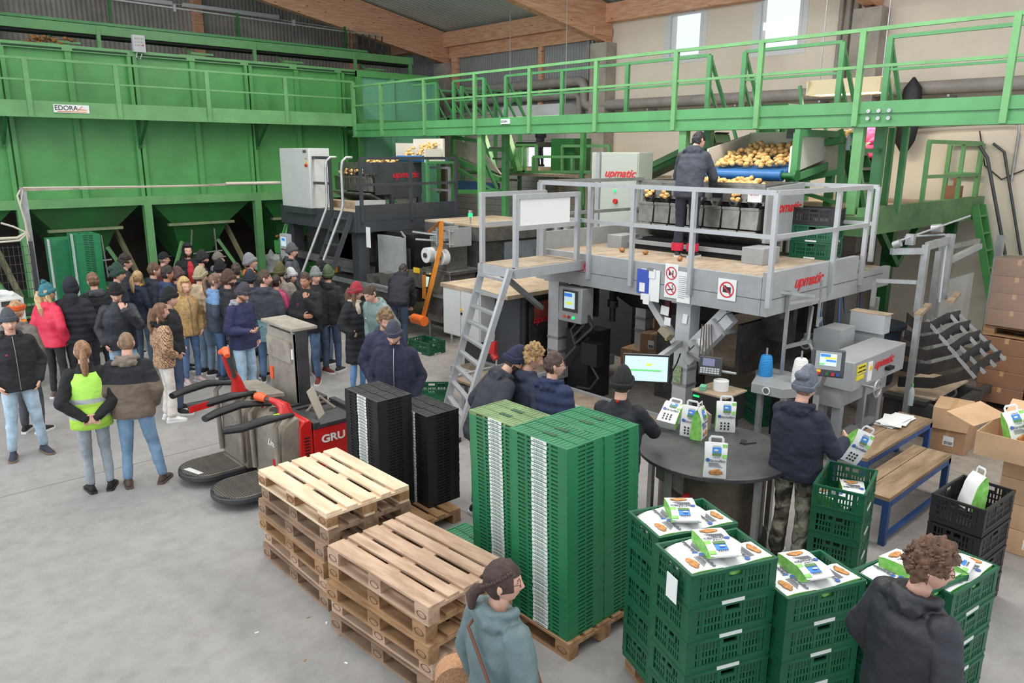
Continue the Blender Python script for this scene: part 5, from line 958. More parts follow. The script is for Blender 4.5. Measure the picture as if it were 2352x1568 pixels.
# ---------------- pallets ----------------
def woodm(name,c,d): return M(name,c,.75,0,.3,2.2,.2,60,dirt=d,stretch=(6,1,6))
wn=woodm('new_pallet_wood',(232,208,178),(208,178,144)); wm=woodm('used_pallet_wood',(198,168,142),(158,126,102)); wo=woodm('old_pallet_wood',(158,130,106),(112,86,66)); wk=woodm('brown_pallet_wood',(172,134,96),(126,92,62))
ink=M('burnt_stamp',(90,56,34),.9)
def pallet(mt,seed,stamp=True):
    """1.2 m along y, .8 m along x, .144 high"""
    r=random.Random(seed); root=thing('pallet','','pallet')
    for k,w_ in enumerate((.145,.1,.145,.1,.145)):
        x=(-.3275,-.1638,0,.1638,.3275)[k]; dx=r.uniform(-.006,.006)
        B().bx(x-w_/2+dx,x+w_/2+dx,-.6+r.uniform(0,.008),.6-r.uniform(0,.008),.122,.144).o('deck_board',mt,root,bev=.003)
    for y in (-.5275,0,.5275): B().bx(-.4,.4,y-.0725,y+.0725,.1,.122).o('cross_board',mt,root)
    for x in (-.35,0,.35):
        for y in (-.5275,0,.5275): 
            bk=B().bx(x-.05 if x else x-.07,x+.05 if x else x+.07,y-.0725,y+.0725,.022,.1).o('block',wk if mt is wn else mt,root)
            if stamp and x<0:
                c=Vector((x-.052,y,.061)); b=B(); n=18
                vs=[(c.x,c.y+.05*math.cos(2*PI*i/n)*q,c.z+.026*math.sin(2*PI*i/n)*q) for i in range(n) for q in (1,.86)]
                b.add(vs,[(2*i,2*((i+1)%n),2*((i+1)%n)+1,2*i+1) for i in range(n)]); b.o('stamp',ink,bk,smooth=False)
        B().bx(x-.05,x+.05,-.6,.6,0,.022).o('skid_board',mt,root)
    return root
def palstack(x,y,n,mats,names,seed,rz0=0):
    r=random.Random(seed); st=[]
    for k in range(n):
        mt=mats[k]; p=pallet(mt,seed*10+k); dx,dy=r.uniform(-.025,.025),r.uniform(-.03,.03)
        if k==n-1: dx=dy=0
        p.location=(x+dx,y+dy,.1441*k); p.rotation_euler.z=rz0+r.uniform(-.02,.02); p['label']=names[k]; p['group']='wooden pallets in the two stacks'
ordn=['lowest','second from the floor','third from the floor','fourth from the floor','fifth from the floor']
palstack(3.07,5.68,6,[wo,wm,wk,wo,wo,wn],['worn wooden pallet in the left pallet stack, '+ordn[k] for k in range(5)]+['fresh pale wooden pallet on top of the left pallet stack'],3)
palstack(3.0,4.3,5,[wo,wm,wk,wk,wm],['wooden pallet in the right pallet stack, '+ordn[k] for k in range(4)]+['weathered pinkish wooden pallet on top of the right pallet stack'],5,.06)
# ---------------- folded crates ----------------
fg=M('folded_crate_green',(38,122,80),.42,0,.12,6,.05,60); fgl=M('faded_crate_green',(122,150,98),.5,0,.2,4); fgd=M('crate_green_shaded',(20,74,48),.5,0,.15,4); fb=M('folded_crate_black',(30,31,33),.45,0,.2,6); fbd=M('crate_black_shaded',(12,12,13),.6)
labm=M('crate_label_white',(222,226,222),.5)
def folded(mt,md,top=False):
    """folded crate .4 along x, .6 along y, .0313 high"""
    H=.0313; root=thing('folded_crate','','folded crate')
    b=B(); b.bx(-.19,.19,-.29,.29,.004,H-.006,1)  # shade of the recessed side slots put into the darker body colour
    b.bx(-.2,-.185,-.3,.3,H-.009,H).bx(.185,.2,-.3,.3,H-.009,H).bx(-.2,.2,-.3,-.285,H-.009,H).bx(-.2,.2,.285,.3,H-.009,H)
    b.bx(-.198,-.18,-.3,.3,0,.006).bx(.18,.198,-.3,.3,0,.006).bx(-.198,.198,-.3,-.28,0,.006).bx(-.198,.198,.28,.3,0,.006)
    for sx in (-1,1):
        for sy in (-1,1):
            cx,cy=sx*.18,sy*.255; b.bx(cx-.0195,cx+.0195,cy-.045,cy+.045,0,H-.002); b.bx(sx*.14-.06 if sx>0 else sx*.14-.06,sx*.14+.055,sy*.29-.01,sy*.29+.01,0.004,H-.004)
    for sx in (-1,1):
        for y in (-.13,.12): b.bx(sx*.194-.004,sx*.194+.004,y-.012,y+.012,0,H)
    for x in (-.1,0,.1): 
        for sy in (-1,1): b.bx(x-.008,x+.008,sy*.294-.005,sy*.294+.005,0,H)
    if top:
        for x0,x1 in ((-.18,-.07),(-.06,.06),(.07,.18)):
            b.bx(x0,x1,-.275,.275,H-.006,H-.003)
            for j in range(14): b.bx(x0+.01,x1-.01,-.26+j*.0385,-.26+j*.0385+.016,H-.004,H+.0)
        for x in (-.065,.065): b.bx(x-.005,x+.005,-.28,.28,H-.004,H+.003); b.bx(x-.02,x+.02,-.06,.06,H-.004,H+.004,1)
    b.o('frame',[mt,md],root)
    l=B().bx(-.2045,-.2,-.1,.06,.005,H-.003).o('label_strip',labm,root)
    q=B(); 
    for k in range(12): q.bx(-.2055,-.205,-.07+.0085*k,-.07+.0085*k+.003+.002*(k%3),.009,H-.01)
    q.o('barcode',M('barcode_grey',(150,154,150),.7),l)
    return root
PR=folded(fg,fgd); TP=folded(fg,fgd,True); BK=folded(fb,fbd); BT=folded(fb,fbd,True); TF=folded(fgl,fgd,True)
for p_ in (TP,BT,TF): pass
used={}
def col(x,y,z0,n,pr,tp,desc,group,rz=0,leanx=0,leany=0,seed=1):
    r=random.Random(seed)
    for k in range(n):
        f=k/max(n,1); last=k==n-1
        src=tp if last else pr
        o=first_or_dup(used,src,(x+leanx*f+r.uniform(-.002,.002),y+leany*f+r.uniform(-.002,.002),z0+k*.0316),rz,('top '+desc[0] if last else desc[1]),group)
        used[src.name]=1
z0=.146
t0=pallet(wk,91); t0.location=(4.05,3.93,0); t0['label']='wooden pallet under the tall stacks of folded green crates'
G='folded green crates of the tall stacks'
col(3.86,3.66,z0,47,PR,TP,('folded green crate of the front-left column of the tall green stack','folded green crate with white label strip inside the front-left column of the tall stack'),G,seed=1,leanx=.02,leany=.07)
col(4.27,3.66,z0,47,PR,TP,('folded green crate of the front-right column of the tall green stack','folded green crate inside the front-right column of the tall stack'),G,seed=2,leanx=.0,leany=.06)
col(3.98,4.27,z0,46,PR,TF,('faded folded green crate of the rear-left column of the tall green stack','folded green crate inside the rear-left column of the tall stack'),G,seed=3,leanx=.0,leany=.06)
col(3.85,4.72,.0,11,PR,TP,('folded green crate of the knee-high stack between pallets and tall green stack','folded green crate inside the knee-high stack beside the pallets'),'folded green crates of the low stack',seed=4)
GB='folded black crates'
t1=pallet(wk,92); t1.location=(4.05,6.2,0); t1.rotation_euler.z=.0; t1['label']='wooden pallet under the folded black crates'
col(3.98,6.32,z0,37,BK,BT,('folded black crate of the left black stack','folded black crate with white label strip inside the left black stack'),GB,seed=5)
col(4.4,6.1,z0,31,BK,BT,('folded black crate of the right lower black stack','folded black crate inside the right lower black stack'),GB,seed=6)
# distant leaning stacks by the silo
c=at(150,690,z=0.5); 
def far(pxl,ztop,n,desc,seed,y=15.6):
    c=at(pxl[0],pxl[1],y=y); z=c.z-.0316*n
    col(c.x+.2,y+.3,max(z,.15) if False else .15,n,PR,TP,desc,'folded green crates near the silo',seed=seed)
col(3.75,15.75,.146,64,PR,TP,('folded green crate of the tallest distant stack before the silo','folded green crate inside the tallest distant stack before the silo'),'folded green crates near the silo',seed=8)
b=B()
for k in range(60): z=.146+.0316*k; b.bx(3.3,3.7,16.1,16.7,z,z+.03).bx(3.29,3.3,16.3,16.45,z+.005,z+.026,1)
b.o('folded_crates',[fg,labm],label='left distant stack of folded green crates before the silo',cat='folded crates',kind='stuff')
t2=pallet(wk,93); t2.location=(3.95,15.9,0); t2['label']='wooden pallet under the distant green crate stacks'
# ---------------- full crates ----------------
cg=M('crate_green',(26,94,64),.38,0,.12,5); cgd=M('crate_slot_green',(10,58,36),.5); cb=M('crate_black',(36,37,38),.45,0,.15,5)
def crate(mt,md,name='stacking_crate',label='',H=.235,lab=True):
    root=thing(name,label,'crate'); X,Y=.2,.3
    b=B(); b.bx(-X,X,-Y,Y,.012,.02)
    b.o('base',mt,root)
    def wall(ax,s):
        w=B(); L=Y if ax=='x' else X; P=X if ax=='x' else Y
        def q(u0,u1,z0,z1,d0=0,d1=.012,m=0):
            a,c=sorted((s*(P-d0),s*(P-d1)))
            if ax=='x': w.bx(a,c,u0,u1,z0,z1,m)
            else: w.bx(u0,u1,a,c,z0,z1,m)
        q(-L,L,0,.045,.002,.014); q(-L,L,H-.022,H,-.004,.014); q(-L,L,.045,.06,-.003,.012)
        q(-L+.02,L-.02,.1,.112,.004,.012); q(-L+.02,L-.02,.15,.16,.004,.012)
        q(-L,-L+.05,.04,H-.02,-.001,.014); q(L-.05,L,.04,H-.02,-.001,.014)
        q(-.07,.07,.15,.175,.002,.014); q(-.07,-.055,.17,H-.02,.002,.014); q(.055,.07,.17,H-.02,.002,.014)
        n=int(2*L/.024); 
        for k in range(n):
            u=-L+.055+k*.024
            if u>L-.06: break
            if k%6 in (0,): q(u,u+.022,.05,H-.02,.003,.013)
            else:
                q(u,u+.013,.05,.15,.006,.011)
                if abs(u+.006)>.07: q(u,u+.012,.15,H-.02,.006,.011)
        if abs(L-Y)<.01: q(-L+.05,-.08,.16,H-.03,.007,.011,1); q(.08,L-.05,.16,H-.03,.007,.011,1)
        w.o('side_wall',[mt,md],root)
    for s in (-1,1): wall('x',s); wall('y',s)
    if lab:
        for s,ax in ((-1,'y'),(-1,'x')):
            l=B()
            if ax=='y': l.bx(-.075,.075,-.3045,-.3,.004,.026).o('label_strip',labm,root)
            else: l.bx(-.2045,-.2,-.08,.08,.004,.026).o('label_strip',labm,root)
        q=B()
        for k in range(14): q.bx(-.045+.0062*k,-.045+.0062*k+.002+.0015*(k%3),-.3055,-.305,.009,.021)
        q.o('barcode',M('barcode_dark',(90,94,92),.7),root)
    return root
CG=crate(cg,cgd); CBk=crate(cb,fbd,lab=False)
def cstack(x,y,z0,n,rz,proto,top,desc,group,H=.225,skip=0):
    names=['fifth','fourth','third','second']
    for k in range(n):
        d=n-1-k; lb=(top if d==0 else desc+', '+('just below the top' if d==1 else ['','','third from the top','fourth from the top','fifth from the top','sixth from the top'][d]))
        first_or_dup(used,proto,(x,y,z0+k*H),rz,lb,group)
# paper bags
bagw=M('white_bag_paper',(232,232,230),.55,0,.05,6,.15,25); bagg=M('bag_leaf_green',(110,190,72),.5,0,.25,24,dirt=(160,208,120)); bagb=M('bag_picture_blue',(58,130,205),.5); bagp=M('printed_potato',(214,148,84),.6,0,.3,30); bagt=M('bag_print_grey',(120,122,132),.6); bagn=M('bag_picture_green',(96,128,80),.6)
W_,D_,H_=.19,.11,.31
def bag(handle=True,dots=False,name='potato_bag',plain=False):
    root=thing(name,'','paper bag'); b=B(); n=7; vs=[]; fs=[]
    for k in range(n):
        f=k/(n-1); z=H_*f; d=D_/2*(1-.92*max(0,(f-.55)/.45)**1.5)*(1+.08*math.sin(f*9)); w=W_/2*(1+.03*math.sin(f*7+1)); 
        vs+=[(-w,-d,z),(w,-d,z),(w*1.0,0 if f>.4 else 0,z),(w,d,z),(-w,d,z),(-w,0,z)]
        if f>.5: vs[-4]=(w-.03*(f-.5)*2,0,z); vs[-1]=(-w+.03*(f-.5)*2,0,z)
    mis=[]
    for k in range(n-1):
        for j in range(6): fs.append((6*k+j,6*k+(j+1)%6,6*k+6+(j+1)%6,6*k+6+j)); mis.append(1 if j in (1,2,4,5) else 0)
    fs+= [tuple(range(6))[::-1],tuple(range(6*n-6,6*n))]; mis+=[0,0]
    b.add(vs,fs); b.mi=mis; o=b.o('paper_body',[bagw,bagg],root); md=o.modifiers.new('bevel','BEVEL'); md.width=.004; md.segments=2
    y=-D_/2-.0055
    def yq(z): 
        f=z/H_; return -(D_/2*(1-.92*max(0,(f-.55)/.45)**1.5)*(1+.08*math.sin(f*9)))-.0045
    def patch(nm,x0,x1,z0,z1,m_,par=root,e=0):
        return B().add([(x0,yq(z0)-e,z0),(x1,yq(z0)-e,z0),(x1,yq(z1)-e,z1),(x0,yq(z1)-e,z1),(x0,yq(z0)-e+.003,z0),(x1,yq(z0)-e+.003,z0),(x1,yq(z1)-e+.003,z1),(x0,yq(z1)-e+.003,z1)],[(0,1,2,3),(7,6,5,4),(0,4,5,1),(1,5,6,2),(2,6,7,3),(3,7,4,0)]).o(nm,m_,par)
    if not plain: patch('green_stripe',.055,.094,.19,.3,bagg); pass
    if not plain:
        pc=patch('picture',-.03,.045,.205,.275,bagb,e=.001); patch('picture_meadow',-.03,.045,.205,.23,bagn,pc,e=.0025)
        B().ell((.0,yq(.25)-.003,.252),(.02,.002,.01),10,6).o('picture_cow',white,pc)
    d=(yq(.3)-yq(.2)); up=(0,d,.1)
    if not plain: text('UNSER',.016,bagt,(.007,yq(.285)-.003,.285),(1,0,0),up,root,'lettering',space=1.5); text('LAND',.016,bagt,(.007,yq(.195)-.003,.193),(1,0,0),(0,0,1),root,'lettering',space=1.6)
    text('Kartoffeln',.034,bagt,(.012,yq(.165)-.003,.162),(1,0,0),(0,0,1),root,'lettering',shear=.5); B().cyl((-.065,yq(.17)-.001,.165),(-.065,yq(.17)-.003,.165),.017,n=16).o('seal',M('seal_blue',(70,104,180),.5),root)
    if dots:
        q=B()
        for i in range(3):
            for j in range(3): zz=.03+.03*j; q.bx(-.05+.035*i,-.035+.035*i,yq(zz)-.002,yq(zz)+.002,zz,zz+.015)
        q.o('pictograms',blk,root)
    else:
        q=B(); yy=yq(.06)
        q.ell((.015,yy,.06),(.052,.004,.026),14,8,jit=.6).ell((-.02,yy,.055),(.03,.004,.022),12,8); q.o('printed_potato',bagp,root)
        q=B(); 
        for k in range(4): q.bx(-.055,.06-.012*k,yq(.12)-.0015,yq(.12)+.001,.105+.011*k,.1075+.011*k)
        q.o('print_lines',bagt,root)
    if handle:
        B().tube([(-.055,0,H_-.02),(-.055,0,H_+.035),(-.045,0,H_+.05),(.045,0,H_+.05),(.055,0,H_+.035),(.055,0,H_-.02)],.011,6,sy=.35,upv=(0,1,0)).o('handle',white,root)
    return root
BG=bag(True,False); BD=bag(True,True); BH=bag(False,False); BP=bag(False,False,plain=True)
def put(proto,loc,rz,label,rot=None,group=None):
    return first_or_dup(used,proto,loc,rz,label,group,rot)
face=math.atan2(tc_.y,tc_.x)-PI/2   # a bag turned to the photographer's side
put(BG,at(1640,1092,z=TZ),face+.05,'white paper potato bag standing alone in the middle of the round table')
put(BD,at(1664,988,z=TZ),face+.1,'white paper bag with rows of pictograms standing at the rear right of the round table')
put(BD,at(1587,1000,z=TZ),face-.35,'white paper bag at the back of the round table behind the side-on bag')
put(BG,at(1604,1004,z=TZ),face+1.3,'paper bag standing side-on showing its green gusset on the round table')
put(BD,at(1538,990,z=TZ)+Vector((0,.05,.05)),0,'white paper bag lying tilted at the left rear of the round table',Euler((-1.0,.1,face-.2)))
# full crate stacks (lower right)
KG='green crates full of potato bags'
S1=(4.02,2.72,math.radians(-67),1.3); 
def crate_at(corners,z):
    q=[at(x,y,z=z) for x,y in corners]; c=sum(q,Vector())/len(q); return c
def bagsin(cx,cy,z,rz,tag_,spec):
    """spec: list of (dx,dy,rot,tilt,label)"""
    for dx,dy,r_,ti,lb in spec:
        v=Matrix.Rotation(rz,3,'Z')@Vector((dx,dy,0)); 
        base=Vector((cx+v.x,cy+v.y,z)); rot=Euler((-PI/2+ti,0,rz+r_)); off=Matrix.Rotation(rz+r_,3,'Z')@Vector((0,H_/2*-1,0))
        put(BH if 'uppermost' in lb else BP,base+off+Vector((0,0,.03 if 'uppermost' in lb else -.035-.01*ti)),0,lb+' in '+tag_,rot)
def spec(n,seed):
    return n
# each: corner pixels of the rim, rim height, crates, stack name
zt=1.32
def fullstack(name,px,zr,n,rz,bags,H=.222):
    c=crate_at(px,zr)
    nn=n
    cstack(c.x,c.y,zr-.235-H*(n-1),n,rz,CG,'bag-filled green crate on top of '+name,'green crate inside '+name,KG+' in '+name,H)
    bagsin(c.x,c.y,zr-.02,rz,'the top of '+name,bags)
    return c
PBH=BH
f5=lambda o: [(-.084,-.125,.04+o*.03,.03,'near-right white bag'),(.086,-.125,3.18+o*.02,-.03,'far-right white bag'),(-.084,.125,3.12-o*.02,.04,'near-left white bag'),(.086,.12,-.03,-.02,'far-left white bag'),(.0,.0,1.2+o*.3,.12,'uppermost picture bag')]
c1=fullstack('the rear-left bag stack',[(1437,1175),(1500,1235),(1700,1200),(1628,1143)],1.26,5,math.radians(-22)+PI/2,f5(0))
c2=fullstack('the front bag stack',[(1498,1240),(1580,1330),(1793,1283),(1703,1212)],1.3,5,math.radians(-22)+PI/2,f5(.5))
c3=fullstack('the middle bag stack',[(1712,1308),(1795,1370),(1993,1330),(1893,1258)],1.08,4,math.radians(-22)+PI/2,f5(.9))
c4=fullstack('the bag stack left of the curly-haired man',[(1983,1305),(2070,1362),(2190,1335),(2115,1260)],1.05,4,math.radians(-14)+PI/2,f5(1.4))
c5=fullstack('the bag stack right of the curly-haired man',[(2075,1290),(2190,1375),(2276,1298),(2145,1247)],1.02,4,math.radians(-8)+PI/2,f5(2))
for nm,c,zz in (('rear-left filled stack',c1,1.26-.235-.222*4),('front filled stack',c2,1.3-.235-.222*4),('middle filled stack',c3,1.08-.235-.222*3),('filled stack left of the curly-haired man',c4,1.05-.235-.222*3),('filled stack right of the curly-haired man',c5,1.02-.235-.222*3)):
    if nm.startswith('front') or nm.startswith('filled stack left'):
        p=pallet(wk,94+len(nm)%5,False); cc=(c1+c2+c3)/3 if nm.startswith('front') else (c4+c5)/2; p.location=(cc.x,cc.y,0 if zz>.14 else zz-.145); p.rotation_euler.z=math.radians(-22); p['label']='wooden pallet underneath the '+nm
c=c2+Vector((0,0,0)); 
b=B(); v=at(1545,1348,z=1.15); b.box(v+Vector((-.01,0,0)),(.004,.11,.16),math.radians(-22)); b.o('delivery_note',paper,label='white printed label stuck on the front filled crate stack',cat='label')
# stack beside the man in camouflage trousers
c6=crate_at([(1850,1110),(2000,1140),(2025,1080),(1900,1063)],.98)
cstack(c6.x,c6.y,.98-.235-.222*3,4,math.radians(14)+PI/2,CG,'green crate with white bags, topmost beside the man in camouflage trousers','green crate beside the man in camouflage trousers','green crates beside the man in camouflage')
bagsin(c6.x,c6.y,.84,math.radians(14)+PI/2,'the open crate beside the man in camouflage trousers',[(-.05,-.12,.3,0,'white potato bag lying'),(.05,.12,1.2,0,'partly hidden potato bag')])
# black crates
c7=crate_at([(2157,1132),(2260,1165),(2323,1122),(2213,1090)],.98)
cstack(c7.x,c7.y,.0,4,math.radians(-4)+PI/2,CBk,'open black crate on top of the black stack at the right','black crate of the open stack at the right','black crates at the right',.245)
put(BG,(c7.x+.02,c7.y+.02,.8),.8,'crumpled green and white bag standing in the top black crate',Euler((.2,.1,.8)))
# small crates on floor
a=at(980,795,z=0.1); put(CG,(a.x,a.y,0),.1,'small green crate with scraps on the floor below the orange net roll'); b=B(); b.box((a.x,a.y,.1),(.3,.2,.02),.3); b.o('paper_scrap',paper,label='white paper scrap lying in the floor crate below the net roll',cat='paper')
a=at(990,905,z=.1); put(CG,(a.x,a.y,0),.9,'empty green crate on the floor beside the low conveyor')
a=at(1760,935,z=.3); cstack(a.x+.3,a.y+.1,.0,2,1.0,CG,'green crate under the grey sewing table','lower green crate under the grey sewing table','green crates under the sewing table')
# crates on the grey platform
cstack(10.65,5.15,2.2,2,0.08,CG,'upper green crate on the far corner of the grey platform','lower green crate on the far corner of the grey platform','green crates on the grey platform',.24)
put(CBk,(10.65,5.15,2.2+.48),.08,'black crate on top of the two green crates on the grey platform')
# ---------------- benches ----------------
bl=M('blue_frame_paint',(44,82,140),.5,0,.2,3); bw_=M('worn_bench_wood',(156,132,104),.75,0,.3,1.6,.3,30,dirt=(112,90,68),stretch=(1,6,6))
def bench(x0,x1,y0,y1,z,label):
    t=thing('bench',label,'bench',((x0+x1)/2,(y0+y1)/2,0)); m_=y0+(y1-y0)*.36
    B().bx(x0,x1,y0,y1-(y1-y0)*.37,z-.04,z).o('seat_board',bw_,t,bev=.004); B().bx(x0,x1,y1-(y1-y0)*.35,y1,z-.04,z).o('seat_board',bw_,t,bev=.004)
    B().bx(x0,x1,y0,y0+.04,z-.1,z-.04).bx(x0,x1,y1-.04,y1,z-.1,z-.04).bx(x0,x1,y0,y0+.04,.06,.1).bx(x0,x0+.05,y0,y1,z-.1,z-.04).bx(x1-.05,x1,y0,y1,z-.1,z-.04).o('frame',bl,t)
    for x in (x0,x1-.06):
        for y in (y0,y1-.06): B().bx(x,x+.06,y,y+.06,0,z-.04).o('leg',bl,t)
bench(7.13,8.76,2.48,2.87,.5,'low wooden bench on a blue steel frame, the nearer of the two'); bench(7.9,9.75,3.02,3.42,.52,'long wooden bench on a blue steel frame behind the nearer bench')
b=B(); a=at(2060,968,z=.53)
for k in range(5): b.box((a.x+R.uniform(-.08,.08),a.y+R.uniform(-.04,.04),.53+.008*k),(.45,.22,.006),R.uniform(-.2,.3))
b.o('flat_bags',paper,label='pile of flat printed paper bags lying on the rear bench',cat='paper bags')['kind']='stuff'
# ---------------- cartons ----------------
card=M('cardboard',(172,134,102),.8,0,.12,3); cardl=M('cardboard_light',(196,160,124),.8,0,.1,3); cardd=M('wrapped_cardboard',(146,108,84),.35,0,.15,2)
tape=M('packing_tape',(190,150,110),.3)
def carton(x,y,z,w,d,h,rz,label,m=card,labs=(),group=None):
    t=thing('carton',label,'carton',(x,y,z),group); t.rotation_euler.z=rz
    B().bx(x-w/2,x+w/2,y-d/2,y+d/2,z,z+h).o('box',m,t,bev=.006)
    B().bx(x-w/2-.001,x+w/2+.001,y-.025,y+.025,z+h-.0005,z+h+.001).bx(x-w/2-.001,x-w/2,y-.025,y+.025,z+h*.7,z+h).o('tape',tape,t)
    for s in labs:
        if s=='x': l=B().bx(x-w/2-.003,x-w/2,y-.08,y+.04,z+h*.3,z+h*.7).o('address_label',paper,t); b=B(); 
        else: l=B().bx(x+.0,x+.12,y-d/2-.003,y-d/2,z+h*.3,z+h*.7).o('address_label',paper,t); b=B()
        for k in range(9):
            if s=='x': b.bx(x-w/2-.004,x-w/2-.003,y-.07+.011*k,y-.065+.011*k,z+h*.34,z+h*.48)
            else: b.bx(x+.01+.011*k,x+.015+.011*k,y-d/2-.004,y-d/2-.003,z+h*.34,z+h*.48)
        b.o('barcode',blk,l)
    return t
carton(10.45,2.98,0,.55,.42,.3,.05,'lower closed carton with two white labels near the benches',card,('x',)); carton(10.4,3.0,.3,.55,.4,.28,.2,'upper closed carton stacked near the benches',cardl)
# open box tower right edge
for k in range(4): carton(8.15,1.5,.245*k,.5,.6,.243,0,'closed carton with barcode label in the tower at the right edge, '+('lowest','second from below','third from below','fourth from below')[k],cardl,('x',))
t=thing('open_carton','open carton with flaps holding white and green bags at the right edge','carton',(7.95,1.55,.98))
b=B(); x0,x1,y0,y1,z0,z1=7.6,8.3,1.2,1.98,.98,1.2
b.bx(x0,x1,y0,y1,z0,z0+.01).bx(x0,x0+.008,y0,y1,z0,z1).bx(x1-.008,x1,y0,y1,z0,z1).bx(x0,x1,y0,y0+.008,z0,z1).bx(x0,x1,y1-.008,y1,z0,z1).o('box',cardl,t)
B().bar((8.0,1.98,1.2),(8.05,2.24,1.27),.6,.006,up=(0,0,1)).o('flap',cardl,t); B().bar((8.3,1.6,1.2),(8.5,1.6,1.32),.7,.006).o('flap',cardl,t)
put(BD,(7.85,1.5,1.12),0,'white potato bag lying in the open carton at the right edge',Euler((-1.1,.2,-.9))); put(BG,(7.98,1.72,1.05),0,'green and white potato bag standing in the open carton at the right edge',Euler((-.3,-.2,-.7)))
# wrapped pallet tower
t=pallet(wk,97,False); t.location=(12.95,2.75,0); t.rotation_euler.z=0; t['label']='wooden pallet on the floor below the wrapped carton tower'; t.scale=(1.3,1,1)
t=pallet(wk,98,False); t.location=(12.9,2.75,1.12); t['label']='wooden pallet between the two wrapped carton blocks at the right edge'; t.scale=(1.3,1,1)
for blk_,zb in ((0,.146),(1,1.27)):
    for k in range(4):
        for j in range(2):
            carton(12.65+.0*j,3.02-.62*j,zb+.24*k,.6,.6,.238,0,('lower','upper')[blk_]+' wrapped block brown carton, '+('bottom','second','third','top')[k]+' layer, '+('left','right')[j]+' column',cardd,(),'wrapped cartons at the right edge')
wrap=M('stretch_film',(225,215,205),.12,alpha=.16,bump=.5,bs=6)
B().bx(12.33,12.97,2.08,3.34,1.28,2.24).o('stretch_film',wrap,label='glossy stretch film round the upper wrapped carton block',cat='film')
B().bx(12.325,12.33,2.2,2.4,.75,1.05).o('sheet_label',paper,label='white printed sheet on the wrapped cartons at the right edge',cat='paper')
# cartons below the grey platform
carton(10.6,8.2,0,.5,.4,.3,.1,'carton on the floor behind the monitor, left one',card,('x',)); carton(10.55,7.75,0,.5,.4,.3,.1,'carton on the floor behind the monitor, under the taller pile',card,('x',)); carton(10.55,7.75,.3,.5,.4,.36,.1,'carton on top of the pair behind the monitor',card,('x',)); carton(12.6,8.7,0,.8,.6,.6,.2,'large carton far behind under the grey platform, left of the motor',cardl); carton(13.2,9.9,0,.7,.6,.5,.1,'carton far behind near the column in the shade',card)
B().bx(9.3,9.9,6.35,6.85,0,1.5).o('steel_post_box',dsteel,label='dark steel column box standing behind the grey platform leg',cat='machine casing')
B().bx(13.3,14.9,9.5,10.9,.45,.5).bx(13.3,14.9,9.5,9.56,0,.45).o('low_shelf',bw_,label='low wooden shelf on the floor far behind under the platforms',cat='shelf')
# floor scraps
b=B()
for px,py in ((415,730),(700,1415),(720,1445),(650,1465),(820,1500),(575,1440),(830,1020)):
    c=at(px,py,z=.004); 
for k,(px,py) in enumerate(((708,1417),(750,1430),(778,1458),(590,1452),(700,1515),(795,1522))):
    c=at(px,py,z=.003); B().box(c,(.03,.012,.004),k).o('litter',[white,card][k%2==0],label='tiny scrap of litter on the concrete, '+('reddish, nearest the left pallet stack','below the pallets','beside the right pallet stack','toward the left on the open floor','near the lower picture edge','closest to the woman with the braid')[k],cat='litter')
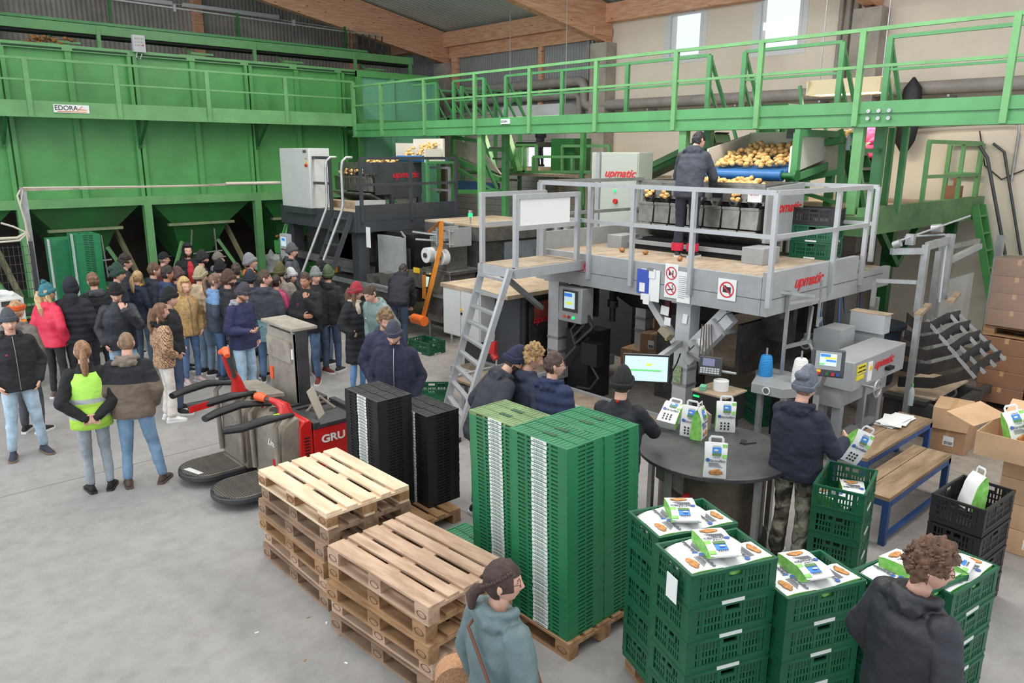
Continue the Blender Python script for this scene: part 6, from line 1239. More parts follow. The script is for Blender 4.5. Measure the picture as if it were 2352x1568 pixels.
# ---------------- pallet trucks ----------------
tg=M('truck_grey',(116,110,102),.55,0,.25,4,dirt=(146,134,118)); tk=M('truck_dark',(58,58,60),.5,0,.2,6); tred=M('truck_red',(200,36,34),.3,0,.08,3); mast=M('dusty_mast',(158,150,138),.7,0,.2,5)
def truck(label,loc,second):
    """drives along x; operator platform toward -x; local origin at the foot of the operator panel"""
    t=thing('pallet_truck',label,'pallet truck'); n=18
    pl=[(0,-.33)]+[(-.33-.3*math.sin(PI*k/n),-.33*math.cos(PI*k/n)) for k in range(n+1)]+[(0,.33)]
    B().prism(pl,'z',.09,.15).o('platform',tk,t,bev=.012)
    m_=B().prism([(x*.93-.01,y*.92) for x,y in pl],'z',.15,.158).o('tread_mat',M('tread_mat',(134,124,112),.8,0,.2,6),t)
    q=B()
    for k in range(22): 
        x=-.06-k*.025; w=.28*math.sqrt(max(0,1-(max(0,-x-.33)/.29)**2)); q.bx(x-.006,x+.006,-w,w,.158,.163)
    q.o('tread_ribs',M('tread_mat_dark',(76,72,68),.8),m_)
    if second: q.m=0; B().prism([(-.57,.05),(-.5,-.2),(-.44,-.2),(-.5,.05)],'z',.163,.167).o('warning_strip',white,m_)
    # operator front, shaped profile in y-z with rounded top
    B().prism([(0,.12),(.02,.74),(.06,.83),(.2,.9),(.24,.88),(.24,.1)],'y',-.33,.33).o('operator_housing',tg,t,bev=.03)
    B().prism([(.2,.1),(.22,.78),(.27,.84),(.34,.85),(.37,.82),(.38,.1)],'y',-.35,.35).o('shoulder_cover',tred,t,bev=.02)
    v=B()
    for s in (-1,1):
        for k in range(9): v.bx(.27,.33,s*.351-.003,s*.351+.003,.36+.035*k,.372+.035*k)
    v.o('vent_slots',blackp,t)
    B().bx(.385,1.03,-.345,.345,.1,.72).o('battery_box',tred,t,bev=.01)
    B().bx(.38,1.05,-.36,-.3,.72,.77).bx(.38,1.05,.3,.36,.72,.77).bx(.97,1.05,-.36,.36,.72,.79).bx(.38,.46,-.36,.36,.72,.8).bx(.4,1.0,-.3,.3,.66,.74).o('battery_rim',tk,t,bev=.01)
    B().cyl((.2,-.2,.9),(.2,-.2,.905),.04,n=16).o('dial',blackp,t)
    # steering tiller
    if not second:
        B().bar((.16,.05,.915),(.1,-.02,.925),.1,.03).o('display_mount',tk,t); B().bx(.06,.12,-.16,-.08,.885,.9).o('display',M('lime_display',(170,255,60),.3,0,emit=.6),t)
        B().tube([(.2,-.08,.87),(.2,-.06,.95),(.18,.05,.98),(.14,.14,1.0)],[.085,.07,.04,.03],12).o('tiller_base',tred,t); B().tube([(.16,.08,.99),(.08,.28,1.0)],.024,8).o('tiller_shaft',tk,t)
        B().tube([(.12,.2,1.0),(.09,.27,1.01),(.06,.33,1.01)],[.04,.055,.04],10).o('tiller_grip',orange,t)
    else:
        B().tube([(.12,.0,.9),(.1,0,1.1),(.04,-.02,1.2),(-.02,-.02,1.4)],[.1,.055,.05,.035],12).o('tiller_base',tred,t); B().tube([(.06,-.05,1.15),(0,-.06,1.42)],.03,8).tube([(.06,.05,1.15),(0,.06,1.42)],.03,8).o('tiller_shaft',tk,t)
        B().tube([(-.02,-.1,1.42),(0,0,1.46),(-.02,.1,1.42)],[.03,.05,.03],10).o('tiller_grip',orange,t)
    # side guard arms on round posts
    for s in (-1,1):
        z=.95 if not second else 1.02
        B().tube([(-.02,s*.3,.2),(-.03,s*.31,z-.1),(.05,s*.3,z-.02)],.028,10).o('guard_post',tg,t)
        B().tube([(.2,s*.25,z-.04),(.05,s*.3,z-.02),(-.12,s*.33,z),(-.4,s*.31,z-.03),(-.55,s*.24,z-.04)],[.03,.04,.055,.055,.045],10,sy=.8).o('guard_arm',blackp,t)
        if second and s<0: B().box((-.45,s*.37,z-.03),(.3,.01,.07),.25).o('red_inlay',tred,t)
    if not second:
        text('GRU',.12,white,(.62,-.349,.58),(1,0,0),(0,0,1),t,'lettering',sx=1.2,bold=.004); text('A',.12,white,(.86,-.349,.58),(1,0,0),(0,0,1),t,'lettering',bold=.004,shear=.3)
        B().box((.6,-.02,.9),(.2,.012,.34),rot=Euler((-.35,0,.75))).o('clipboard_flap',M('dusty_clip',(178,170,156),.7),t); B().tube([(.6,.22,.72),(.78,.22,.88),(.9,.1,.74)],.02,8).o('cable_hoop',tg,t)
        text('Linde',.1,white,(-.0,-.14,.6),(0,-1,0),(.05,0,1),t,'lettering',shear=.4,bold=.001); B().bx(-.004,.012,-.2,-.13,.3,.42).o('number_plate',redp,t)
    if second:
        text('Linde',.1,M('faded_print',(150,146,140),.7),(-.0,-.05,.62),(0,-1,0),(.05,0,1),t,'lettering',shear=.4)
        B().add([(.5,-.36,.9),(.5,.36,.9),(.2,.36,.93),(.2,-.36,.93),(.5,-.36,.94),(.5,.36,.94),(.2,.36,.97),(.2,-.36,.97)],[(0,1,2,3),(7,6,5,4),(0,4,5,1),(1,5,6,2),(2,6,7,3),(3,7,4,0)]).o('dusty_tray',MC['dusty_mast'],t)
        B().bx(.66,.7,-.33,.33,.6,1.6).o('mast_screen',mast,t,bev=.004); B().bx(.63,.66,-.3,.3,1.25,1.5).o('mast_plate',mast,t)
        for s in (-1,1): B().bx(.7,.82,s*.34-.05,s*.34+.05,.1,1.65).o('mast_upright',tk,t); B().bx(.67,.7,s*.3-.03,s*.3+.03,.7,1.62).o('mast_edge',greyp,t)
        B().bx(.62,.95,-.4,.4,1.64,1.68).o('mast_head',MC['dusty_mast'],t,bev=.01); B().bx(.645,.66,.22,.3,.95,1.1).o('orange_reflector',orange,t)
        st_=B().bx(.645,.66,-.33,-.26,1.3,1.42).o('sticker',paper,t)
    for y in (-.2,.2): B().bx(1.03,1.5,y-.09,y+.09,.06,.13).o('fork',tred,t,bev=.008)
    for x,y in ((.25,0),(.9,-.25),(.9,.25),(1.4,-.2),(1.4,.2)): B().cyl((x,y-.05,.07),(x,y+.05,.07),.07,n=18).o('wheel',rubber,t)
    t.location=loc; return t
truck('red and grey ride-on pallet truck beside the fresh pallets, display lit lime green',(3.33,7.56,0),False)
truck('second ride-on pallet truck with a tall dusty mast screen behind the first',(3.28,8.36,0),True)
# ---------------- people ----------------
def NX(v,s,f=7): return noise.noise(Vector(v)*f+Vector((s*3.7,s*1.3,0)))
skin=[M('skin_light',(214,160,136),.5,0,.1,14),M('skin_fair',(222,172,150),.5,0,.1,14),M('skin_tan',(188,136,108),.5,0,.1,14)]
lipm=M('lips',(176,96,90),.5); eyew=M('eye_white',(225,222,218),.3); eyed=M('eye_dark',(40,34,32),.2)
def wrinkle(m,scale=3.4,strength=.6):
    N,L,p=nodes(m); tc=N.new('ShaderNodeTexCoord'); mp=N.new('ShaderNodeMapping'); mp.inputs['Scale'].default_value=(1.2,1.2,2.3); mp.inputs['Rotation'].default_value=(.3,.5,0); L.new(tc.outputs['Object'],mp.inputs[0])
    n=N.new('ShaderNodeTexNoise'); n.inputs['Scale'].default_value=scale; n.inputs['Detail'].default_value=1.5; n.inputs['Distortion'].default_value=.7; L.new(mp.outputs[0],n.inputs[0])
    b=N.new('ShaderNodeBump'); b.inputs['Strength'].default_value=strength; b.inputs['Distance'].default_value=.05; L.new(n.outputs[0],b.inputs['Height']); L.new(b.outputs[0],p.inputs['Normal'])
def cloth(rgb,kind='plain'):
    if kind=='jeans': g_=sum(rgb)/3; rgb=tuple(int(v*.72+g_*.28) for v in rgb)
    n='cloth_%02x%02x%02x_%s'%(rgb[0],rgb[1],rgb[2],kind)
    if n in MC: return MC[n]
    m=M(n,rgb,.85,0,.14,5,.35,28)
    wrinkle(m)
    if kind=='puffer': wave_bump(m,3.2,.45,'Z',.02)
    if kind=='jeans':
        MC.pop(n); m=M(n,rgb,.9,0,.3,3,.2,200,dirt=tuple(min(255,int(v*1.25+12)) for v in rgb))
    if kind=='fleece': MC.pop(n); m=M(n,rgb,.95,0,.2,30,.9,90)
    if kind=='shell': MC.pop(n); m=M(n,rgb,.5,0,.1,5,.3,14)
    m.name=n; MC[n]=m; return m
def zmat(name,stops,axis=2,rough=.85,consts=True):
    """garment colour panels along an axis of the garment itself"""
    m=M(name,stops[0][1],rough,bump=.3,bs=30); N,L,p=nodes(m); tc=N.new('ShaderNodeTexCoord'); s=N.new('ShaderNodeSeparateXYZ'); L.new(tc.outputs['Object'],s.inputs[0])
    mr=N.new('ShaderNodeMapRange'); mr.inputs[1].default_value=0 if axis==2 else -1; mr.inputs[2].default_value=2 if axis==2 else 1; L.new(s.outputs[axis],mr.inputs[0])
    r=ramp(N,[(z/2 if axis==2 else (z+1)/2,c) for z,c in stops]); r.color_ramp.interpolation='CONSTANT'; L.new(mr.outputs[0],r.inputs[0]); L.new(r.outputs[0],p.inputs['Base Color']); wrinkle(m); return m
hivis=zmat('hi_vis_vest_cloth',[(0,(178,226,82)),(.87,(170,176,174)),(.93,(178,226,82)),(1.04,(170,176,174)),(1.10,(178,232,96))])
camo=M('camouflage_cloth',(110,106,92),.9); N,L,p=nodes(camo); tc=N.new('ShaderNodeTexCoord')
n1=N.new('ShaderNodeTexNoise'); n1.inputs['Scale'].default_value=6; n1.inputs['Detail'].default_value=2; n1.inputs['Distortion'].default_value=1.2; L.new(tc.outputs['Object'],n1.inputs[0]); r1=ramp(N,[(0,(66,62,58)),(.4,(104,96,84)),(.47,(146,140,122)),(.55,(186,178,160))]); r1.color_ramp.interpolation='CONSTANT'; L.new(n1.outputs[0],r1.inputs[0]); L.new(r1.outputs[0],p.inputs['Base Color'])
leo=M('patterned_puffer',(176,140,108),.7); N,L,p=nodes(leo); tc=N.new('ShaderNodeTexCoord'); wv=N.new('ShaderNodeTexWave'); wv.bands_direction='DIAGONAL'; wv.inputs['Scale'].default_value=17; wv.inputs['Distortion'].default_value=7; wv.inputs['Detail Scale'].default_value=3; L.new(tc.outputs['Object'],wv.inputs[0]); r1=ramp(N,[(.35,(96,62,48)),(.55,(196,160,124))]); L.new(wv.outputs['Fac'],r1.inputs[0]); L.new(r1.outputs[0],p.inputs['Base Color'])
HC=Vector((0,.015,1.66)); HR=Vector((.076,.096,.118))
def headpoint(u,v,grow=1.0,add=0,face=True):
    """u azimuth (0 = +x, pi/2 = face), v polar from the chin up"""
    d=Vector((math.sin(v)*math.cos(u),math.sin(v)*math.sin(u),-math.cos(v)))
    x,y,z=d.x*HR.x,d.y*HR.y,d.z*HR.z
    if z<-.015:
        k=(-z-.015)/.1; x*=1-.30*k**1.2; 
        if y<0: y*=1-.45*min(1,k)
        else: y*=1+.12*min(1,k)*(1 if face else 0)
    if z>.03 and y<0: y*=1.06
    if face and y>0.01:
        ax=abs(x)
        t_=0
        if -.052<z<.022: t_=((.022-z)/.062) if z>-.04 else max(0,1-(-.04-z)/.012)
        y+=.027*math.exp(-(ax/.0125)**2)*max(0,t_)
        y-=.011*math.exp(-((ax-.031)/.017)**2-((z-.004)/.013)**2)
        y+=.005*math.exp(-(ax/.05)**4-((z-.024)/.01)**2)
        y+=.006*math.exp(-(ax/.022)**2-((z+.067)/.009)**2)
        y-=.004*math.exp(-(ax/.02)**2-((z+.084)/.006)**2)
        y+=.009*math.exp(-(ax/.022)**2-((z+.101)/.014)**2)
        y+=.003*math.exp(-((ax-.04)/.016)**2-((z+.025)/.018)**2)
    p_=Vector((x,y,z)); 
    if grow!=1 or add: p_=p_*grow+d*add
    return HC+p_
def shell(b,cond,grow,add,nu=36,nv=26,m=0,rough=0,seed=0,fr=30,top=0):
    """closed cap over the part of the head where cond(x,y,z) holds"""
    vs=[];fs=[];idx={}
    def vid(i,j,lay):
        k=(i%nu,j,lay)
        if k not in idx:
            u=2*PI*i/nu; v=.12+(PI-.12)*j/nv
            P_=headpoint(u,v,grow if lay else .98,add if lay else 0,False)
            if lay:
                q=P_-HC
                if rough: P_+=q.normalized()*rough*NX(P_,seed,fr)
                if top and q.z>.05: P_.z+=top*(q.z-.05)/.07
            idx[k]=len(vs); vs.append(P_)
        return idx[k]
    cell={}
    for i in range(nu):
        for j in range(nv):
            u=2*PI*(i+.5)/nu; v=.12+(PI-.12)*(j+.5)/nv; q=headpoint(u,v,1,0,False)-HC
            cell[(i,j)]=cond(q.x,q.y,q.z)
    for i in range(nu):
        for j in range(nv):
            if not cell[(i,j)]: continue
            fs.append((vid(i,j,1),vid(i+1,j,1),vid(i+1,j+1,1),vid(i,j+1,1)))
            for di,dj,a,c in ((0,-1,(i,j),(i+1,j)),(0,1,(i+1,j+1),(i,j+1)),(-1,0,(i,j+1),(i,j)),(1,0,(i+1,j),(i+1,j+1))):
                jj=j+dj
                if 0<=jj<nv and not cell[((i+di)%nu,jj)]: fs.append((vid(*a,0),vid(*c,0),vid(*c,1),vid(*a,1)))
    return b.add(vs,fs,m)
def cone_(b,p,q,r0,r1,sy=1,n=12):
    p,q=Vector(p),Vector(q); d=q-p; e=d.normalized()
    b.tube([p-e*r0*.7,p-e*r0*.35,p,p.lerp(q,.5),q,q+e*r1*.35,q+e*r1*.7],[r0*.55,r0*.88,r0,(r0+r1)/2,r1,r1*.88,r1*.55],n,sy=sy)
def hand(b,w,d,palm,side,s=1,curl=.5,m=0,big=False):
    """wrist w, pointing direction d, palm normal, side=+1 right"""
    d=Vector(d).normalized(); palm=Vector(palm); palm=(palm-d*palm.dot(d)).normalized(); a=d.cross(palm)*side; w=Vector(w); n=8
    b.tube([w-d*.02,w+d*.02,w+d*.055,w+d*.09],[.024*s,.032*s,.038*s,.034*s],n,m,sy=.55,upv=tuple(palm))
    for k,(o_,L_) in enumerate(((-.028,.072),(-.0095,.08),(.0095,.075),(.027,.06))):
        o_*=-1; c=w+d*(.085-.006*abs(k-1.3))+a*(-o_); L_*=s; c1=curl*(1+.12*k)
        p1=c+(d*math.cos(c1*.6)+palm*math.sin(c1*.6))*L_*.42; p2=p1+(d*math.cos(c1*1.5)+palm*math.sin(c1*1.5))*L_*.33; p3=p2+(d*math.cos(c1*2.2)+palm*math.sin(c1*2.2))*L_*.25
        b.tube([c-d*.02,c,p1,p2,p3],[.009,.0095,.0088,.008,.006],7,m)
    c=w+d*.03+a*(.028)*(1); c=w+d*.025-a*-.03
    t1=c+(d*.6+a*.75+palm*.3).normalized()*.04; t2=t1+(d*.85+a*.2+palm*.4).normalized()*.03
    b.tube([c-a*.012,c,t1,t2],[.013,.013,.011,.008],7,m)
POSE={ # elbow, wrist (for x>0 side), hand direction, palm
 'down':((.27,-.03,1.15),(.285,.05,.9),(0,.12,-1),(-1,.2,0)),
 'pocket':((.275,-.06,1.15),(.21,.08,.94),(-.4,.1,-1),(-1,0,0)),
 'jacket':((.275,-.05,1.14),(.19,.12,1.02),(-.9,-.1,-.3),(0,-1,0)),
 'chin':((.24,.12,1.14),(.07,.2,1.4),(-.35,-.3,1),(0,-1,.2)),
 'nose':((.26,.17,1.18),(.07,.23,1.44),(-.3,-.35,1),(0,-1,.2)),
 'across':((.28,.02,1.14),(-.02,.22,1.13),(-1,.1,.1),(0,-1,0)),
 'behind':((.3,-.12,1.13),(.05,-.19,.93),(-1,0,-.25),(0,-1,.2)),
 'phone':((.26,-.02,1.13),(.12,.26,1.13),(-.3,1,.1),(-.2,0,1)),
 'reach':((.26,.2,1.2),(.2,.44,1.12),(-.2,1,-.3),(0,0,-1)),
 'reachdown':((.22,.25,1.2),(.15,.48,1.05),(-.1,1,-.5),(0,0,-1)),
 'bag':((.3,.05,1.14),(.26,.33,1.16),(-.35,1,.1),(-1,0,0)),
}
def rotz(v,a): c,s=math.cos(a),math.sin(a); return Vector((v.x*c-v.y*s,v.x*s+v.y*c,v.z))
def person(label,px,py,yaw,h=1.78,loc=None,top=1.0,hat=None,hc=(40,40,42),hair=(80,60,44),hs='short',jk=(34,36,40),jkind='plain',jmat=None,tr=(70,92,120),tmat=None,shoe=(38,38,40),sole=(220,220,218),arms=('pocket','pocket'),lean=0,hy=0,hp=0,hood=True,hoodc=None,collar=None,sk=1,hem=.84,wide=1.0,glasses=False,beard=None,fine=False,extras=(),stance=.11,feet=None,shoulder=1.0,z0=0,legs=True,female=False,group=None,fur=None,long_=False):
    """yaw: 0 looks away from the photographer, 90 to the right, 180 toward, -90 left"""
    s=h/1.78; base=at(px,py,z=h+z0) if loc is None else Vector(loc); base.z=z0
    if loc is None and lean:
        pass
    az=math.atan2(base.y,base.x); rz=az-PI/2-math.radians(yaw)
    if loc is None and lean:
        f=Vector((-math.sin(rz),math.cos(rz),0)); base=base-f*math.sin(math.radians(lean))*.8*s
    t=thing('person',label,'person',(base.x,base.y,z0),group)
    L=math.radians(lean); HYr=math.radians(-hy); HP=math.radians(hp); seed=len(label)+px*.1
    vox=.011 if fine else .017
    def headx(v):
        q=Vector(v)-Vector((0,0,1.52)); k=min(1,max(0,(v.z-1.46)/.08))
        a=HP*k; y,z=q.y*math.cos(a)+q.z*math.sin(a)*1,-q.y*math.sin(a)+q.z*math.cos(a); q=Vector((q.x,y,z)); q=rotz(q,HYr*k); return q+Vector((0,0,1.52))
    def bend(v):
        k=min(1,max(0,(v.z-.86)/.2)); a=L*k; q=Vector((v.x,v.y,v.z-.93)); y,z=q.y*math.cos(a)+max(0,q.z)*math.sin(a),max(0,q.z)*math.cos(a)-q.y*math.sin(a)
        if q.z<0: return Vector(v)
        return Vector((q.x,y,z+.93))
    def fin(b,nm,mats,par,head=False,voxel=0,disp=0,smooth=3):
        b.v=[(bend(headx(v)) if head else bend(v))*s for v in b.v]
        me_off=Vector((base.x,base.y,z0)); b.v=[v+me_off for v in b.v]
        o=b.o(nm,mats,par)
        if voxel:
            md=o.modifiers.new('remesh','REMESH'); md.mode='VOXEL'; md.voxel_size=voxel; md.use_smooth_shade=True
            md=o.modifiers.new('smooth','SMOOTH'); md.iterations=smooth; md.factor=.6
            if disp:
                tx=bpy.data.textures.get('cloth_folds') or bpy.data.textures.new('cloth_folds','CLOUDS'); tx.noise_scale=.11; tx.noise_depth=2
                md=o.modifiers.new('folds','DISPLACE'); md.texture=tx; md.strength=disp; md.mid_level=.5; md.texture_coords='LOCAL'
        return o
    S_=skin[sk]
    jm=jmat or cloth(jk,jkind); tm=tmat or cloth(tr,'jeans')
    hairm=M('hair_%02x%02x%02x'%tuple(hair),hair,.6,0,.35,30,.8,90,stretch=(1,1,.35))
    hatm=cloth(hc,'fleece') if hat else None
    sw=.93 if female else 1.0; sw*=shoulder
    sh=[Vector((x*.185*sw,-.01,1.43)) for x in (1,-1)]
    A=[]
    for i,sx in enumerate((1,-1)):
        e,w_,d,pn=POSE[arms[i]]; e,w_,d,pn=[Vector((v[0]*sx,v[1],v[2])) for v in (e,w_,d,pn)]; e.x*=sw; A.append((sh[i],e,w_,d,pn,sx))
    # body: one continuous skin (head, neck, trunk, arms, hands, legs)
    b=B(); nu,nv=(56,40) if fine else (36,28); vs=[];fs=[]
    for j in range(nv+1):
        for i in range(nu): vs.append(headpoint(2*PI*i/nu,.05+(PI-.1)*j/nv))
    for j in range(nv):
        for i in range(nu): fs.append((j*nu+i,j*nu+(i+1)%nu,(j+1)*nu+(i+1)%nu,(j+1)*nu+i))
    fs+=[tuple(range(nu))[::-1],tuple(nv*nu+i for i in range(nu))]
    n0=len(b.f); b.add(vs,fs)
    for k in range(len(fs)):
        c=sum((vs[i] for i in fs[k]),Vector())/len(fs[k])-HC
        if c.y>.06 and abs(c.x)<.022 and -.078<c.z<-.058: b.mi[n0+k]=1
        elif beard and c.y>-.01 and c.z<-.035 and not(abs(c.x)<.024 and -.08<c.z<-.055) and (c.z<-.05 or abs(c.x)>.045): b.mi[n0+k]=2
    for sx in (-1,1):
        rr=Matrix.Rotation(sx*.35,3,'Z')
        b.ell((sx*.077,0,1.655),(.009,.019,.032),12,8,0,rot=rr); b.ell((sx*.083,.004,1.657),(.004,.011,.02),8,6,0,rot=rr)
        b.ell((sx*.0305,.083,1.664),(.013,.010,.0075),10,8,3); b.ell((sx*.0305,.0915,1.664),(.0055,.003,.0055),8,6,4)
        b.tube([(sx*.014,.1,1.684),(sx*.03,.101,1.69),(sx*.048,.088,1.686)],[.003,.0042,.002],6,5)
    b.tube([(0,-.02,1.4),(0,-.012,1.5),(0,0,1.58),(0,.01,1.62)],[.075,.055,.053,.05],16)
    hb=len(b.v)
    b.v=[headx(v) for v in b.v]
    cone_(b,(0,-.005,.98),(0,-.01,1.34),.07,.08,1); cone_(b,(-.11,-.01,1.385),(.11,-.01,1.385),.035,.035)
    for (sp_,e,w_,d,pn,sx) in A:
        b.tube([sp_-Vector((sx*.05,0,.03)),e,w_],[.03,.03,.026],10); hand(b,w_,d,pn,sx,curl={'down':.35,'pocket':.3,'jacket':.4,'chin':.9,'nose':.7,'phone':.75,'behind':.5,'bag':.35}.get(arms[0 if sx>0 else 1],.5))
    fy=feet or ((.0,0),(.0,0))
    hips=[Vector((x*.09,0,.92)) for x in (1,-1)]; FT=[Vector((sx*stance+fy[i][0],fy[i][1],.09)) for i,sx in enumerate((1,-1))]
    KN=[(hips[i]*.5+FT[i]*.5+Vector((0,.03,0))) for i in range(2)]
    if legs:
        for i in range(2): b.tube([hips[i],KN[i],FT[i]],[.055,.042,.034],10)
    b.v=[bend(v)*s+Vector((base.x,base.y,z0)) for v in b.v]
    browm=hairm
    body=b.o('body',[S_,lipm,hairm,eyew,eyed,browm],t)
    # jacket
    J=B(); wd=wide
    rings=[(hem,.198*wd,.15),(hem+.08,.203*wd,.153),(1.08,.195*wd,.145),(1.25,.208*wd,.152),(1.38,.195*wd,.135),(1.45,.13,.105),(1.51,.074,.074)]
    if female: rings=[(hem,.195*wd,.15),(hem+.1,.188*wd,.145),(1.08,.163*wd,.13),(1.25,.182*wd,.148),(1.38,.172*wd,.128),(1.45,.118,.1),(1.51,.068,.07)]
    J.lathe_e=None
    vs=[];fs=[];n=28
    for z,rx,ry in rings:
        for k in range(n):
            a=2*PI*k/n; ca,sa=math.cos(a),math.sin(a); vs.append(Vector((rx*math.copysign(abs(ca)**.85,ca),ry*math.copysign(abs(sa)**.85,sa)-.005,z)))
    for i in range(len(rings)-1):
        for k in range(n): fs.append((i*n+k,i*n+(k+1)%n,(i+1)*n+(k+1)%n,(i+1)*n+k))
    fs+=[tuple(range(n))[::-1],tuple((len(rings)-1)*n+k for k in range(n))]; J.add(vs,fs)
    pf=1.12 if jkind=='puffer' else 1.0
    for (sp_,e,w_,d,pn,sx) in A:
        cone_(J,sp_-Vector((sx*.03,0,.01)),e,.085*pf,.07*pf); cone_(J,e,w_-(w_-e).normalized()*.01,.07*pf,.052*pf)
    hm=None
    if hood:
        if hoodc: hm=cloth(hoodc,'plain')
        Hd=J if not hoodc else B()
        Hd.ell((0,-.085,1.475),(.125,.06,.065),16,10,jit=.5); Hd.tube([(-.085,.05,1.5),(-.1,-.02,1.51),(-.07,-.09,1.52),(.07,-.09,1.52),(.1,-.02,1.51),(.085,.05,1.5)],.03,8)
        if hoodc: fin(Hd,'hood',hm,t,voxel=vox*.8,disp=.02)
    else:
        J.tube([(.062*math.cos(a*PI/6),.062*math.sin(a*PI/6)-.005,1.52) for a in range(13)],.018,8)
    if tmat is None or True: pass
    jo=fin(J,'jacket',jm,t,voxel=vox,disp=.022,smooth=4)
    # trousers
    if legs:
        T=B(); cone_(T,(-.06,-.005,.9),(.06,-.005,.9),.1,.1)
        T.ell((0,-.025,.885),(.165,.122,.085),16,10)
        lw=.9 if female else 1.0
        for i in range(2):
            cone_(T,hips[i]*1.0,KN[i],.095*lw,.067*lw); cone_(T,KN[i],FT[i]+Vector((0,0,.03)),.066*lw,.053*lw if not tmat else .075)
        fin(T,'trousers',tm,t,voxel=vox,disp=.02,smooth=3)
        for i,sx in enumerate((1,-1)):
            F=B(); c=FT[i]; a=-sx*.25; sv=[]
            def fp(y,x,z): q=rotz(Vector((x,y,0)),a); return (c.x+q.x,c.y+q.y,z)
            for y,wx,zt in ((-.085,.026,.07),(-.06,.037,.1),(0,.04,.115),(.06,.042,.085),(.12,.047,.062),(.165,.04,.048),(.19,.018,.035)):
                sv.append([fp(y,-wx,.022),fp(y,wx,.022),fp(y,wx*.95,zt*.6),fp(y,wx*.45,zt),fp(y,-wx*.45,zt),fp(y,-wx*.95,zt*.6)])
            vs=[p for r_ in sv for p in r_]; fs=[(6*i_+j,6*i_+(j+1)%6,6*i_+6+(j+1)%6,6*i_+6+j) for i_ in range(6) for j in range(6)]+[tuple(range(6))[::-1],tuple(range(36,42))]
            F.add(vs,fs); F.cyl((c.x,c.y,.07),(c.x,c.y,.13),.046,n=14)
            so=fin(F,'shoe',cloth(shoe),t,smooth=0); so.modifiers.new('sub','SUBSURF').levels=1; so.modifiers['sub'].render_levels=1
            G=B(); pts=[(-.092,.03),(-.06,.043),(.04,.046),(.12,.052),(.172,.044),(.198,.015)]; poly=[fp(y,x,0)[:2] for y,x in pts]+[fp(y,-x,0)[:2] for y,x in pts[::-1]]; G.prism(poly,'z',0.0,.026); fin(G,'sole',M('sole_%02x%02x%02x'%tuple(sole),sole,.7),so,smooth=0)
    # hair
    H=B()
    if hs=='short' or hs=='crop':
        g=1.06 if hs=='short' else 1.025
        shell(H,lambda x,y,z: (z>.055-(.0 if abs(x)<.05 else .02) if y>.045 else z>-.005 if y>-.01 and abs(x)>.06 and False else (z>.012 if y>-.02 else z>-.062)),g,.006 if hs=='short' else .002,44,34,rough=.012 if hs=='short' else .003,seed=seed,fr=34,top=.012 if hs=='short' else 0)
    elif hs=='curly':
        shell(H,lambda x,y,z: z>.05 if y>.05 else (z>.0 if y>-.02 else z>-.055),1.1,.012,56,42,rough=.03,seed=seed,fr=38,top=.02)
        r_=random.Random(3)
        for k in range(150 if fine else 50):
            u=r_.uniform(0,2*PI); v=r_.uniform(1.5,3.0); q=headpoint(u,v,1.14,.012,False); 
            if (q-HC).y>.05 and (q-HC).z<.06: continue
            a0=r_.uniform(0,6); H.tube([q+Vector((math.cos(a0+i)*.012,math.sin(a0+i)*.012,.004*i-.01)) for i in range(5)],[.004,.009,.009,.008,.004],6)
    elif hs in ('long','pony','braid','bun'):
        shell(H,lambda x,y,z: z>.05 if y>.05 else (z>-.02 if y>-.02 else z>-.075),1.055,.006,44,34,rough=.005,seed=seed,fr=30)
        if hs=='long':
            for sx in (-1,1): H.tube([(sx*.06,-.02,1.72),(sx*.082,0,1.62),(sx*.085,.02,1.52),(sx*.075,.06,1.38)],[.03,.034,.036,.016],10)
            H.tube([(0,-.07,1.7),(0,-.095,1.58),(0,-.1,1.45),(0,-.1,1.32)],[.06,.075,.085,.04],14,sy=.5)
        if hs=='pony':
            H.tube([(0,-.09,1.69),(0,-.13,1.69),(0,-.15,1.62),(0,-.14,1.52),(.0,-.13,1.43),(0,-.12,1.39)],[.02,.026,.038,.04,.03,.01],12); H.ell((0,-.112,1.695),(.022,.014,.022),10,6)
        if hs=='braid':
            H.tube([(0,-.08,1.62),(0,-.12,1.62),(-.0,-.15,1.58),(.0,-.155,1.52)],[.025,.032,.035,.015],12)
            for sx in (-1,1): 
                for k in range(12):
                    f=k/11; H.ell((sx*(.068-.02*f*f+.012*math.sin(f*3)),.055-.15*f,1.745-.085*f),(.013,.012,.011),8,6,rot=Matrix.Rotation(sx*.5+(.6 if k%2 else -.4),3,'Y'))
    if hs!='none': 
        ho=fin(H,'hair',hairm,t,head=True)
    # hats and hoods
    if hat in('beanie','pompom','slouch'):
        K=B(); shell(K,lambda x,y,z: z>.042 if y>.03 else z>-.008,1.1,.008,40,30,rough=.003,seed=seed,fr=10,top=.035 if hat!='slouch' else .055)
        rim=[]
        for k in range(33):
            u=2*PI*k/32; y=math.sin(u); zz=.04 if y>.3 else .04-.045*min(1,(.3-y)/.6); v=math.acos(-max(-.95,min(.95,zz/HR.z))); rim.append(headpoint(u,v,1.1,.012,False))
        K.tube(rim,.016,8,cap=False,sy=1.9)
        if hat=='slouch': K.ell(HC+Vector((0,-.07,.1)),(.07,.07,.05),14,8)
        if hat=='pompom': K.ell(HC+Vector((0,-.03,.185)),(.035,.035,.033),14,10,jit=.8)
        fin(K,'beanie',hatm,t,head=True,smooth=0)
    elif hat=='cap':
        K=B(); shell(K,lambda x,y,z: z>.04 if y>.0 else z>.01,1.09,.006,36,26,top=.012); K.prism([(-.065,.08),(-.06,.13),(-.03,.16),(.03,.16),(.06,.13),(.065,.08)],'z',1.705,1.713); fin(K,'cap',hatm,t,head=True,smooth=0)
    elif hat=='hood':
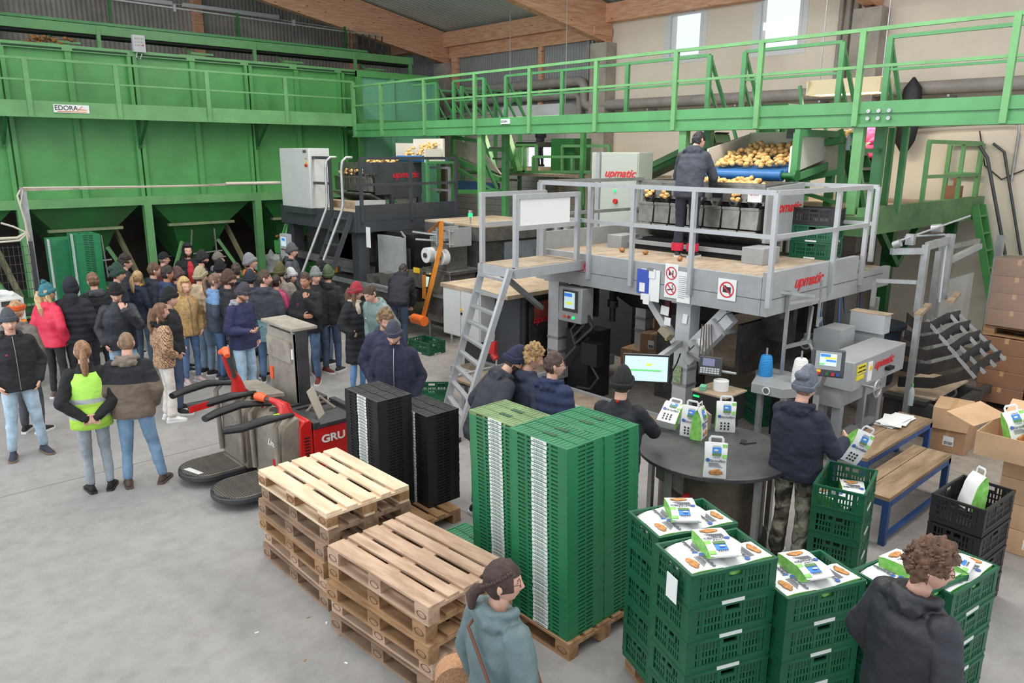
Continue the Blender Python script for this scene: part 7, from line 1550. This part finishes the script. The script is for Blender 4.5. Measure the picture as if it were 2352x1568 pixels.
        K=B(); shell(K,lambda x,y,z: not(y>.03 and abs(x)<.066 and -.2<z<.078) and z>-.1,1.2,.016,36,28,rough=.012,seed=seed,fr=12,top=.02); K.ell((0,-.07,1.52),(.11,.07,.09),14,8); fin(K,'hood_up',cloth(hc,'fleece' if jkind=='fleece' else 'plain'),t,head=True)
    elif hat=='headband':
        K=B(); K.tube([headpoint(2*PI*k/28,math.acos(-.35) ,1.12,.006,False) for k in range(29)],.02,8,cap=False,sy=1.7); fin(K,'headband',hatm,t,head=True,smooth=0)
    if glasses:
        K=B()
        for sx in (-1,1): K.tube([(sx*.031+.021*math.cos(2*PI*k/16),.108,1.662+.017*math.sin(2*PI*k/16)) for k in range(17)],.0018,5,cap=False); K.tube([(sx*.052,.106,1.668),(sx*.078,.05,1.672),(sx*.082,-.01,1.664)],.0018,5)
        K.tube([(-.011,.109,1.666),(.011,.109,1.666)],.0018,5); fin(K,'glasses',M('glasses_metal',(90,74,60),.3,.6),t,head=True,smooth=0)
    if collar:
        K=B(); K.tube([(.085*math.cos(2*PI*k/20),.085*math.sin(2*PI*k/20)-.01,1.5+.02*math.sin(2*PI*k/20+1)) for k in range(21)],.036,10,cap=False); K.tube([(.03,.09,1.49),(.05,.13,1.4),(.03,.14,1.32)],[.04,.045,.03],10,sy=.6); fin(K,'scarf',cloth(collar,'fleece'),t,voxel=.014,disp=.01)
    if fur:
        K=B()
        for k in range(90): a=R.uniform(0,2*PI); K.ell((.12*math.cos(a),.1*math.sin(a)-.03,1.49+R.uniform(-.03,.035)),(.03,.03,.025),6,5)
        fin(K,'fur_collar',cloth(fur,'fleece'),t,smooth=0)
    K=B(); zf=None
    for e in extras:
        if e=='phone':
            w_=A[0][2]; K=B(); K.box(w_+Vector((-.06,.09,.03)),(.075,.145,.009),rot=Euler((.5,0,.3))); 
            K.v=[rotz(bend(v)*s,rz)+Vector((base.x,base.y,z0)) for v in K.v]; o=K.o('mobile_phone',blackp); tag(o,'black mobile phone in the hand of the man in navy by the truck mast','phone')
        if e=='vest':
            V=B(); vs=[];fs=[];n=28
            rr=[(.8,.21,.168),(.95,.205,.163),(1.1,.19,.152),(1.25,.196,.162),(1.36,.19,.148),(1.44,.13,.118)]
            for z,rx,ry in rr:
                for k in range(n): a=2*PI*k/n; vs.append(Vector((rx*math.cos(a)*1.04,ry*math.sin(a)*1.06-.005,z)))
            for i in range(len(rr)-1):
                for k in range(n): fs.append((i*n+k,i*n+(k+1)%n,(i+1)*n+(k+1)%n,(i+1)*n+k))
            V.add(vs,fs); o=fin(V,'safety_vest',hivis,t,smooth=0); o.modifiers.new('thick','SOLIDIFY').thickness=.008
        if e=='zip': Z=B(); Z.tube([(0,.148,hem+.02),(0,.152,1.2),(0,.14,1.36),(0,.088,1.5)],.005,6); fin(Z,'zip',steel,t,smooth=0)
        if e in('logo_red','logo_back','logo_white'):
            Z=B(); yy=.152; 
            if e=='logo_back': Z.ell((0,-.088,1.53),(.014,.006,.018),8,6)
            else: Z.ell((.09,yy,1.3),(.012,.004,.012),8,6)
            fin(Z,'small_logo',white if e=='logo_white' else redp,t,smooth=0)
        if e=='socks':
            for q_ in FT: Z=B(); Z.cyl(q_+Vector((0,0,.0)),q_+Vector((0,0,.11)),.084,.086,n=16); fin(Z,'sock',cloth((214,44,72)),t,smooth=0)
        if e=='hatlogo_red': Z=B(); Z.ell(HC+Vector((.02,.108,.06)),(.014,.006,.018),8,6); fin(Z,'hat_logo',redp,t,head=True,smooth=0)
        if e=='hatlogo_white': Z=B(); Z.box(HC+Vector((.03,.108,.055)),(.045,.008,.018),-.2); fin(Z,'hat_logo',white,t,head=True,smooth=0)
        if e=='shirt_red': Z=B(); Z.ell((0,.075,1.22),(.09,.1,.26),16,12); fin(Z,'red_shirt',cloth((196,52,60)),t,smooth=0)
        if e=='bagstrap': Z=B(); Z.tube([(-.08,.12,1.44),(0,.175,1.3),(.19,.13,1.05),(.235,0,.95),(.14,-.17,1.15),(-.06,-.16,1.42),(-.09,-.02,1.5),(-.08,.12,1.44)],.009,6); Z.v=[Vector((v.x*wd,v.y*1.0,v.z)) for v in Z.v]; fin(Z,'bag_strap',M('brown_leather',(110,64,44),.5),t,smooth=0)
    t.rotation_euler.z=rz
    return t
BLK=(30,31,35); DK=(42,44,52)
P=person
P('man in a navy hooded sweatshirt, camouflage trousers and grey hat packing at the round table',1848,858,28,1.8,hat='slouch',hc=(112,117,128),hs='crop',hair=(150,120,96),jk=(36,40,56),tmat=camo,arms=('bag','reach'),wide=1.18,shoulder=1.05,fine=True,hy=8,hp=8,shoe=(60,50,44))
P('man in black beanie and jacket with red collar mark, back turned at the monitor',1428,853,18,1.78,hat='beanie',hc=(38,39,42),jk=(36,38,44),tr=(36,38,46),arms=('reach','reach'),fine=True,extras=('logo_back',),hp=6,hood=False,hs='crop')
P('short-haired brunet man in navy quilted jacket behind the tall green crate stack',1270,812,40,1.76,jk=(38,48,80),jkind='puffer',hair=(84,62,52),glasses=True,hy=35,fine=True,tr=(40,48,70))
P('man in a dark grey jacket and navy beanie looking down beside the ladder foot',1180,800,66,1.84,loc=(4.68,5.55,0),hat='beanie',hc=(44,46,72),jk=(52,54,62),tr=(42,58,92),extras=('hatlogo_white',),lean=27,hy=8,hp=8,fine=True,beard=True,hs='crop',arms=('jacket','jacket'),shoe=(30,30,32))
P('blond curly-haired man half hidden behind the man in the navy beanie',1212,793,55,1.78,hs='curly',hair=(176,140,92),jk=(46,52,70),hy=35,hp=15)
P('man in a navy fleece pullover and dark beanie looking down behind the black crates',905,738,188,1.82,hat='beanie',hc=(72,74,88),jk=(44,47,68),jkind='fleece',hood=False,hp=18,fine=True,wide=1.08,extras=('zip',),hs='crop',beard=True)
P('curly light-haired man in a dark blue jacket behind the man in the navy fleece',882,708,165,1.8,hs='curly',hair=(150,118,86),jk=(54,57,82),hp=18,beard=True)
P('man in a grey-green hooded jacket leaning sideways in front of the bagging machine',852,648,-135,1.82,jk=(116,136,134),jkind='shell',hair=(76,60,48),lean=14,hp=14,extras=('logo_white',))
P('person in a black printed jacket bending forward at the bagging machine',905,655,12,1.8,loc=tuple(at(918,800,z=0)),jk=(34,36,44),tr=(44,60,88),lean=48,arms=('reachdown','reachdown'),hs='short',hair=(60,50,44))
P('woman in a long black quilted coat, dark red beanie and cream scarf',812,653,135,1.7,hat='beanie',hc=(164,52,66),jk=(34,35,40),jkind='puffer',hem=.5,collar=(204,194,176),tr=(70,120,175),arms=('jacket','jacket'),hy=-35,hp=8,female=True,hs='long',hair=(120,88,64),shoe=(40,38,38))
P('man in a black work jacket holding his hand to his chin with folded arm',702,626,205,1.8,hs='short',hair=(76,56,46),jk=(30,31,35),tr=(58,84,122),arms=('across','chin'),hood=False,extras=('logo_red',),sk=2,shoe=(120,48,40),hp=6)
P('man in a grey beanie and black jacket right behind the man with hand at chin',723,618,150,1.78,hat='beanie',hc=(132,136,134),jk=(32,33,37),tr=(52,70,100),hood=False,extras=('logo_red',),shoe=(110,48,40))
P('person in black jacket and grey-green knitted hat, back turned near the dark ladder',752,615,20,1.78,hat='beanie',hc=(84,100,74),jk=(32,34,36),tr=(48,66,98),shoe=(60,60,62))
P('person in a black beanie barely visible behind the grey beanie man',735,603,40,1.8,hat='beanie',hc=(30,31,33),jk=BLK,extras=('hatlogo_white',))
P('woman in a white beanie over a red headband among the group',666,620,125,1.68,hat='beanie',hc=(206,206,208),jk=(40,36,40),female=True,hs='long',hair=(60,48,44))
P('man in an olive beanie and light grey fleece seen from behind',641,608,15,1.8,hat='beanie',hc=(96,92,58),jk=(156,148,138),jkind='fleece',tr=(50,54,66),hood=False)
P('person in a magenta jacket with dark ponytail in the middle of the group',632,632,35,1.66,jk=(160,36,88),jkind='shell',hs='pony',hair=(58,44,42),female=True,hem=.72,tr=(40,40,50))
P('young brown-haired man in a dark and teal jacket seen from behind, head turned right',604,622,15,1.82,jmat=zmat('dark_teal_jacket',[(0,(104,138,142)),(1.06,(56,60,68))]),hs='short',hair=(84,62,52),hy=70,tr=(62,96,136),hem=.68,wide=1.1)
P('person in a dark blue hooded jacket and dark cap left of the teal-jacket man',572,625,25,1.76,hat='beanie',hc=(52,56,68),jk=(42,52,84),hs='crop')
P('bearded man in a navy jacket and grey beanie looking at his phone behind the truck',548,651,135,1.8,hat='beanie',hc=(74,70,78),jk=(46,50,86),hoodc=(156,158,164),tr=(132,168,196),arms=('phone','pocket'),hp=22,beard=True,extras=('phone','hatlogo_white'),fine=True,hs='crop',hair=(140,100,70),shoe=(60,60,64))
P('bearded man in a brown beanie and black jacket looking right',521,625,85,1.8,hat='beanie',hc=(88,66,56),jk=(34,35,42),tr=(74,64,60),beard=True,extras=('hatlogo_white',),hair=(80,56,44))
P('person with glasses in a blue and slate jacket with blue hood',490,628,80,1.76,jmat=zmat('blue_slate_jacket',[(0,(64,72,88)),(1.3,(112,146,186))]),glasses=True,hs='pony',hair=(130,100,80),hy=15,tr=(52,86,130),shoe=(60,62,70))
P('person in a light olive beanie and beige down jacket',457,618,60,1.78,hat='beanie',hc=(176,164,132),jk=(196,174,146),jkind='puffer',tr=(96,120,146),extras=(),shoe=(34,34,36))
P('woman in a sand fleece jacket with the hood up',421,643,150,1.68,hat='hood',hc=(202,166,112),jk=(200,164,110),jkind='fleece',female=True,tr=(66,100,146),arms=('pocket','pocket'),extras=('zip',),hs='none',shoe=(206,176,176))
P('woman in a patterned brown puffer jacket with black fur collar and white trousers',364,696,75,1.66,jmat=leo,fur=(36,34,36),hs='long',hair=(128,92,66),female=True,tr=(224,216,208),tmat=cloth((224,216,208),'plain'),hy=20,shoe=(236,236,234),arms=('jacket','jacket'),hood=False)
P('man in a black beanie with red mark behind the woman with the fur collar',385,666,95,1.78,hat='beanie',hc=(32,33,36),jk=(34,34,38),tr=(50,68,100),hy=10,hs='crop')
P('man in a black jacket and beanie with a red mark holding his nose',264,652,180,1.8,hat='beanie',hc=(30,31,35),jk=(38,41,50),jkind='shell',tr=(120,156,188),arms=('pocket','nose'),extras=('hatlogo_red',),fine=True,hp=16,hood=False,hs='crop',wide=1.05)
P('short brown-haired man in a black quilted jacket turning left',212,628,-25,1.8,hs='short',hair=(134,98,72),jk=(32,33,38),jkind='puffer',hoodc=(70,72,78),tr=(40,44,52))
P('person in a black puffer jacket with a big hood up, back turned',160,643,15,1.78,hat='hood',hc=(30,32,42),jk=(32,33,40),jkind='puffer',hs='none',tr=(38,40,48),wide=1.1)
P('woman in a pink-red jacket and teal bobble hat with blond hair',103,656,45,1.72,hat='pompom',hc=(66,126,136),jk=(222,46,78),jkind='shell',hs='long',hair=(214,180,130),female=True,tr=(38,38,42),hy=35,wide=1.1,shoe=(120,100,90),glasses=True)
P('person with an orange headband and orange scarf in a brown jacket at the left edge',33,694,35,1.76,hat='headband',hc=(228,96,44),jk=(104,94,88),jkind='shell',hair=(190,150,112),collar=(236,140,60),tr=(60,60,66))
P('young man in a black jacket, grey beanie and light jeans at the left edge',16,716,172,1.8,hat='beanie',hc=(78,82,88),jk=(34,34,38),tr=(138,164,186),extras=('zip','logo_red'),fine=True,hoodc=(44,46,50),arms=('pocket','pocket'),shoe=(54,58,72),sole=(120,100,84),feet=((.05,.0),(-.06,.0)),hair=(60,44,38),wide=1.08)
P('woman with a ponytail wearing a lime safety vest over black, hands behind her back',186,783,0,1.7,hs='pony',hair=(164,122,88),jk=(26,27,30),extras=('vest',),tr=(122,132,140),female=True,arms=('behind','behind'),fine=True,hood=False,shoe=(28,28,32),sole=(40,40,42),wide=1.02,feet=((.0,0),(.02,0)))
P('man in a black and brown hooded work jacket and brown boots beside the vest-wearing woman',286,764,12,1.76,hs='crop',hair=(150,120,96),jmat=zmat('black_brown_jacket',[(0,(112,98,86)),(1.22,(34,35,40))]),hoodc=(126,114,102),tr=(88,124,160),shoe=(86,68,60),sole=(90,76,66),fine=True,arms=('pocket','jacket'),hp=8,wide=1.12,feet=((.1,.05),(-.03,.0)))
P('man in a dark green slouch beanie and glasses looking right',266,613,85,1.8,hat='slouch',hc=(48,74,64),jk=(44,46,58),glasses=True,hs='crop',hy=10)
P('curly dark-haired man with glasses in front of the distant crate stacks',284,588,85,1.8,hs='curly',hair=(58,46,42),jk=(36,40,48),glasses=True)
P('woman with a blond ponytail and yellow scarf, back turned',313,622,40,1.68,hs='pony',hair=(202,168,120),jk=(44,52,70),female=True,collar=(206,150,50))
P('brown-haired young man in a navy softshell with a green sleeve mark',350,605,75,1.8,hs='short',hair=(104,76,60),jk=(38,40,52))
P('dark-haired young man in a navy quilted jacket with red lining',381,612,80,1.8,hs='short',hair=(48,38,36),jk=(44,58,96),jkind='puffer',sk=2)
P('person in a maroon-brown beanie behind the sand fleece hood',404,618,90,1.74,hat='beanie',hc=(98,74,72),jk=(48,40,44),glasses=True)
P('man in a black baseball cap with glasses near the silo',373,581,75,1.76,hat='cap',hc=(30,31,34),jk=(110,50,54),hs='crop',hair=(150,130,116),glasses=True)
P('bearded man with a black hood up over a red shirt near the silo leg',429,563,165,1.82,hat='hood',hc=(30,30,34),jk=(30,30,34),beard=True,extras=('shirt_red',),hs='none',hair=(110,76,56))
P('dark-bearded man in a black beanie looking right near the silo leg',461,580,80,1.8,hat='beanie',hc=(44,42,44),jk=(34,35,38),beard=True,hair=(40,32,30))
P('man with a grey hood and cap in an olive jacket',498,581,85,1.78,hat='cap',hc=(120,114,106),jk=(88,98,84),hoodc=(110,112,118),hs='crop')
P('person in a black beanie with their back turned in the middle rear',503,601,30,1.78,hat='beanie',hc=(30,32,36),jk=(40,44,52))
P('dark-haired person seen from behind in the middle rear',541,606,20,1.76,hs='short',hair=(72,58,52),jk=(44,46,54))
P('young man in a light grey beanie and jacket with orange lining looking up right',574,587,80,1.84,hat='beanie',hc=(140,142,146),jk=(52,54,60),hoodc=(226,110,50),hp=-8,hy=10)
P('young man in dark grey work jacket and beanie standing apart by the operator panel',668,563,105,1.82,hat='beanie',hc=(92,94,98),jk=(78,82,88),hoodc=(60,62,66),sk=1)
# workers
P('worker in dark grey hooded sweatshirt and red socks leaning over the platform weigher',0,0,18,1.8,loc=(9.27,6.42,0),z0=2.2,jk=(68,72,82),tr=(44,48,60),tmat=cloth((46,49,60),'plain'),hs='short',hair=(38,34,40),lean=20,arms=('reach','reach'),extras=('socks',),fine=True,hy=25,shoe=(60,66,62),hp=10)
c=at(2018,206,x=13.2); P('woman in pink jacket and black cap at the sorting table on the rear deck',0,0,-150,1.66,loc=(13.6+.9,at(2018,206,x=14.5).y,0),z0=2.8+.0,jk=(232,84,136),hat='beanie',hc=(30,30,32),female=True,tr=(40,42,50),arms=('reach','reach'),hood=False,hs='pony',hair=(40,32,32))
P('worker in a black vest with pale sleeves at the left sorting station behind the footbridge',0,0,-60,1.7,loc=(15.6,at(1242,300,x=15.6).y,0),z0=at(1240,384,x=15.6).z,jk=(40,40,48),female=True,tr=(36,40,60),arms=('reach','reach'),hs='pony',hair=(40,34,34),hood=False)
# nearest figures
P('woman with braided brown hair and glasses in a grey-green jacket, nearest the photographer',1148,1288,52,1.68,jk=(100,120,122),jkind='shell',hs='braid',hair=(74,52,46),female=True,glasses=True,hy=36,fine=True,sk=1,extras=('bagstrap',),wide=1.12,shoulder=1.08,arms=('down','down'))
P('curly brown-haired man with glasses in a black hooded jacket at the lower right',2128,1246,42,1.8,jk=(36,37,44),jkind='shell',hs='curly',hair=(112,80,60),glasses=True,hy=32,hp=8,fine=True,wide=1.18,shoulder=1.08,tr=(40,44,56))
t=thing('shoulder_bag','round woven straw bag hanging at the hip of the woman with the braid','bag',(0,0,0)); c=at(1050,1560,z=.78); st_=M('woven_straw',(196,146,108),.8,0,.2,90,.7,120); B().cyl(c+Vector((-.04,-.05,0)),c+Vector((.04,.05,0)),.125,n=36).o('bag_body',st_,t)
v=at(1945,1010,x=6.6); put(BD,(v.x-.05,v.y-.02,v.z-.16),face+.4,'white and green bag held in the right hand of the man in camouflage trousers',Euler((.25,.45,face+.5)))
